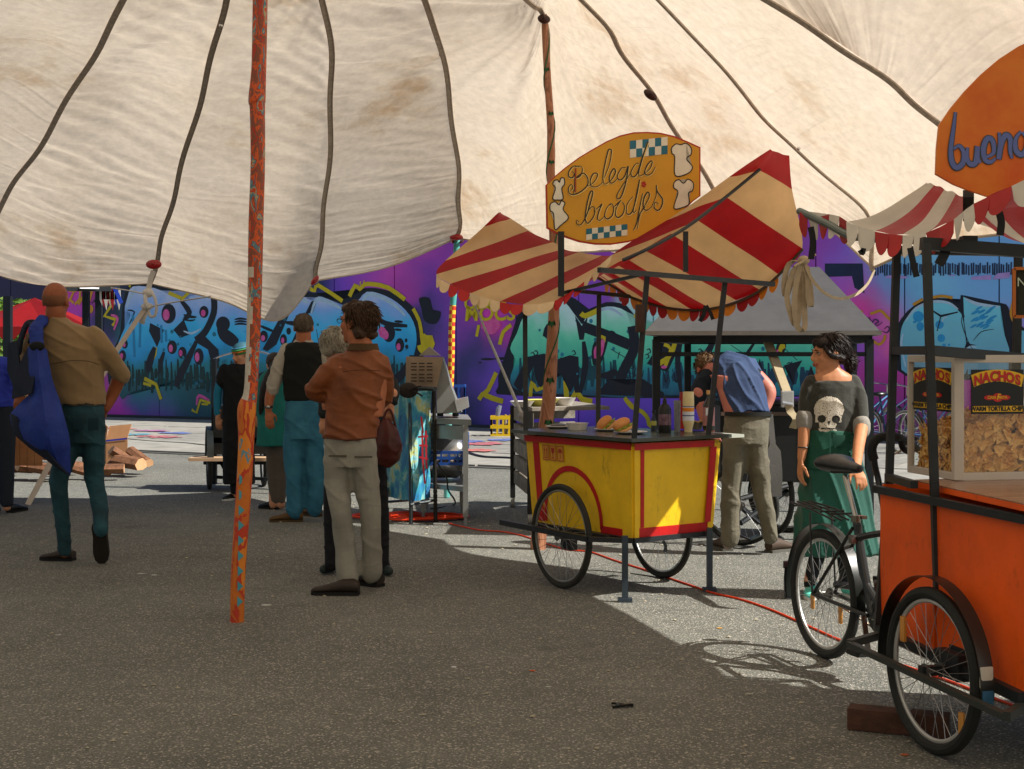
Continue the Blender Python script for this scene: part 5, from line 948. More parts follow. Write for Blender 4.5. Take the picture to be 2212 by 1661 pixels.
# saddle
bm = B(); prof = [(-.135, .012, .012), (-.12, .03, .02), (-.07, .036, .028), (0, .052, .034), (.06, .092, .042), (.10, .108, .045), (.135, .095, .04), (.155, .05, .025)]
rings = []
for d_, w_, h_ in prof:
    c = seat + BD * d_ + Z_ * (.045 + (.012 if d_ > .05 else 0) - abs(d_) * .04); rings.append([bm.verts.new(c + BL * w_ * math.cos(t) + Z_ * h_ * math.sin(t)) for t in [2 * math.pi * k / 16 for k in range(16)]])
for A, Q in zip(rings, rings[1:]):
    for k in range(16): bm.faces.new((A[k], A[(k + 1) % 16], Q[(k + 1) % 16], Q[k]))
bm.faces.new(rings[0]); bm.faces.new(rings[-1]); bmesh.ops.subdivide_edges(bm, edges=bm.edges, cuts=1, use_grid_fill=True, smooth=.5)
part('saddle', bm, mat('saddle_leather', '15171a', .38, spec=.6, bump=.1), trike, True, None)
bb('saddle_rail', [seat + BD * .08 + Z_ * .01 + BL * .03, seat - BD * .08 + Z_ * .02 + BL * .02], .005, rk); bb('saddle_rail', [seat + BD * .08 + Z_ * .01 - BL * .03, seat - BD * .08 + Z_ * .02 - BL * .02], .005, rk)
# cranks, chainguard, chain
bm = B(); lathe(bm, BBp + BL * .03, [(.02, -.01), (.085, -.004), (.085, .004), (.02, .01)], 28, BL); part('chain_ring', bm, mat('ring_steel', '4a4a46', .35, .8), trike)
bb('chain_guard', [hub - BD * .02 + Z_ * .045 + BL * .055, hub - BD * .2 + Z_ * .06 + BL * .055, BBp + Z_ * .095 + BL * .055, BBp - BD * .08 + Z_ * .03 + BL * .055], .018, mat('guard_black', '141414', .35), 8)
bm = B()
for k in range(44):
    f = k / 43; q = hub + BL * .05 - Z_ * .04 + (BBp - hub - Z_ * .045) * f; ball(bm, q, (.006, .004, .005), 4)
tag(part('chain', bm, mat('chain', '8a7a6a', .3, .8), trike), kind='stuff')
for s_, dd in ((1, 1), (-1, -1)):
    e = BBp + BL * .05 * s_ + (BD * .05 + Z_ * .155) * dd; bm = B(); bar(bm, BBp + BL * .045 * s_, e, .016, .022); o = part('crank', bm, mat('crank', '55554f', .3, .7), trike, False)
    bm = B(); box(bm, e + BL * .05 * s_, .1, .075, .024, BD, BL, Z_, .005); part('pedal', bm, mat('pedal', '1c1c1a', .6), o, False)
    bm = B(); box(bm, e + BL * .05 * s_ + BD * .051, .004, .05, .014, BD, BL, Z_); part('pedal_reflector', bm, amb, o, False)
bm = B(); box(bm, hub + Z_ * -.06 + BD * .13 + BL * .01, .03, .012, .08, BD, BL, Z_, .008); part('reflector', bm, amb, trike); bm = B(); box(bm, hub + Z_ * -.08 - BD * .14 + BL * .01, .03, .012, .09, BD, BL, Z_, .008); part('reflector', bm, amb, trike)
# caliper, cables, handlebar
bm = B(); box(bm, SC - Z_ * .09 + BD * -.02 - BL * .02, .03, .05, .04, BD, BL, Z_, .006); bar(bm, SC - Z_ * .09 - BD * .04, SC - Z_ * .17 - BD * .05, .014); part('brake_caliper', bm, mat('caliper', '8a8680', .3, .8), trike)
bb('cable', [P(1918, 1085, 5.9), P(1906, 1190, 6.1), P(1893, 1280, 6.3), P(1878, 1350, 6.4)], .003)
grip = mat('grip_black', '171918', .75)
bb('handlebar', [P(1918, 1200, 6.0), P(1912, 1120, 6.05), P(1898, 1040, 6.1), P(1890, 1005, 6.1), P(1887, 975, 6.1)], .014, mat('bar_steel', '3a3e40', .3, .7)); bb('grip', [P(1888, 993, 6.1), P(1883, 970, 6.1), P(1892, 950, 6.1), P(1912, 943, 6.12), P(1936, 944, 6.15)], .021, grip)
bb('handlebar', [P(1936, 944, 6.15), P(1950, 948, 6.2), P(2010, 990, 6.5)], .016, grip); bb('brake_lever', [P(1958, 962, 6.2), P(1948, 972, 6.2), P(1930, 981, 6.2), P(1926, 987, 6.2)], .006, mat('lever', 'a8a8a4', .2, .9)); bb('brake_lever_mount', [P(1945, 950, 6.2), P(1952, 970, 6.2), P(1970, 978, 6.25)], .014, grip)
# awning
nr, nc = 'b0141c', 'd8d0c0'
RL = dep([(2212, 262), (2212, 335), (2196, 392), (2150, 430), (2110, 442), (2062, 424), (2000, 393), (1978, 404), (1960, 416)], (5.3, 6.3))
def dp(pts): return [P(x, y, Y) for x, y, Y in pts]
Ln = dp([(2330, 330, 5.3), (2250, 360, 5.35), (2185, 402, 5.4), (2125, 428, 5.45), (2065, 470, 5.55), (2015, 498, 5.65), (1965, 507, 5.75), (1905, 502, 5.85), (1832, 482, 6.0)])
Rn = dp([(2400, 400, 6.0), (2300, 420, 6.0), (2212, 442, 6.0), (2160, 440, 6.0), (2103, 432, 6.05), (2062, 420, 6.1), (2042, 408, 6.15), (2020, 400, 6.2), (2000, 393, 6.25)])
Ln2 = dp([(2330, 330, 5.3), (2185, 402, 5.4), (2103, 440, 5.48), (2060, 474, 5.55), (2000, 503, 5.7), (1950, 508, 5.8), (1890, 500, 5.9), (1828, 479, 6.05)])
Rn2 = dp([(2400, 410, 6.0), (2230, 440, 6.0), (2140, 442, 6.05), (2098, 433, 6.1), (2065, 418, 6.15), (2040, 408, 6.2), (2018, 399, 6.23), (2001, 393, 6.25)])
En = dp([(2420, 520, 6.6), (2330, 560, 6.7), (2260, 545, 6.75), (2212, 525, 6.8), (2160, 500, 6.85), (2110, 478, 6.9), (2070, 460, 6.95), (2040, 445, 7.0)])
awning(trike, Ln2, Rn2, En, stripe_cloth('trike_awning', nc, nr, 7), .03, 70, 22)
rs_, cs_ = mat('valance_red', 'a8181a', .5), mat('valance_white', 'ccc6ba', .5)
for i in range(0, 7):
    seg = [lerp_list(Ln2, (i + k / 8) / 7) for k in range(9)]; n = max(2, round((seg[-1] - seg[0]).length / .095)); m_ = (cs_, rs_)[i % 2]
    scallops(trike, seg, n, .10, m_, m_, (-.1, -.3, -1))
bb('awning_tube', [P(1727, 456, 6.9), P(1790, 485, 6.6), P(1850, 512, 6.3), P(1990, 520, 5.9)], .018, mat('tube_grey', '5a6660', .45, .4))
sg2 = dp([(1728, 458, 6.85), (1760, 470, 6.75), (1800, 462, 6.6), (1830, 478, 6.4)])
bm = B(); quad_box(bm, P(1750, 457, 6.85), P(1793, 463, 6.7), P(1783, 478, 6.7), P(1760, 475, 6.8), (0, -1, .3), .003); part('awning_flap', bm, cs_, trike, True)
scallops(trike, sg2, 5, .115, rs_, cs_, (0, 0, -1), 0, per=1)
rb = mat('black_ribbon', '14161a', .6)
for pts, w in (([(1751, 490), (1756, 520), (1752, 560)], .03), ([(1966, 535), (1972, 565), (1980, 598)], .025), ([(2038, 515), (2043, 540), (2028, 572)], .04), ([(2157, 455), (2163, 480), (2160, 508)], .03), ([(1857, 540), (1863, 547), (1866, 536)], .02)):
    Y0 = 6.7 if pts[0][0] < 1800 else 5.6; bm = B(); ribbon(bm, smooth_pts([P(a, b, Y0) for a, b in pts], 4), w, (1, 0, .1), .003); part('ribbon', bm, rb, trike)
# round sign
sp = [(2022, 376), (2024, 320), (2029, 270), (2055, 232), (2085, 196), (2120, 160), (2160, 126), (2200, 100), (2260, 72), (2330, 55), (2400, 60), (2460, 80), (2530, 120), (2530, 330), (2480, 370), (2400, 405), (2300, 425), (2200, 430), (2132, 424), (2090, 410), (2060, 398)]
Yq = 5.75
bm = B(); poly_prism(bm, [P(a, b, Yq) for a, b in sp], (0, -1, 0), .02); s2 = part('sign_board', bm, mat('sign_orange', 'cc5410', .5, col2='e08420', vs=3.2), trike, False)
sb = mat('sign_blue', '5a6aa8', .6); sbd = mat('sign_blue_edge', '3a4a50', .6)
lt = [[(2064, 242), (2060, 275), (2054, 320), (2056, 348), (2066, 362), (2080, 352), (2082, 330), (2072, 315), (2060, 322)], [(2090, 318), (2089, 342), (2096, 354), (2108, 350), (2112, 316), (2112, 340), (2118, 352)],
      [(2128, 340), (2146, 330), (2144, 304), (2132, 300), (2124, 322), (2128, 345), (2140, 350), (2150, 342)], [(2158, 286), (2160, 318), (2157, 344), (2162, 312), (2172, 292), (2182, 300), (2182, 326), (2186, 342)], [(2206, 284), (2194, 300), (2194, 324), (2206, 334), (2216, 324), (2218, 300), (2208, 286)], [(2250, 286), (2236, 284), (2232, 300), (2246, 312), (2246, 328), (2230, 332)]]
for q in lt:
    q2 = smooth_pts([V((a, b, 0)) for a, b in q], 5); bm = B(); stroke(bm, [P(p.x, p.y, Yq - .003) for p in q2], (0, -1, 0), .030, 0, True); part('sign_letter_edge', bm, sbd, s2, False)
    bm = B(); stroke(bm, [P(p.x, p.y, Yq - .005) for p in q2], (0, -1, 0), .021, 0, True); part('sign_letter', bm, sb, s2, False)
tr(P(2092, 418, 5.85), P(2092, 470, 5.95), .045, 'sign_post')
# chalkboard at the right edge
bm = B(); c = P(2222, 632, 5.5); box(bm, c, .09, .02, .20); part('chalkboard', bm, mat('slate_board', '24281c', .8), trike, False)
bm = B(); f = [P(2190, 580, 5.48), P(2190, 684, 5.48), P(2260, 684, 5.48), P(2260, 580, 5.48)]
for a, b in zip(f, f[1:] + f[:1]): bar(bm, a, b, .012)
part('chalkboard_frame', bm, mat('board_frame', 'b0601c', .5), trike, False); text_mesh('chalk_writing', 'N', .05, P(2207, 610, 5.47), (1, 0, 0), (0, 0, 1), mat('chalk', 'b8c4b0', .9), trike, .0005)
# ------------------------------------------------------------------ display case
case = thing('nacho_display_case', 'white framed glass warmer case full of tortilla chips on the orange trike', 'display case', t3(.1, .5, .985))
wf = mat('case_white', 'c4bcb0', .45, var=.06); X0, X1, Bv0, Bv1, z0, z1 = .27, -.12, .215, .80, .987, 1.495
def cs(t, b, z): return t3(t, b, z)
def cb(a, b, w=.028, n='case_frame', m=None): bm = B(); bar(bm, a, b, w, w, None, .003); return part(n, bm, m or wf, case, False)
cb(cs(X0, Bv0, z0), cs(X0, Bv0, z1), .04); cb(cs(X1, Bv0, z0), cs(X1, Bv0, z1), .025); cb(cs(X0, Bv1, z0), cs(X0, Bv1, z1), .04); cb(cs(X1, Bv1, z0), cs(X1, Bv1, z1), .025)
for z in (z0 + .014, z1 - .014): cb(cs(X0, Bv0, z), cs(X1, Bv0, z), .03); cb(cs(X0, Bv0, z), cs(X0, Bv1, z), .032); cb(cs(X1, Bv0, z), cs(X1, Bv1, z), .03); cb(cs(X0, Bv1, z), cs(X1, Bv1, z), .03)
gl = bpy.data.materials.new('case_glass'); gl.use_nodes = True; N = gl.node_tree.nodes; L = gl.node_tree.links; tb_ = N.new('ShaderNodeBsdfTransparent'); gs = N.new('ShaderNodeBsdfGlossy'); gs.inputs['Roughness'].default_value = .05; mx_ = N.new('ShaderNodeMixShader'); fr_ = N.new('ShaderNodeValue'); fr_.outputs[0].default_value = .05
tb_.inputs[0].default_value = (.93, .95, .95, 1); L.new(fr_.outputs[0], mx_.inputs[0]); L.new(tb_.outputs[0], mx_.inputs[1]); L.new(gs.outputs[0], mx_.inputs[2]); L.new(mx_.outputs[0], N['Material Output'].inputs[0])
for a, b in ((cs(X0, Bv0, 0), cs(X1, Bv0, 0)), (cs(X0, Bv0, 0), cs(X0, Bv1, 0)), (cs(X1, Bv0, 0), cs(X1, Bv1, 0))):
    bm = B(); n = (b - a).cross(Z_).normalized(); quad_box(bm, a + Z_ * z0, b + Z_ * z0, b + Z_ * z1, a + Z_ * z1, n, .003); part('glass_pane', bm, gl, case, False)
bm = B(); quad_box(bm, cs(X1 + .02, Bv0 + .28, z0), cs(X1 + .02, Bv1 - .02, z0), cs(X1 + .02, Bv1 - .02, z1 - .1), cs(X1 + .02, Bv0 + .28, z1 - .1), (0, -1, 0), .004); part('rear_panel', bm, mat('case_grey', 'a09a90', .5), case, False)
# chips
chm = mat('tortilla_chip', (.90, .46, .12), .6, col2=(.96, .60, .22), vs=14, bump=.2, bs=90); ch = B()
for k in range(3600):
    u, w = random.random(), random.random(); t = X1 + .03 + (X0 - X1 - .05) * u; b = Bv0 + .02 + (Bv1 - Bv0 - .03) * w
    top = 1.18 + .07 * min(1, w * 2.2) + .02 * noise.noise(V((u * 4, w * 4, 0))) - .07 * max(0, w * 1.6 - .9)
    if b < Bv0 + .05 or t > X0 - .06: z = z0 + .01 + (top - z0) * random.random()
    else: z = top - .03 * random.random()
    c = cs(t, b, z); R = Matrix.Rotation(random.random() * 6.28, 3, 'Z') @ Matrix.Rotation(random.uniform(.2, 1.7), 3, 'X') @ Matrix.Rotation(random.random() * 6.28, 3, 'Z'); s = random.uniform(.02, .03)
    v = [ch.verts.new(c + R @ V((s * math.cos(a), s * math.sin(a), .004 * math.cos(a * 2)))) for a in (0, 2.09, 4.19)]; m_ = ch.verts.new(c + R @ V((0, 0, .005)))
    for i in range(3): ch.faces.new((v[i], v[(i + 1) % 3], m_))
tag(part('chips_filling', ch, chm, case, False), kind='stuff')
bm = B(); quad_box(bm, cs(X0 - .03, Bv0 + .005, z0), cs(X1 + .03, Bv0 + .02, z0), cs(X1 + .03, Bv0 + .02, 1.1), cs(X0 - .03, Bv0 + .02, 1.1), (-1, 0, 0), .001); bm.free()
bm = B(); core = []
for (t_, b_) in ((X0 - .05, Bv0 + .05), (X0 - .05, Bv1 - .04), (X1 + .07, Bv1 - .04), (X1 + .07, Bv0 + .05)): core.append(cs(t_, b_, 0))
quad_box(bm, *[p + Z_ * z for p, z in zip(core, (1.13, 1.19, 1.19, 1.13))], (0, 0, 1), .135); part('chips_mass', bm, chm, case, False)
for k in range(290):
    # chips lying against the front and side glass
    if k % 3: w = random.random(); c = cs(X0 - .014 - random.random() * .01, Bv0 + .03 + .4 * w, z0 + .02 + random.random() * (.17 + .07 * min(1, w * 3)))
    else: u = random.random(); c = cs(X1 + .04 + (X0 - X1 - .07) * u, Bv0 + .018 + random.random() * .01, z0 + .02 + random.random() * .17)
    nrm = V((-TN if False else -V((0, 0, 0)))) if False else None
    s = random.uniform(.022, .034); R = Matrix.Rotation(random.uniform(-.7, .7), 3, 'Z') @ Matrix.Rotation(math.pi / 2 + random.uniform(-.5, .5), 3, 'X') @ Matrix.Rotation(random.random() * 6.28, 3, 'Z')
    if k % 3 == 0: R = Matrix.Rotation(math.pi / 2, 3, 'Z') @ R
    bm = B(); v = [bm.verts.new(c + R @ V((s * math.cos(a), s * math.sin(a), .003))) for a in (0, 1.05, 2.09, 3.14, 4.19, 5.24)]
    for i in (1, 3, 5): v[i].co = c + (v[i].co - c) * .56
    m_ = bm.verts.new(c + R @ V((0, 0, -.004)))
    for i in range(6): bm.faces.new((v[i], v[(i + 1) % 6], m_))
    part('tortilla_chip', bm, chm, case, False)
sc_ = thing('chip_scoop', 'grey metal scoop buried in the chips inside the display case', 'scoop', cs(.2, .62, 1.07))
bm = B(); c = cs(X0 - .03, .60, 1.13); quad_box(bm, c + V((-.12, 0, -.07)), c + V((.06, .02, -.06)), c + V((.10, .02, .06)), c + V((-.02, 0, .03)), (0, -1, .2), .004); part('scoop_blade', bm, mat('scoop_metal', '5c6258', .3, .8), sc_)
bm = B(); tube(bm, [c + V((.08, .01, .05)), c + V((.2, .02, .12))], .012, 10); part('scoop_handle', bm, blkp, sc_)
# printed signs
bs_ = mat('sticker_black', '0e0f0c', .35); ys_ = mat('sticker_yellow', 'e8b81c', .4); rs2 = mat('sticker_red', 'c0201c', .4)
def nsign(o, xd, w, h):
    o = V(o); xd = V(xd).normalized(); n = xd.cross(Z_).normalized(); st = None
    def q(u, v, off=0): return o + xd * (u * w) + Z_ * (v * h) + n * off
    bm = B(); quad_box(bm, q(0, 0, .003), q(1, 0, .003), q(1, 1, .003), q(0, 1, .003), n, .002); st = part('printed_sign', bm, bs_, case, False)
    def arc(u, v): return q(.5 + (u - .5) * (1 + .12 * v), .60 + v * .27 + .13 * (1 - ((u - .5) / .46) ** 2), .0042)
    bm = B(); K_ = 16
    for i in range(K_):
        u0, u1 = .05 + .9 * i / K_, .05 + .9 * (i + 1) / K_; flat(bm, [arc(u0, 0), arc(u1, 0), arc(u1, 1), arc(u0, 1)], n, 0)
    part('sign_banner', bm, ys_, st, False)
    for i, chh in enumerate('NACHOS'):
        u = .14 + .72 * i / 5; c = arc(u, .42); d = (arc(u + .02, .42) - arc(u - .02, .42)).normalized()
        text_mesh('sign_letter', chh, h * .30, c + n * .0016 + V((.0015, 0, -.0015)), d, Z_, bs_, st, .0003, .0025, 0, .95 * w / h / 1.35)
        text_mesh('sign_letter', chh, h * .30, c + n * .0024, d, Z_, rs2, st, .0003, .0022, 0, .95 * w / h / 1.35)
    bm = B()
    for (cu, rw, rh) in ((.34, .10, .055), (.5, .10, .1), (.64, .10, .055)): flat(bm, [q(cu + rw * math.cos(t), .37 + rh * math.sin(t), .0042 + cu * .0003) for t in [i * .393 for i in range(16)]], n, 0)
    part('sign_emblem', bm, rs2, st, False)
    text_mesh('sign_letter', 'CASA FIESTA', h * .085, q(.49, .37, .0066), xd, Z_, ys_, st, .0002, .0004, 0, w / h / 1.3); text_mesh('sign_letter', 'F', h * .2, q(.505, .375, .007), xd, Z_, ys_, st, .0002, .0003, .2)
    bm = B(); flat(bm, [q(.03, .05, .0042), q(.97, .05, .0042), q(.985, .08, .0042), q(.985, .15, .0042), q(.97, .18, .0042), q(.03, .18, .0042), q(.015, .15, .0042), q(.015, .08, .0042)], n, 0); part('sign_strip', bm, ys_, st, False)
    text_mesh('sign_letter', 'WARM TORTILLA CHIPS', h * .135, q(.5, .115, .0064), xd, Z_, bs_, st, .0002, .0012, 0, w / h / 1.42)
nsign(cs(X0 + .001, Bv0 + .058, 1.255), TB, .238, .182); nsign(cs(X1 + .03, Bv0 - .001, 1.262), TN, .33, .182)
c = cs(X0 + .001, Bv0 + .035, 1.26); bm = B(); quad_box(bm, c, c + TB * .02, c + TB * .02 + Z_ * .18, c + Z_ * .18, -TN, .002); bm.free()
# wood block chocking the wheel
a, b = G(1840, 1578), G(2060, 1600); bm = B(); d = (b - a).normalized(); box(bm, (a + b) / 2 + V((0, .05, .045)), (b - a).length, .1, .085, d, d.cross(Z_), Z_, .006)
solo('wood_block', bm, mat('block_wood', '3c2a1e', .9, col2='5c3a2c', vs=12, bump=.6, bs=50), 'weathered reddish wood block wedged under the near trike wheel', 'wood block')
# ------------------------------------------------------------------ people
_folded = set()
def cloth_folds(m, f):
    """creases finer than the mesh: ridged relief stretched along the cloth"""
    if m.name in _folded: return
    _folded.add(m.name); N = m.node_tree.nodes; L = m.node_tree.links; b = N['Principled BSDF']; tc = N.new('ShaderNodeTexCoord'); mp = N.new('ShaderNodeMapping')
    mp.inputs['Rotation'].default_value = (.3, .5, .2); mp.inputs['Scale'].default_value = (f[0] * 2.0, f[1] * 2.0, f[2] * 2.2); L.new(tc.outputs['Object'], mp.inputs[0])
    n = N.new('ShaderNodeTexNoise'); n.noise_type = 'RIDGED_MULTIFRACTAL'; n.inputs['Scale'].default_value = 1; n.inputs['Detail'].default_value = 2.5; n.inputs['Distortion'].default_value = .5; L.new(mp.outputs[0], n.inputs['Vector'])
    bp = N.new('ShaderNodeBump'); bp.inputs['Strength'].default_value = .3; bp.inputs['Distance'].default_value = .015; L.new(n.outputs[0], bp.inputs['Height'])
    if b.inputs['Normal'].links: L.new(b.inputs['Normal'].links[0].from_socket, bp.inputs['Normal'])
    L.new(bp.outputs[0], b.inputs['Normal'])
def remeshed(name, bm, m, parent, vox=.011, smooth=3, fold=None, angle=None):
    """join the overlapping closed forms of one body or garment into one continuous surface"""
    me = bpy.data.meshes.new(name + '_src'); bmesh.ops.recalc_face_normals(bm, faces=bm.faces); bm.to_mesh(me); bm.free()
    o = bpy.data.objects.new(name + '_src', me); C.objects.link(o); md = o.modifiers.new('r', 'REMESH'); md.mode = 'VOXEL'; md.voxel_size = vox
    if smooth: s_ = o.modifiers.new('s', 'SMOOTH'); s_.factor = .5; s_.iterations = smooth
    dg = bpy.context.evaluated_depsgraph_get(); out = bpy.data.meshes.new_from_object(o.evaluated_get(dg)); bpy.data.objects.remove(o); bpy.data.meshes.remove(me)
    out.name = name; out.materials.clear()
    if fold:
        cloth_folds(m, fold[1]); amp, f, dirs = fold; amp *= (.4 if name == 'hair' else .5 if name in ('trousers', 'jeans') else .75); thin = {'trousers': .010, 'jeans': .010, 'jacket': .007, 'shirt': .005, 'sweater': .006, 'tshirt': .006}.get(name.split('.')[0], 0); n = len(out.vertices); ns = [v.normal.copy() for v in out.vertices]
        for v, nn in zip(out.vertices, ns):
            p = v.co; q = V((p.x * f[0] + p.z * 2.2, p.y * f[1], p.z * f[2] * (.6 if thin > .008 else 1) + p.x * 3)); rd_ = max(0, 1 - abs(noise.noise(q)) * 3.2); d = (rd_ * rd_ * 1.5 - .45) + noise.noise(q * 1.9 + V((5, 1, 2))) * .25 + noise.noise(V((p.x * 4, p.y * 4, p.z * 3))) * .6
            v.co = p + nn * (d * amp - thin)
    return link(name, out, m, parent, True, angle)
def ell(bm, c, w, d, h0=None, yaw=0): pass
def torso(bm, rings, yaw=0, n=20):
    """rings: (centre, half width, half depth)"""
    cs, sn = math.cos(yaw), math.sin(yaw); R = []
    for c, w, d in rings:
        c = V(c); R.append([bm.verts.new(c + V((w * math.cos(t) * cs - d * math.sin(t) * sn, w * math.cos(t) * sn + d * math.sin(t) * cs, 0))) for t in [2 * math.pi * k / n for k in range(n)]])
    for A, Q in zip(R, R[1:]):
        for k in range(n): bm.faces.new((A[k], A[(k + 1) % n], Q[(k + 1) % n], Q[k]))
    bm.faces.new(R[0][::-1]); bm.faces.new(R[-1])
def limb(bm, pts, r, n=14, sub=4, flat_=1.0):
    pts = [V(p) for p in pts]; rr = list(r)
    if len(pts) > 2: pts2 = smooth_pts(pts, sub); rs = [x.x for x in smooth_pts([V((q, 0, 0)) for q in rr], sub)]
    else: pts2, rs = pts, rr
    tube(bm, pts2, [(x, x * flat_) for x in rs], n); ball(bm, pts2[0], rs[0] * .98, 12); ball(bm, pts2[-1], rs[-1] * .98, 12)
def inner(bm, chest, hip, legs, arms=()):
    """the parts of the body under the clothes, so that it stays one figure"""
    limb(bm, [chest, chest.lerp(hip, .5), hip], [.07, .065, .075], 10, 3)
    for a in legs: limb(bm, [hip] + list(a), [.06, .05, .042, .036][:len(a) + 1], 10, 3)
    for a in arms: limb(bm, [chest] + list(a), [.045, .034, .030, .026, .024][:len(a) + 1], 10, 3)
def hmat(yaw, pitch=0, roll=0):
    """head frame: y forward (yaw measured from +Y, positive to the left), z up"""
    return Matrix.Rotation(yaw, 3, 'Z') @ Matrix.Rotation(pitch, 3, 'X') @ Matrix.Rotation(roll, 3, 'Y')
def head_form(bm, c, M, k=1.0, fem=False):
    def q(x, y, z): return c + M @ V((x * k, y * k, z * k))
    def b(x, y, z, r, seg=16): ball(bm, q(x, y, z), tuple(v * k for v in r), seg, M)
    b(0, -.012, .03, (.076, .097, .088)); b(0, .03, -.035, (.060, .066, .07)); b(0, .045, -.075, (.046, .045, .04)); b(0, .073, -.098, (.024, .022, .019))
    b(0, .085, .028, (.045, .014, .012)); b(.035, .062, -.022, (.026, .024, .024)); b(-.035, .062, -.022, (.026, .024, .024)); b(.031, .076, .019, (.017, .013, .006), 10); b(-.031, .076, .019, (.017, .013, .006), 10)
    tube(bm, [q(0, .088, .02), q(0, .106, -.008), q(0, .117, -.024)], [.008 * k, .011 * k, .012 * k], 10); b(0, .104, -.03, (.019, .013, .009), 10)
    b(0, .094, -.053, (.022, .012, .0075), 10); b(0, .092, -.064, (.020, .012, .008), 10)
    for s_ in (-1, 1): b(.078 * s_, -.008, -.008, (.010, .022, .032), 12)
def face_bits(par, c, M, k=1.0, brow=None, lips=None, glasses=None, eyes=True):
    def q(x, y, z): return c + M @ V((x * k, y * k, z * k))
    if eyes:
        for s_ in (-1, 1):
            bm = B(); ball(bm, q(.031 * s_, .0775, .012), .0105 * k, 12); o = part('eye', bm, mat('eye_white', '9a8a7e', .3), par)
            bm = B(); ball(bm, q(.031 * s_, .0845, .012), .0050 * k, 10); part('iris', bm, mat('iris_dark', '1c120c', .2), par)
            bm = B(); tube(bm, [q(.012 * s_, .096, .030), q(.03 * s_, .096, .034), q(.05 * s_, .083, .028)], [.002, .0035, .0015], 6); part('eyebrow', bm, brow or mat('brow_dark', '20140e', .8), par)
            bm = B(); tube(bm, [q(.016 * s_, .089, .018), q(.031 * s_, .0925, .022), q(.046 * s_, .083, .017)], .0022 * k, 5); part('eyelid', bm, brow or mat('brow_dark', '20140e', .8), par)
    if lips:
        bm = B(); tube(bm, smooth_pts([q(-.026, .086, -.054), q(-.012, .1035, -.055), q(0, .1065, -.056), q(.012, .1035, -.055), q(.026, .086, -.054)], 3), .005 * k, 8)
        tube(bm, smooth_pts([q(-.022, .087, -.060), q(0, .105, -.066), q(.022, .087, -.060)], 3), .005 * k, 8); part('lips', bm, lips, par)
    if glasses:
        bm = B()
        for s_ in (-1, 1):
            cc = q(.032 * s_, .104, .010); tube(bm, [cc + M @ V((.024 * math.cos(t), 0, .016 * math.sin(t))) for t in [i * .393 for i in range(16)]], .0022, 6, closed=True); tube(bm, [q(.056 * s_, .102, .014), q(.082 * s_, .02, .014), q(.082 * s_, -.02, .006)], .0026, 6)
        tube(bm, [q(-.008, .106, .014), q(.008, .106, .014)], .002, 6); part('glasses', bm, glasses, par)
def strands(par, c, M, cen, rad, m, n=220, L_=.05, lo=-.6, jit=.012):
    """locks lying over the hair so that its outline breaks up"""
    bm = B()
    for k in range(n):
        z = random.uniform(lo, .98); a = random.uniform(-math.pi, math.pi)
        if abs(a - math.pi / 2) < .9 and z < .55: continue
        rr = math.sqrt(1 - z * z); p = V((rr * math.cos(a) * rad[0], rr * math.sin(a) * rad[1], z * rad[2])); nn = V((p.x / rad[0] ** 2, p.y / rad[1] ** 2, p.z / rad[2] ** 2)).normalized()
        t = V((random.uniform(-.5, .5), -.5 * rr, -1)); t = (t - nn * t.dot(nn)).normalized(); l_ = L_ * random.uniform(.6, 1.3)
        pts = [p - nn * .004, p + t * l_ * .5 + nn * random.uniform(0, jit * .6), p + t * l_ + nn * random.uniform(-.006, jit)]
        tube(bm, [c + M @ (V(cen) + q_) for q_ in pts], [.0035, .003, .0008], 4)
    tag(part('hair_strands', bm, m, par, True, None), kind='stuff')
def hand(bm, w, d, side, palm_n, s=1.0, curl=.5, spread=.18):
    """w wrist, d direction of the fingers, side: direction of the thumb, palm_n: palm faces this way"""
    d = V(d).normalized(); t = V(side); t = (t - d * t.dot(d)).normalized(); n = V(palm_n); n = (n - d * n.dot(d) - t * n.dot(t)); n = n.normalized() if n.length > 1e-4 else d.cross(t)
    k = s
    tube(bm, [w - d * .01, w + d * .03 * k, w + d * .06 * k, w + d * .09 * k], [(.026 * k, .018 * k), (.034 * k, .015 * k), (.040 * k, .014 * k), (.036 * k, .012 * k)], 14, up=n)
    for i, (o, L_) in enumerate(((.030, .072), (.010, .082), (-.010, .077), (-.029, .060))):
        b = w + d * .088 * k + t * o * k; dd = (d + t * o * spread * 8).normalized(); p = [b - dd * .02 * k, b]; a = 0
        for seg in (.42, .32, .26): a += curl * .8; p.append(p[-1] + (dd * math.cos(a) + n * math.sin(a)) * L_ * seg * k)
        tube(bm, p, [.0085 * k, .0088 * k, .0082 * k, .0075 * k, .006 * k], 8); ball(bm, p[-1], .006 * k, 8)
    b = w + d * .03 * k + t * .028 * k; p = [b - t * .01 * k, b + (d * .5 + t * .7 + n * .2).normalized() * .03 * k, b + (d * .75 + t * .55 + n * .3).normalized() * .058 * k, b + (d * .85 + t * .4 + n * .4).normalized() * .08 * k]
    tube(bm, p, [.013 * k, .0115 * k, .0095 * k, .0075 * k], 8); ball(bm, p[-1], .0078 * k, 8)
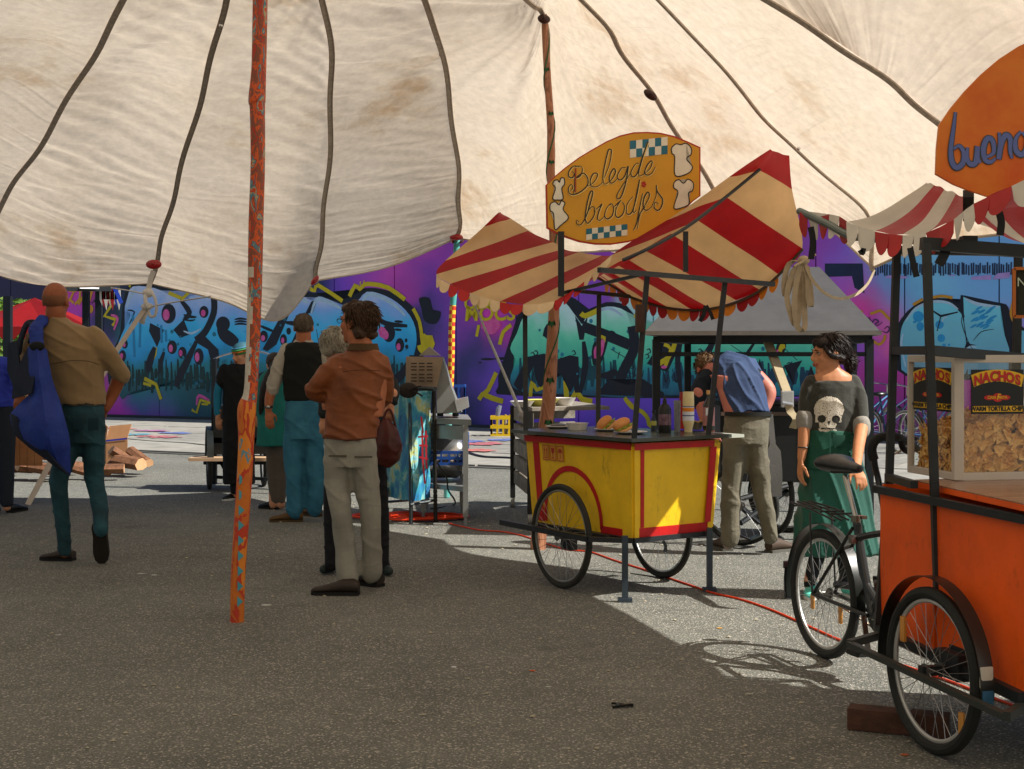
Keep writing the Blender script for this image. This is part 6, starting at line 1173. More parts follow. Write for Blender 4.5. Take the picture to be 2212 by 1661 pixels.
def shoe(par, name, heel, d, L_, w, m, sole, h=.075, up_=(0, 0, 1)):
    """shoe standing on its sole at heel, pointing to d"""
    d = V(d).normalized(); u = V(up_).normalized(); bm = B(); pr = [(0, .8, .8), (.12, .95, 1), (.35, .85, .95), (.55, .95, .72), (.75, 1, .52), (.92, .8, .42), (1.0, .4, .26)]; s_ = d.cross(u).normalized(); R = []
    for t, ww, hh in pr:
        c = V(heel) + d * L_ * t; R.append([bm.verts.new(c + s_ * w * ww * math.cos(a) + u * (h * hh * .5 + .012 + h * hh * .5 * math.sin(a))) for a in [2 * math.pi * k / 14 for k in range(14)]])
    for A, Q in zip(R, R[1:]):
        for k in range(14): bm.faces.new((A[k], A[(k + 1) % 14], Q[(k + 1) % 14], Q[k]))
    bm.faces.new(R[0][::-1]); bm.faces.new(R[-1]); o = part(name, bm, m, par)
    bm = B(); pts = [V(heel) + d * L_ * t + s_ * w * ww * 1.03 * g + u * .0 for g, seq in ((1, pr), (-1, pr[::-1])) for t, ww, hh in seq]; poly_prism(bm, [p + u * .02 for p in pts], u, .02); part('sole', bm, sole, o)
def person(label, base): return thing('person', label, 'person', base)
skin1 = mat('skin_tanned', '9c5c3c', .55, col2='b8724e', vs=14, spec=.35); skin2 = mat('skin_fair', 'c48a68', .55, col2='d89c7c', vs=14, spec=.35); skin3 = mat('skin_warm', 'b47852', .5, col2='c88a62', vs=14, spec=.4)
skR = mat('skin_ruddy', 'a0603e', .55, col2='8a4a2e', vs=10, spec=.35)
shoe_dk = mat('shoe_dark_brown', '2a2018', .6); sole_dk = mat('sole_dark', '121210', .8)

# ---- 1 man walking away with blue bag
Y = 9.95
def q(px, py, d=0): return P(px, py, Y + d)
p1 = person('bald man in khaki shirt and dark jeans walking away with a blue bag', G(150, 1213))
M = hmat(-.12, -.05); hc = q(121, 650); body = B(); head_form(body, hc, M, 1.12)
limb(body, [hc - V((0, .02, .06)), q(122, 700, .02)], [.068, .078]); limb(body, [q(262, 806, .12), q(244, 850, .16), q(228, 884, .12)], [.052, .046, .032]); hand(body, q(228, 884, .12), (-.3, .5, -.8), (0, 1, 0), (-1, 0, 0), 1.0, .5)
torso(body, [(q(176, 800, .05), .17, .10), (q(150, 740, .05), .20, .11)]); limb(body, [q(50, 800, .15), q(45, 850, -.02)], [.045, .035]); hand(body, q(45, 850, -.02), (0, -.6, -.8), (1, 0, 0), (0, 1, 0), 1.0, .9)
limb(body, [q(137, 1100, .0), q(140, 1195, .02)], [.036, .034]); limb(body, [q(213, 1080, .03), q(219, 1140, -.08)], [.036, .034])
inner(body, q(150, 740, .03), q(180, 905, .02), [[q(150, 960), q(129, 1040, -.03), q(137, 1105, .0)], [q(203, 960, .02), q(203, 1030, .06), q(213, 1085, .03)]], [[q(200, 735, .02), q(240, 780, .08), q(262, 806, .12)], [q(85, 725), q(52, 795, .12), q(50, 802, .15)]]); remeshed('body', body, skR, p1, .009, 2)
hb = B(); ball(hb, hc + M @ V((0, -.022, .012)), (.0865, .1, .074), 24, M)
def trim(bm, test):
    bmesh.ops.delete(bm, geom=[v for v in bm.verts if test(v.co)], context='VERTS')
trim(hb, lambda c: (M.inverted() @ (c - hc)).z > .064 or (M.inverted() @ (c - hc)).z < -.058 or (M.inverted() @ (c - hc)).y > .03); part('hair', hb, mat('hair_stubble', '7c5036', .8, bump=.5, bs=200), p1, True, None)
kh = mat('khaki_shirt', '8a7250', .85, var=.08, vs=5, bump=.25, bs=25, sheen=.2); bm = B()
torso(bm, [(q(176, 876, 0), .168, .118), (q(174, 850, 0), .178, .125), (q(165, 800, 0), .20, .13), (q(155, 755, 0), .225, .135), (q(147, 725, 0), .235, .125), (q(138, 706, 0), .19, .10), (q(128, 694, 0), .10, .085), (q(122, 684, 0), .075, .075)], .1)
limb(bm, [q(200, 728), q(222, 752), q(243, 782, .06), q(262, 806, .12)], [.085, .078, .072, .066]); limb(bm, [q(85, 722), q(68, 750), q(52, 800, .1), q(46, 838, .05)], [.08, .075, .068, .06])
limb(bm, [q(252, 798, .1), q(264, 810, .13)], [.07, .068])
sh = remeshed('shirt', bm, kh, p1, .010, 3, (.010, (3.5, 3.5, 7), 0))
bm = B(); tube(bm, smooth_pts([q(88, 782, -.125), q(110, 786, -.14), q(150, 779, -.155), q(190, 780, -.14), q(214, 788, -.11)], 4), .004, 6); part('yoke_seam', bm, mat('khaki_dark', '5a4830', .9), p1)
jn = mat('dark_jeans', '16343c', .85, col2='24505c', vs=7, bump=.3, bs=90); bm = B()
torso(bm, [(q(183, 960, 0), .15, .12), (q(182, 925, 0), .162, .13), (q(180, 890, 0), .162, .122), (q(177, 866, 0), .158, .112)], .1)
limb(bm, [q(158, 930), q(143, 985, -.02), q(127, 1040, -.04), q(134, 1110, 0), q(140, 1188, .02)], [.098, .092, .082, .070, .062], flat_=.95); limb(bm, [q(200, 930), q(203, 985, .03), q(203, 1030, .06), q(215, 1090, .0), q(219, 1145, -.1)], [.098, .09, .080, .068, .064])
remeshed('jeans', bm, jn, p1, .010, 3, (.009, (4, 4, 9), 0))
bm = B(); torso(bm, [(q(177, 874, 0), .163, .118), (q(177, 866, 0), .163, .118)], .1); part('belt', bm, mat('belt_dark', '15130f', .5), p1)
shoe(p1, 'shoe', G(160, 1211) + V((0, .0, 0)), (-1, .15, 0), .26, .048, mat('shoe_brown', '3a302a', .6), sole_dk)
shoe(p1, 'shoe', q(213, 1132, -.08), (.0, .25, -1), .30, .055, mat('shoe_brown', '3a302a', .6), mat('sole_brown', '1c150c', .7), .07, (0, 1, .25))
bm = B()
for x in (162, 190): quad_box(bm, q(x, 905, -.135), q(x + 20, 906, -.135), q(x + 19, 932, -.145), q(x + 1, 932, -.145), (0, -1, 0), .004)
bm.free()
for x in (160, 194): bm = B(); box(bm, q(x + 8, 916, -.128), .075, .012, .085, bev=.003); part('jeans_pocket', bm, mat('dark_jeans_pocket', '12303a', .9), p1)
# the bag he carries
bag = thing('shoulder_bag', 'big blue and navy cloth bag slung over the left shoulder of the khaki shirt man', 'bag', q(90, 1025, -.2)); Yb = -.22
def qb(x, y, d=0): return P(x, y, Y + Yb + d)
bl = mat('bag_blue', '142c7e', .7, col2='1e3c98', vs=6, bump=.3, bs=40); nv = mat('bag_navy', '0c1830', .7, bump=.2, bs=40)
def cloth_patch(nm, pts, faces, m, th=.012, amp=.012):
    bm = B(); vs = [bm.verts.new(qb(*p)) for p in pts]
    for f in faces: bm.faces.new([vs[i] for i in f])
    bmesh.ops.recalc_face_normals(bm, faces=bm.faces); bmesh.ops.triangulate(bm, faces=bm.faces[:]); bmesh.ops.subdivide_edges(bm, edges=bm.edges[:], cuts=5, use_grid_fill=True, smooth=.35)
    for v in bm.verts: v.co += V((0, 1, 0)) * amp * (noise.noise(V((v.co.x * 9, 1, v.co.z * 5))) + .6 * noise.noise(V((v.co.x * 22 + v.co.z * 9, 4, v.co.z * 9))))
    r_ = bmesh.ops.solidify(bm, geom=bm.faces[:], thickness=th); return part(nm, bm, m, bag, True, 40)
bp_ = [(62, 752, -.02), (80, 742, -.10), (98, 756, -.03), (58, 800, -.04), (84, 800, -.15), (108, 812, -.05), (66, 852, -.06), (92, 858, -.16), (126, 864, -.05), (24, 896, -.02), (60, 905, -.16), (98, 910, -.22), (140, 915, -.08), (34, 935, -.02), (72, 955, -.14), (112, 965, -.18), (150, 965, -.05), (100, 986, -.05), (128, 1004, -.07), (152, 1024, -.02)]
bf_ = [(0, 1, 4, 3), (1, 2, 5, 4), (3, 4, 7, 6), (4, 5, 8, 7), (6, 7, 10, 9), (7, 11, 10), (7, 8, 12, 11), (9, 10, 14, 13), (10, 11, 15, 14), (11, 12, 16, 15), (13, 14, 17), (14, 15, 18, 17), (15, 16, 19, 18)]
cloth_patch('bag_body', bp_, bf_, bl); cloth_patch('bag_back', [(x, y, .06) for x, y, d in bp_], bf_, nv)
cloth_patch('bag_flap', [(62, 752, -.04), (84, 790, -.14), (70, 850, -.14), (28, 862, -.06), (32, 820, -.06), (48, 780, -.05)], [(0, 1, 2), (0, 2, 4, 5), (2, 3, 4)], nv)
cloth_patch('bag_flap', [(25, 893, -.04), (40, 900, -.10), (105, 975, -.16), (152, 1027, -.06), (100, 990, -.07), (34, 938, -.05)], [(0, 1, 2, 5), (2, 3, 4, 5)], nv)
cloth_patch('bag_flap', [(20, 742, .05), (38, 735, -.02), (46, 790, -.03), (36, 850, .0), (18, 800, .05)], [(0, 1, 2, 4), (2, 3, 4)], nv)
bm = B(); limb(bm, [q(90, 695, -.08), q(78, 708, -.16), q(80, 740, -.2), qb(82, 775)], [.05, .055, .05, .06], flat_=.5); remeshed('bag_strap', bm, bl, bag, .009, 2, (.006, (9, 9, 9), 0))
bm = B(); limb(bm, [q(72, 695, .0), q(58, 700, -.05), q(46, 730, -.08), q(38, 760, -.1)], [.02, .022, .022, .03]); limb(bm, [q(66, 700, -.1), q(70, 715, -.14), q(62, 740, -.12)], [.018, .016, .012]); remeshed('bag_strap', bm, nv, bag, .008, 2)
bm = B(); ball(bm, qb(80, 748, -.11), (.055, .02, .035), 14); part('bag_opening', bm, mat('bag_dark', '05080e', .8), bag)

# ---- 2 woman in black behind the orange pole
Y = 14.3; p2 = person('woman in black top, turquoise sleeves and striped headscarf behind orange pole', G(512, 1078))
M = hmat(math.pi - .75, -.25, 0); hc = q(522, 765); body = B(); head_form(body, hc, M, .98); limb(body, [hc - V((0, -.0, .05)), q(516, 800)], [.055, .06]); hand(body, q(471, 901), (0.1, 0, -1), (1, 0, 0), (0, 1, 0), .95, .5); limb(body, [q(471, 885), q(471, 902)], [.034, .027])
hand(body, q(560, 895), (-.1, 0, -1), (-1, 0, 0), (0, 1, 0), .95, .5); torso(body, [(q(512, 860), .12, .08), (q(513, 810), .14, .08)]); limb(body, [q(504, 1000), q(506, 1068)], [.05, .035]); limb(body, [q(530, 1000), q(532, 1068)], [.05, .035]); inner(body, q(513, 820), q(514, 920), [[q(505, 960), q(504, 1005)], [q(528, 960), q(530, 1005)]], [[q(482, 805), q(471, 850), q(471, 890)], [q(545, 805), q(558, 850), q(560, 895)]]); remeshed('body', body, skin2, p2, .009, 2); face_bits(p2, hc, M, .98, lips=mat('lips_rose', 'a04a40', .5))
bm = B(); ball(bm, hc + M @ V((0, -.015, .05)), (.086, .105, .075), 20, M); trim(bm, lambda c: (M.inverted() @ (c - hc)).z < .03); part('headscarf', bm, mat('scarf_teal', '2a5a6a', .7), p2)
for z_, col, r_ in ((.036, 'd0702c', .009), (.056, '3a8a4a', .011), (.018, '2a8a4a', .010), (.075, '3a7a9a', .010)):
    bm = B(); k_ = math.sqrt(max(0, 1 - ((z_ - .05) / .082) ** 2)); tube(bm, [hc + M @ V((.088 * k_ * math.cos(t), -.015 + .107 * k_ * math.sin(t), z_)) for t in [i * .314 for i in range(20)]], r_, 6, closed=True); part('headscarf_band', bm, mat('band_' + col, col, .7), p2)
bm = B(); torso(bm, [(q(517, 1045), .165, .10), (q(515, 960), .17, .11), (q(512, 890), .15, .10), (q(511, 850), .14, .095), (q(513, 815), .165, .095), (q(514, 795), .16, .08), (q(515, 785), .08, .06)]); limb(bm, [q(484, 797), q(480, 812), q(478, 828)], [.055, .06, .058]); limb(bm, [q(545, 797), q(550, 830)], [.055, .055]); remeshed('dress', bm, mat('black_dress', '08090a', .8), p2, .010, 3, (.006, (5, 5, 6), 0))
for aa in ([q(479, 815), q(470, 850), q(470, 893)], [q(550, 820), q(560, 850), q(560, 890)]): bm = B(); limb(bm, aa, [.046, .042, .036]); remeshed('sleeve', bm, mat('turquoise_sleeve', '1c7a9c', .8), p2, .009, 2)
bm = B(); limb(bm, [q(505, 1000), q(507, 1062)], [.058, .045]); limb(bm, [q(530, 1000), q(532, 1062)], [.058, .045]); limb(bm, [q(505, 1000), q(517, 960), q(530, 1000)], [.058, .08, .058]); remeshed('leggings', bm, mat('black_legging', '101218', .8), p2, .010, 2)
shoe(p2, 'shoe', G(514, 1078), (-.6, -1, 0), .22, .042, blkp, mat('sole_white', 'c8c8c4', .6), .07); shoe(p2, 'shoe', G(536, 1076), (-.2, -1, 0), .22, .042, blkp, mat('sole_white', 'c8c8c4', .6), .07)

# ---- 3 person in teal coat
Y = 13.4; p3 = person('small person with dark ponytail in long teal coat beside the black vest man', G(597, 1100))
M = hmat(.5, -.1); hc = q(592, 787); body = B(); head_form(body, hc, M, .92); limb(body, [hc - V((0, 0, .05)), q(590, 815)], [.05, .055]); torso(body, [(q(588, 900), .12, .08), (q(588, 830), .13, .08)]); limb(body, [q(590, 1000), q(590, 1090)], [.05, .04]); limb(body, [q(606, 1000), q(607, 1090)], [.05, .04]); inner(body, q(588, 840), q(592, 940), [[q(588, 970), q(590, 1005)], [q(606, 970), q(606, 1005)]]); remeshed('body', body, skin2, p3, .010, 2)
bm = B(); ball(bm, hc + M @ V((0, -.02, .03)), (.084, .10, .088), 18, M); limb(bm, [hc + M @ V((0, -.11, .03)), q(575, 830, -.1), q(566, 870, -.1), q(562, 895, -.1)], [.04, .05, .035, .012]); remeshed('hair', bm, mat('hair_dark_brown', '1e120c', .5, bump=.5, bs=90), p3, .008, 2, (.005, (20, 20, 5), 0)); bm = B(); ball(bm, hc + M @ V((.083, -.008, -.008)), (.01, .02, .03), 10, M); part('ear', bm, skin2, p3)
bm = B(); torso(bm, [(q(592, 963), .165, .12), (q(590, 920), .155, .11), (q(588, 860), .14, .10), (q(588, 826), .155, .095), (q(590, 812), .13, .08), (q(591, 798), .07, .065)]); limb(bm, [q(567, 826), q(562, 870), q(566, 915)], [.055, .05, .042]); remeshed('coat', bm, mat('teal_coat', '127068', .8, bump=.1), p3, .010, 3, (.007, (5, 5, 4), 0)); hb_ = B(); hand(hb_, q(566, 917), (0, 0, -1), (1, 0, 0), (0, 1, 0), .85, .4); remeshed('hand', hb_, skin2, p3, .006, 1)
bm = B(); limb(bm, [q(588, 940), q(588, 1000), q(592, 1082)], [.075, .068, .055]); limb(bm, [q(606, 940), q(608, 1000), q(607, 1082)], [.075, .068, .055]); remeshed('trousers', bm, mat('grey_trousers', '5c544c', .85), p3, .010, 2, (.006, (6, 6, 10), 0))
shoe(p3, 'shoe', G(600, 1100), (-.8, .4, 0), .22, .045, blkp, sole_dk); shoe(p3, 'shoe', G(612, 1097), (-.6, .6, 0), .22, .045, blkp, sole_dk)

# ---- 4 man in black vest
Y = 12.45; p4 = person('grey haired man in black vest, white shirt sleeves and blue jeans', G(650, 1120))
M = hmat(.0, -.02); hc = q(656, 707); body = B(); head_form(body, hc, M, 1.06); limb(body, [hc - V((0, .01, .05)), q(656, 745)], [.066, .072]); torso(body, [(q(657, 860), .16, .09), (q(656, 760), .18, .10)])
limb(body, [q(588, 838), q(582, 862), q(580, 884)], [.050, .044, .033]); hand(body, q(580, 886), (.12, -.1, -1), (1, .3, 0), (0, 1, 0), 1.08, .35); limb(body, [q(722, 838), q(725, 880, .1)], [.05, .034]); hand(body, q(725, 884, .1), (0, 0, -1), (-1, 0, 0), (0, 1, 0), 1.05, .4)
limb(body, [q(637, 1000), q(636, 1105)], [.036, .034]); limb(body, [q(680, 1000), q(681, 1100)], [.036, .034]); inner(body, q(656, 775), q(656, 900), [[q(640, 950), q(637, 1005)], [q(675, 950), q(680, 1005)]], [[q(618, 762), q(597, 810), q(588, 840)], [q(695, 762), q(715, 810), q(722, 840)]]); remeshed('body', body, skin1, p4, .009, 2)
bm = B(); ball(bm, hc + M @ V((0, -.018, .032)), (.086, .108, .094), 24, M); trim(bm, lambda c: (M.inverted() @ (c - hc)).z < -.045 or ((M.inverted() @ (c - hc)).y > .05)); part('hair', bm, mat('hair_grey_short', '44382e', .8, col2='746656', vs=60, bump=.7, bs=160), p4, True, None); strands(p4, hc, M, (0, -.018, .032), (.087, .109, .095), bpy.data.materials['hair_grey_short'], 420, .022, -.75, .005)
bm = B(); torso(bm, [(q(656, 866), .175, .118), (q(656, 845), .178, .12), (q(656, 800), .19, .125), (q(656, 765), .195, .12), (q(656, 748), .185, .10), (q(656, 739), .12, .08)]); remeshed('vest', bm, mat('black_vest', '0d100a', .85, bump=.2), p4, .010, 3, (.006, (5, 5, 6), 0))
ws_ = mat('white_shirt', 'a8a296', .85, bump=.3, bs=60); bm = B(); limb(bm, [q(620, 757), q(606, 785), q(594, 820), q(590, 836)], [.070, .072, .068, .064]); limb(bm, [q(693, 757), q(710, 790), q(720, 834)], [.070, .070, .062]); torso(bm, [(q(656, 745), .11, .085), (q(656, 733), .075, .072)]); limb(bm, [q(592, 828), q(588, 842)], [.068, .064]); remeshed('shirt', bm, ws_, p4, .009, 2, (.008, (9, 9, 9), 0))
bj = mat('blue_jeans', '1c5470', .85, col2='3a7c94', vs=5, bump=.3, bs=90); bm = B(); torso(bm, [(q(656, 950), .185, .13), (q(656, 900), .188, .135), (q(656, 862), .172, .12)]); limb(bm, [q(634, 940), q(634, 990), q(636, 1040), q(636, 1106)], [.105, .095, .088, .085]); limb(bm, [q(678, 940), q(680, 990), q(682, 1040), q(680, 1100)], [.105, .095, .086, .08]); remeshed('jeans', bm, bj, p4, .010, 3, (.011, (4, 4, 8), 0))
bm = B(); wv = q(581, 879); lathe(bm, wv - Z_ * .012, [(.037, 0), (.039, .01), (.037, .022)], 16); part('watch_strap', bm, mat('watch_dark', '2a2a2c', .4), p4); bm = B(); ball(bm, wv + V((.0, -.038, 0)), (.018, .008, .018), 12); part('watch_face', bm, mat('chrome_post', 'a8a49c', .2, .9), p4)
sw = mat('suede_brown', '5a4224', .8); shoe(p4, 'shoe', G(655, 1126), (-1, -.15, 0), .30, .05, sw, mat('sole_tan', '4a3a20', .8), .09); shoe(p4, 'shoe', G(690, 1116), (-.7, .6, 0), .28, .05, sw, mat('sole_tan', '4a3a20', .8), .08)

# ---- 5 woman with grey hair behind the brown jacket
Y = 9.45; p5 = person('silver haired woman in dark clothes half hidden behind the man in the brown jacket', G(770, 1236))
M = hmat(.35, -.15, .1); hc = q(722, 745); body = B(); head_form(body, hc, M, .98); limb(body, [hc - V((0, 0, .05)), q(745, 800)], [.055, .065]); torso(body, [(q(770, 900), .16, .09), (q(768, 810), .17, .09)]); hand(body, q(843, 872, -.12), (-.08, -.1, -1), (-1, 0, .2), (0, 1, 0), .95, .7); limb(body, [q(848, 850, -.1), q(843, 874, -.12)], [.038, .028])
limb(body, [q(716, 1100), q(718, 1200)], [.036, .03]); limb(body, [q(818, 1100), q(824, 1200)], [.036, .03]); hand(body, q(700, 900), (0, 0, -1), (1, 0, 0), (0, 1, 0), .95, .6); inner(body, q(768, 830), q(770, 960), [[q(728, 1030), q(717, 1105)], [q(808, 1030), q(818, 1105)]], [[q(822, 815), q(846, 845, -.08), q(845, 862, -.11)], [q(712, 815), q(702, 860), q(700, 902)]]); remeshed('body', body, skin2, p5, .009, 2)
face_bits(p5, hc, M, .98, lips=mat('lips_rose', 'a04a40', .5))
bm = B(); ball(bm, hc + M @ V((0, -.028, .028)), (.092, .105, .094), 20, M); ball(bm, hc + M @ V((-.045, -.03, -.035)), (.05, .07, .055), 12, M); ball(bm, hc + M @ V((.045, -.03, -.035)), (.05, .07, .055), 12, M); remeshed('hair', bm, mat('hair_silver', '8c8678', .6, col2='b4ae9e', vs=50, bump=.7, bs=90), p5, .007, 1, (.009, (28, 28, 12), 0)); strands(p5, hc, M, (0, -.028, .022), (.098, .108, .102), bpy.data.materials['hair_silver'], 420, .05, -.7, .016)
dkc = mat('dark_jacket', '1a2022', .8); bm = B(); torso(bm, [(q(775, 960), .20, .12), (q(772, 900), .19, .12), (q(770, 840), .19, .12), (q(765, 800), .18, .10), (q(755, 785), .10, .08)]); limb(bm, [q(825, 810), q(848, 840, -.05), q(846, 866, -.11)], [.065, .058, .05]); limb(bm, [q(712, 812), q(702, 850), q(700, 895)], [.06, .052, .045]); remeshed('jacket', bm, dkc, p5, .010, 3, (.007, (6, 6, 8), 0))
bm = B(); limb(bm, [q(740, 950), q(722, 1060), q(716, 1130), q(717, 1218)], [.10, .075, .055, .052]); limb(bm, [q(800, 950), q(815, 1060), q(825, 1222)], [.10, .075, .054]); torso(bm, [(q(770, 990), .16, .11), (q(770, 940), .17, .12)]); remeshed('leggings', bm, mat('black_legging', '101218', .8), p5, .010, 3, (.006, (8, 8, 12), 0))
bt_ = mat('boot_dark', '22302e', .6)
for a, b, dx in ((720, 1234, -.1), (826, 1238, .12)):
    g0 = G(a, b); bm = B(); limb(bm, [g0 + Z_ * .22, g0 + Z_ * .1, g0 + Z_ * .045], [.048, .045, .042]); limb(bm, [g0 + Z_ * .045, g0 + V((dx * .5, -.14, .035))], [.042, .03]); remeshed('boot', bm, bt_, p5, .009, 2)
# her handbag
bg = thing('handbag', 'sagging reddish brown leather handbag held at her side by the silver haired woman', 'handbag', P(845, 1010, 9.25)); Y = 9.3; lt_ = mat('bag_leather', '5a2018', .45, col2='3a140e', vs=5, bump=.3, bs=30)
bm = B(); tube(bm, [q(832, 905), q(838, 930), q(838, 960), q(836, 990), q(830, 1008)], [(.03, .03), (.07, .06), (.10, .08), (.09, .07), (.04, .04)], 18, up=(0, 1, 0)); limb(bm, [q(835, 950), q(862, 972)], [.06, .025]); remeshed('bag_body', bm, lt_, bg, .009, 3, (.008, (7, 7, 5), 0))
bm = B(); tube(bm, smooth_pts([q(828, 915), q(832, 893), q(840, 884), q(848, 895), q(856, 930), q(862, 962)], 4), .008, 8); part('bag_handle', bm, lt_, bg)

# ---- 6 man in brown jacket
Y = 8.75; p6 = person('tall man in tan jacket and khaki trousers with glasses, arms crossed', G(760, 1280))
M = hmat(1.0, .0, .0); hc = q(772, 696); body = B(); head_form(body, hc, M, 1.12); limb(body, [hc - V((0, 0, .06)), q(783, 760)], [.07, .078]); torso(body, [(q(770, 900), .17, .10), (q(775, 790), .20, .10)]); hand(body, q(722, 852, .12), (.7, .5, .3), (0, 0, 1), (0, -1, 0), 1.0, .5); hand(body, q(735, 880, .15), (-.8, .2, .1), (0, 0, 1), (0, 1, 0), 1.0, .5)
limb(body, [q(746, 1180), q(751, 1262)], [.04, .04]); limb(body, [q(803, 1180, .05), q(804, 1245, .08)], [.04, .04]); inner(body, q(775, 800), q(757, 960), [[q(730, 1030), q(740, 1115, -.03), q(746, 1182)], [q(788, 1030), q(799, 1115, .02), q(803, 1182, .05)]], [[q(735, 785), q(690, 835), q(722, 852, .12)], [q(818, 795, .02), q(828, 842, .06), q(812, 870, .14), q(745, 878, .18)]]); remeshed('body', body, skin1, p6, .009, 2)
face_bits(p6, hc, M, 1.12, lips=mat('lips_dull', '8a4a3a', .6), glasses=mat('glasses_black', '101012', .3))
hr = mat('hair_brown', '33200e', .55, col2='4a3018', vs=40, bump=.8, bs=80); bm = B()
ball(bm, hc + M @ V((0, -.03, .040)), (.094, .110, .094), 20, M); ball(bm, hc + M @ V((.0, -.065, -.02)), (.085, .068, .075), 16, M); ball(bm, hc + M @ V((0, .045, .085)), (.072, .06, .04), 14, M); ball(bm, hc + M @ V((.04, -.075, -.075)), (.05, .045, .04), 12, M); ball(bm, hc + M @ V((-.05, -.06, -.06)), (.045, .05, .05), 12, M)
remeshed('hair', bm, hr, p6, .007, 1, (.011, (16, 16, 22), 0)); strands(p6, hc, M, (0, -.035, .032), (.100, .113, .108), hr, 520, .07, -.85, .004); bm = B(); ball(bm, hc + M @ V((.088, .0, -.01)), (.011, .022, .034), 12, M); part('ear', bm, skin1, p6)
ljm = mat('tan_leather', '6c3816', .55, col2='8a4c24', vs=5, bump=.25, bs=35, spec=.4); bm = B()
torso(bm, [(q(756, 950), .180, .135), (q(757, 935), .180, .135), (q(760, 900), .178, .13), (q(766, 860), .188, .135), (q(772, 820), .192, .135), (q(778, 788), .180, .12), (q(783, 768), .135, .10), (q(784, 748), .095, .09)], -.1)
limb(bm, [q(735, 785, .0), q(712, 805, -.02), q(690, 825, -.02), q(680, 843, .02)], [.076, .074, .068, .064]); limb(bm, [q(680, 845, .02), q(700, 853, .06), q(722, 852, .12)], [.072, .066, .058]); limb(bm, [q(822, 790, .0), q(832, 840, .06), q(815, 870, .14), q(760, 875, .2)], [.074, .070, .065, .058])
remeshed('jacket', bm, ljm, p6, .010, 3, (.012, (4, 4, 9), 0))
bm = B(); torso(bm, [(q(784, 757), .105, .10), (q(785, 742), .09, .09)]); part('collar', bm, mat('collar_olive', '4a3418', .8), p6)
bm = B(); tube(bm, smooth_pts([q(740, 803, -.14), q(775, 799, -.16), q(820, 801, -.13)], 4), .0025, 5); tube(bm, smooth_pts([q(697, 945, -.11), q(750, 950, -.15), q(815, 945, -.12)], 4), .004, 5); part('seam', bm, mat('leather_dark', '4a220c', .7), p6)
kt = mat('khaki_trousers', '7e7c72', .85, col2='98968a', vs=5, bump=.3, bs=70); bm = B(); torso(bm, [(q(757, 1010), .165, .12), (q(757, 970), .178, .13), (q(756, 940), .172, .125)], -.1)
limb(bm, [q(728, 995), q(728, 1050), q(737, 1110, -.03), q(746, 1180), q(750, 1252)], [.098, .088, .078, .076, .080]); limb(bm, [q(787, 995), q(793, 1050), q(800, 1110, .02), q(803, 1180, .05), q(803, 1238, .08)], [.098, .088, .078, .074, .076])
remeshed('trousers', bm, kt, p6, .010, 3, (.012, (4, 4, 9), 0))
bm = B(); box(bm, q(729, 985, -.118), .11, .006, .01); part('pocket_seam', bm, mat('khaki_seam', '4a4638', .9), p6); bm = B(); box(bm, q(785, 987, -.118), .11, .006, .01); part('pocket_seam', bm, mat('khaki_seam', '4a4638', .9), p6)
shoe(p6, 'shoe', G(776, 1285), (-1, .05, 0), .30, .05, shoe_dk, sole_dk, .09); shoe(p6, 'shoe', G(822, 1268), (-.75, .65, 0), .28, .05, shoe_dk, sole_dk, .09)

# ---- 7 man bending over by the grey shelter
Y = 10.4; p7 = person('man in blue t-shirt and khaki work trousers bending forward beside the yellow cart', G(1625, 1192))
M = hmat(.25, -1.15, 0); hc = q(1527, 800, .35); body = B(); head_form(body, hc, M, 1.0); limb(body, [hc + V((.02, -.06, 0)), q(1560, 800, .2)], [.06, .08]); torso(body, [(q(1610, 900), .15, .1), (q(1595, 840, .1), .16, .12), (q(1575, 810, .15), .15, .12)])
limb(body, [q(1632, 810, .1), q(1660, 842, .05), q(1658, 868, .03), q(1650, 888, .0)], [.058, .056, .046, .034]); hand(body, q(1650, 890), (-.3, .2, -1), (-1, 0, 0), (0, 1, 0), 1.0, .7); limb(body, [q(1510, 850, .2), q(1522, 900, .2), q(1535, 935, .3)], [.055, .046, .034]); hand(body, q(1536, 938, .3), (.3, .3, -1), (1, 0, 0), (0, 1, 0), 1.0, .5)
limb(body, [q(1580, 1080), q(1577, 1168)], [.036, .034]); limb(body, [q(1650, 1080), q(1663, 1160)], [.036, .034]); inner(body, q(1580, 820, .14), q(1612, 930), [[q(1584, 1010), q(1580, 1085)], [q(1640, 1010), q(1650, 1085)]], [[q(1612, 805, .12), q(1632, 812, .1)], [q(1535, 825, .28), q(1511, 850, .22)]]); remeshed('body', body, mat('skin_pink', 'b46a5c', .55, col2='c47e6c', vs=12), p7, .009, 2)
bm = B(); ball(bm, hc + M @ V((0, -.02, .035)), (.086, .104, .09), 18, M); remeshed('hair', bm, mat('hair_sandy', '3c2814', .6, col2='7a5a34', vs=30, bump=.8, bs=90), p7, .007, 1, (.010, (22, 22, 16), 0)); strands(p7, hc, M, (0, -.02, .035), (.088, .106, .094), bpy.data.materials['hair_sandy'], 300, .04, -.7, .018)
bm = B(); tube(bm, [q(1617, 900, .0), q(1612, 870, .04), q(1603, 835, .1), q(1590, 808, .16), q(1570, 795, .22), (q(1550, 795, .3))], [(.172, .12), (.18, .135), (.195, .15), (.19, .15), (.15, .13), (.09, .09)], 22, up=(0, 1, 0)); remeshed('tshirt', bm, mat('blue_tshirt', '2c3d60', .85, col2='384c70', vs=6, bump=.2), p7, .010, 3, (.013, (7, 7, 4), 0))
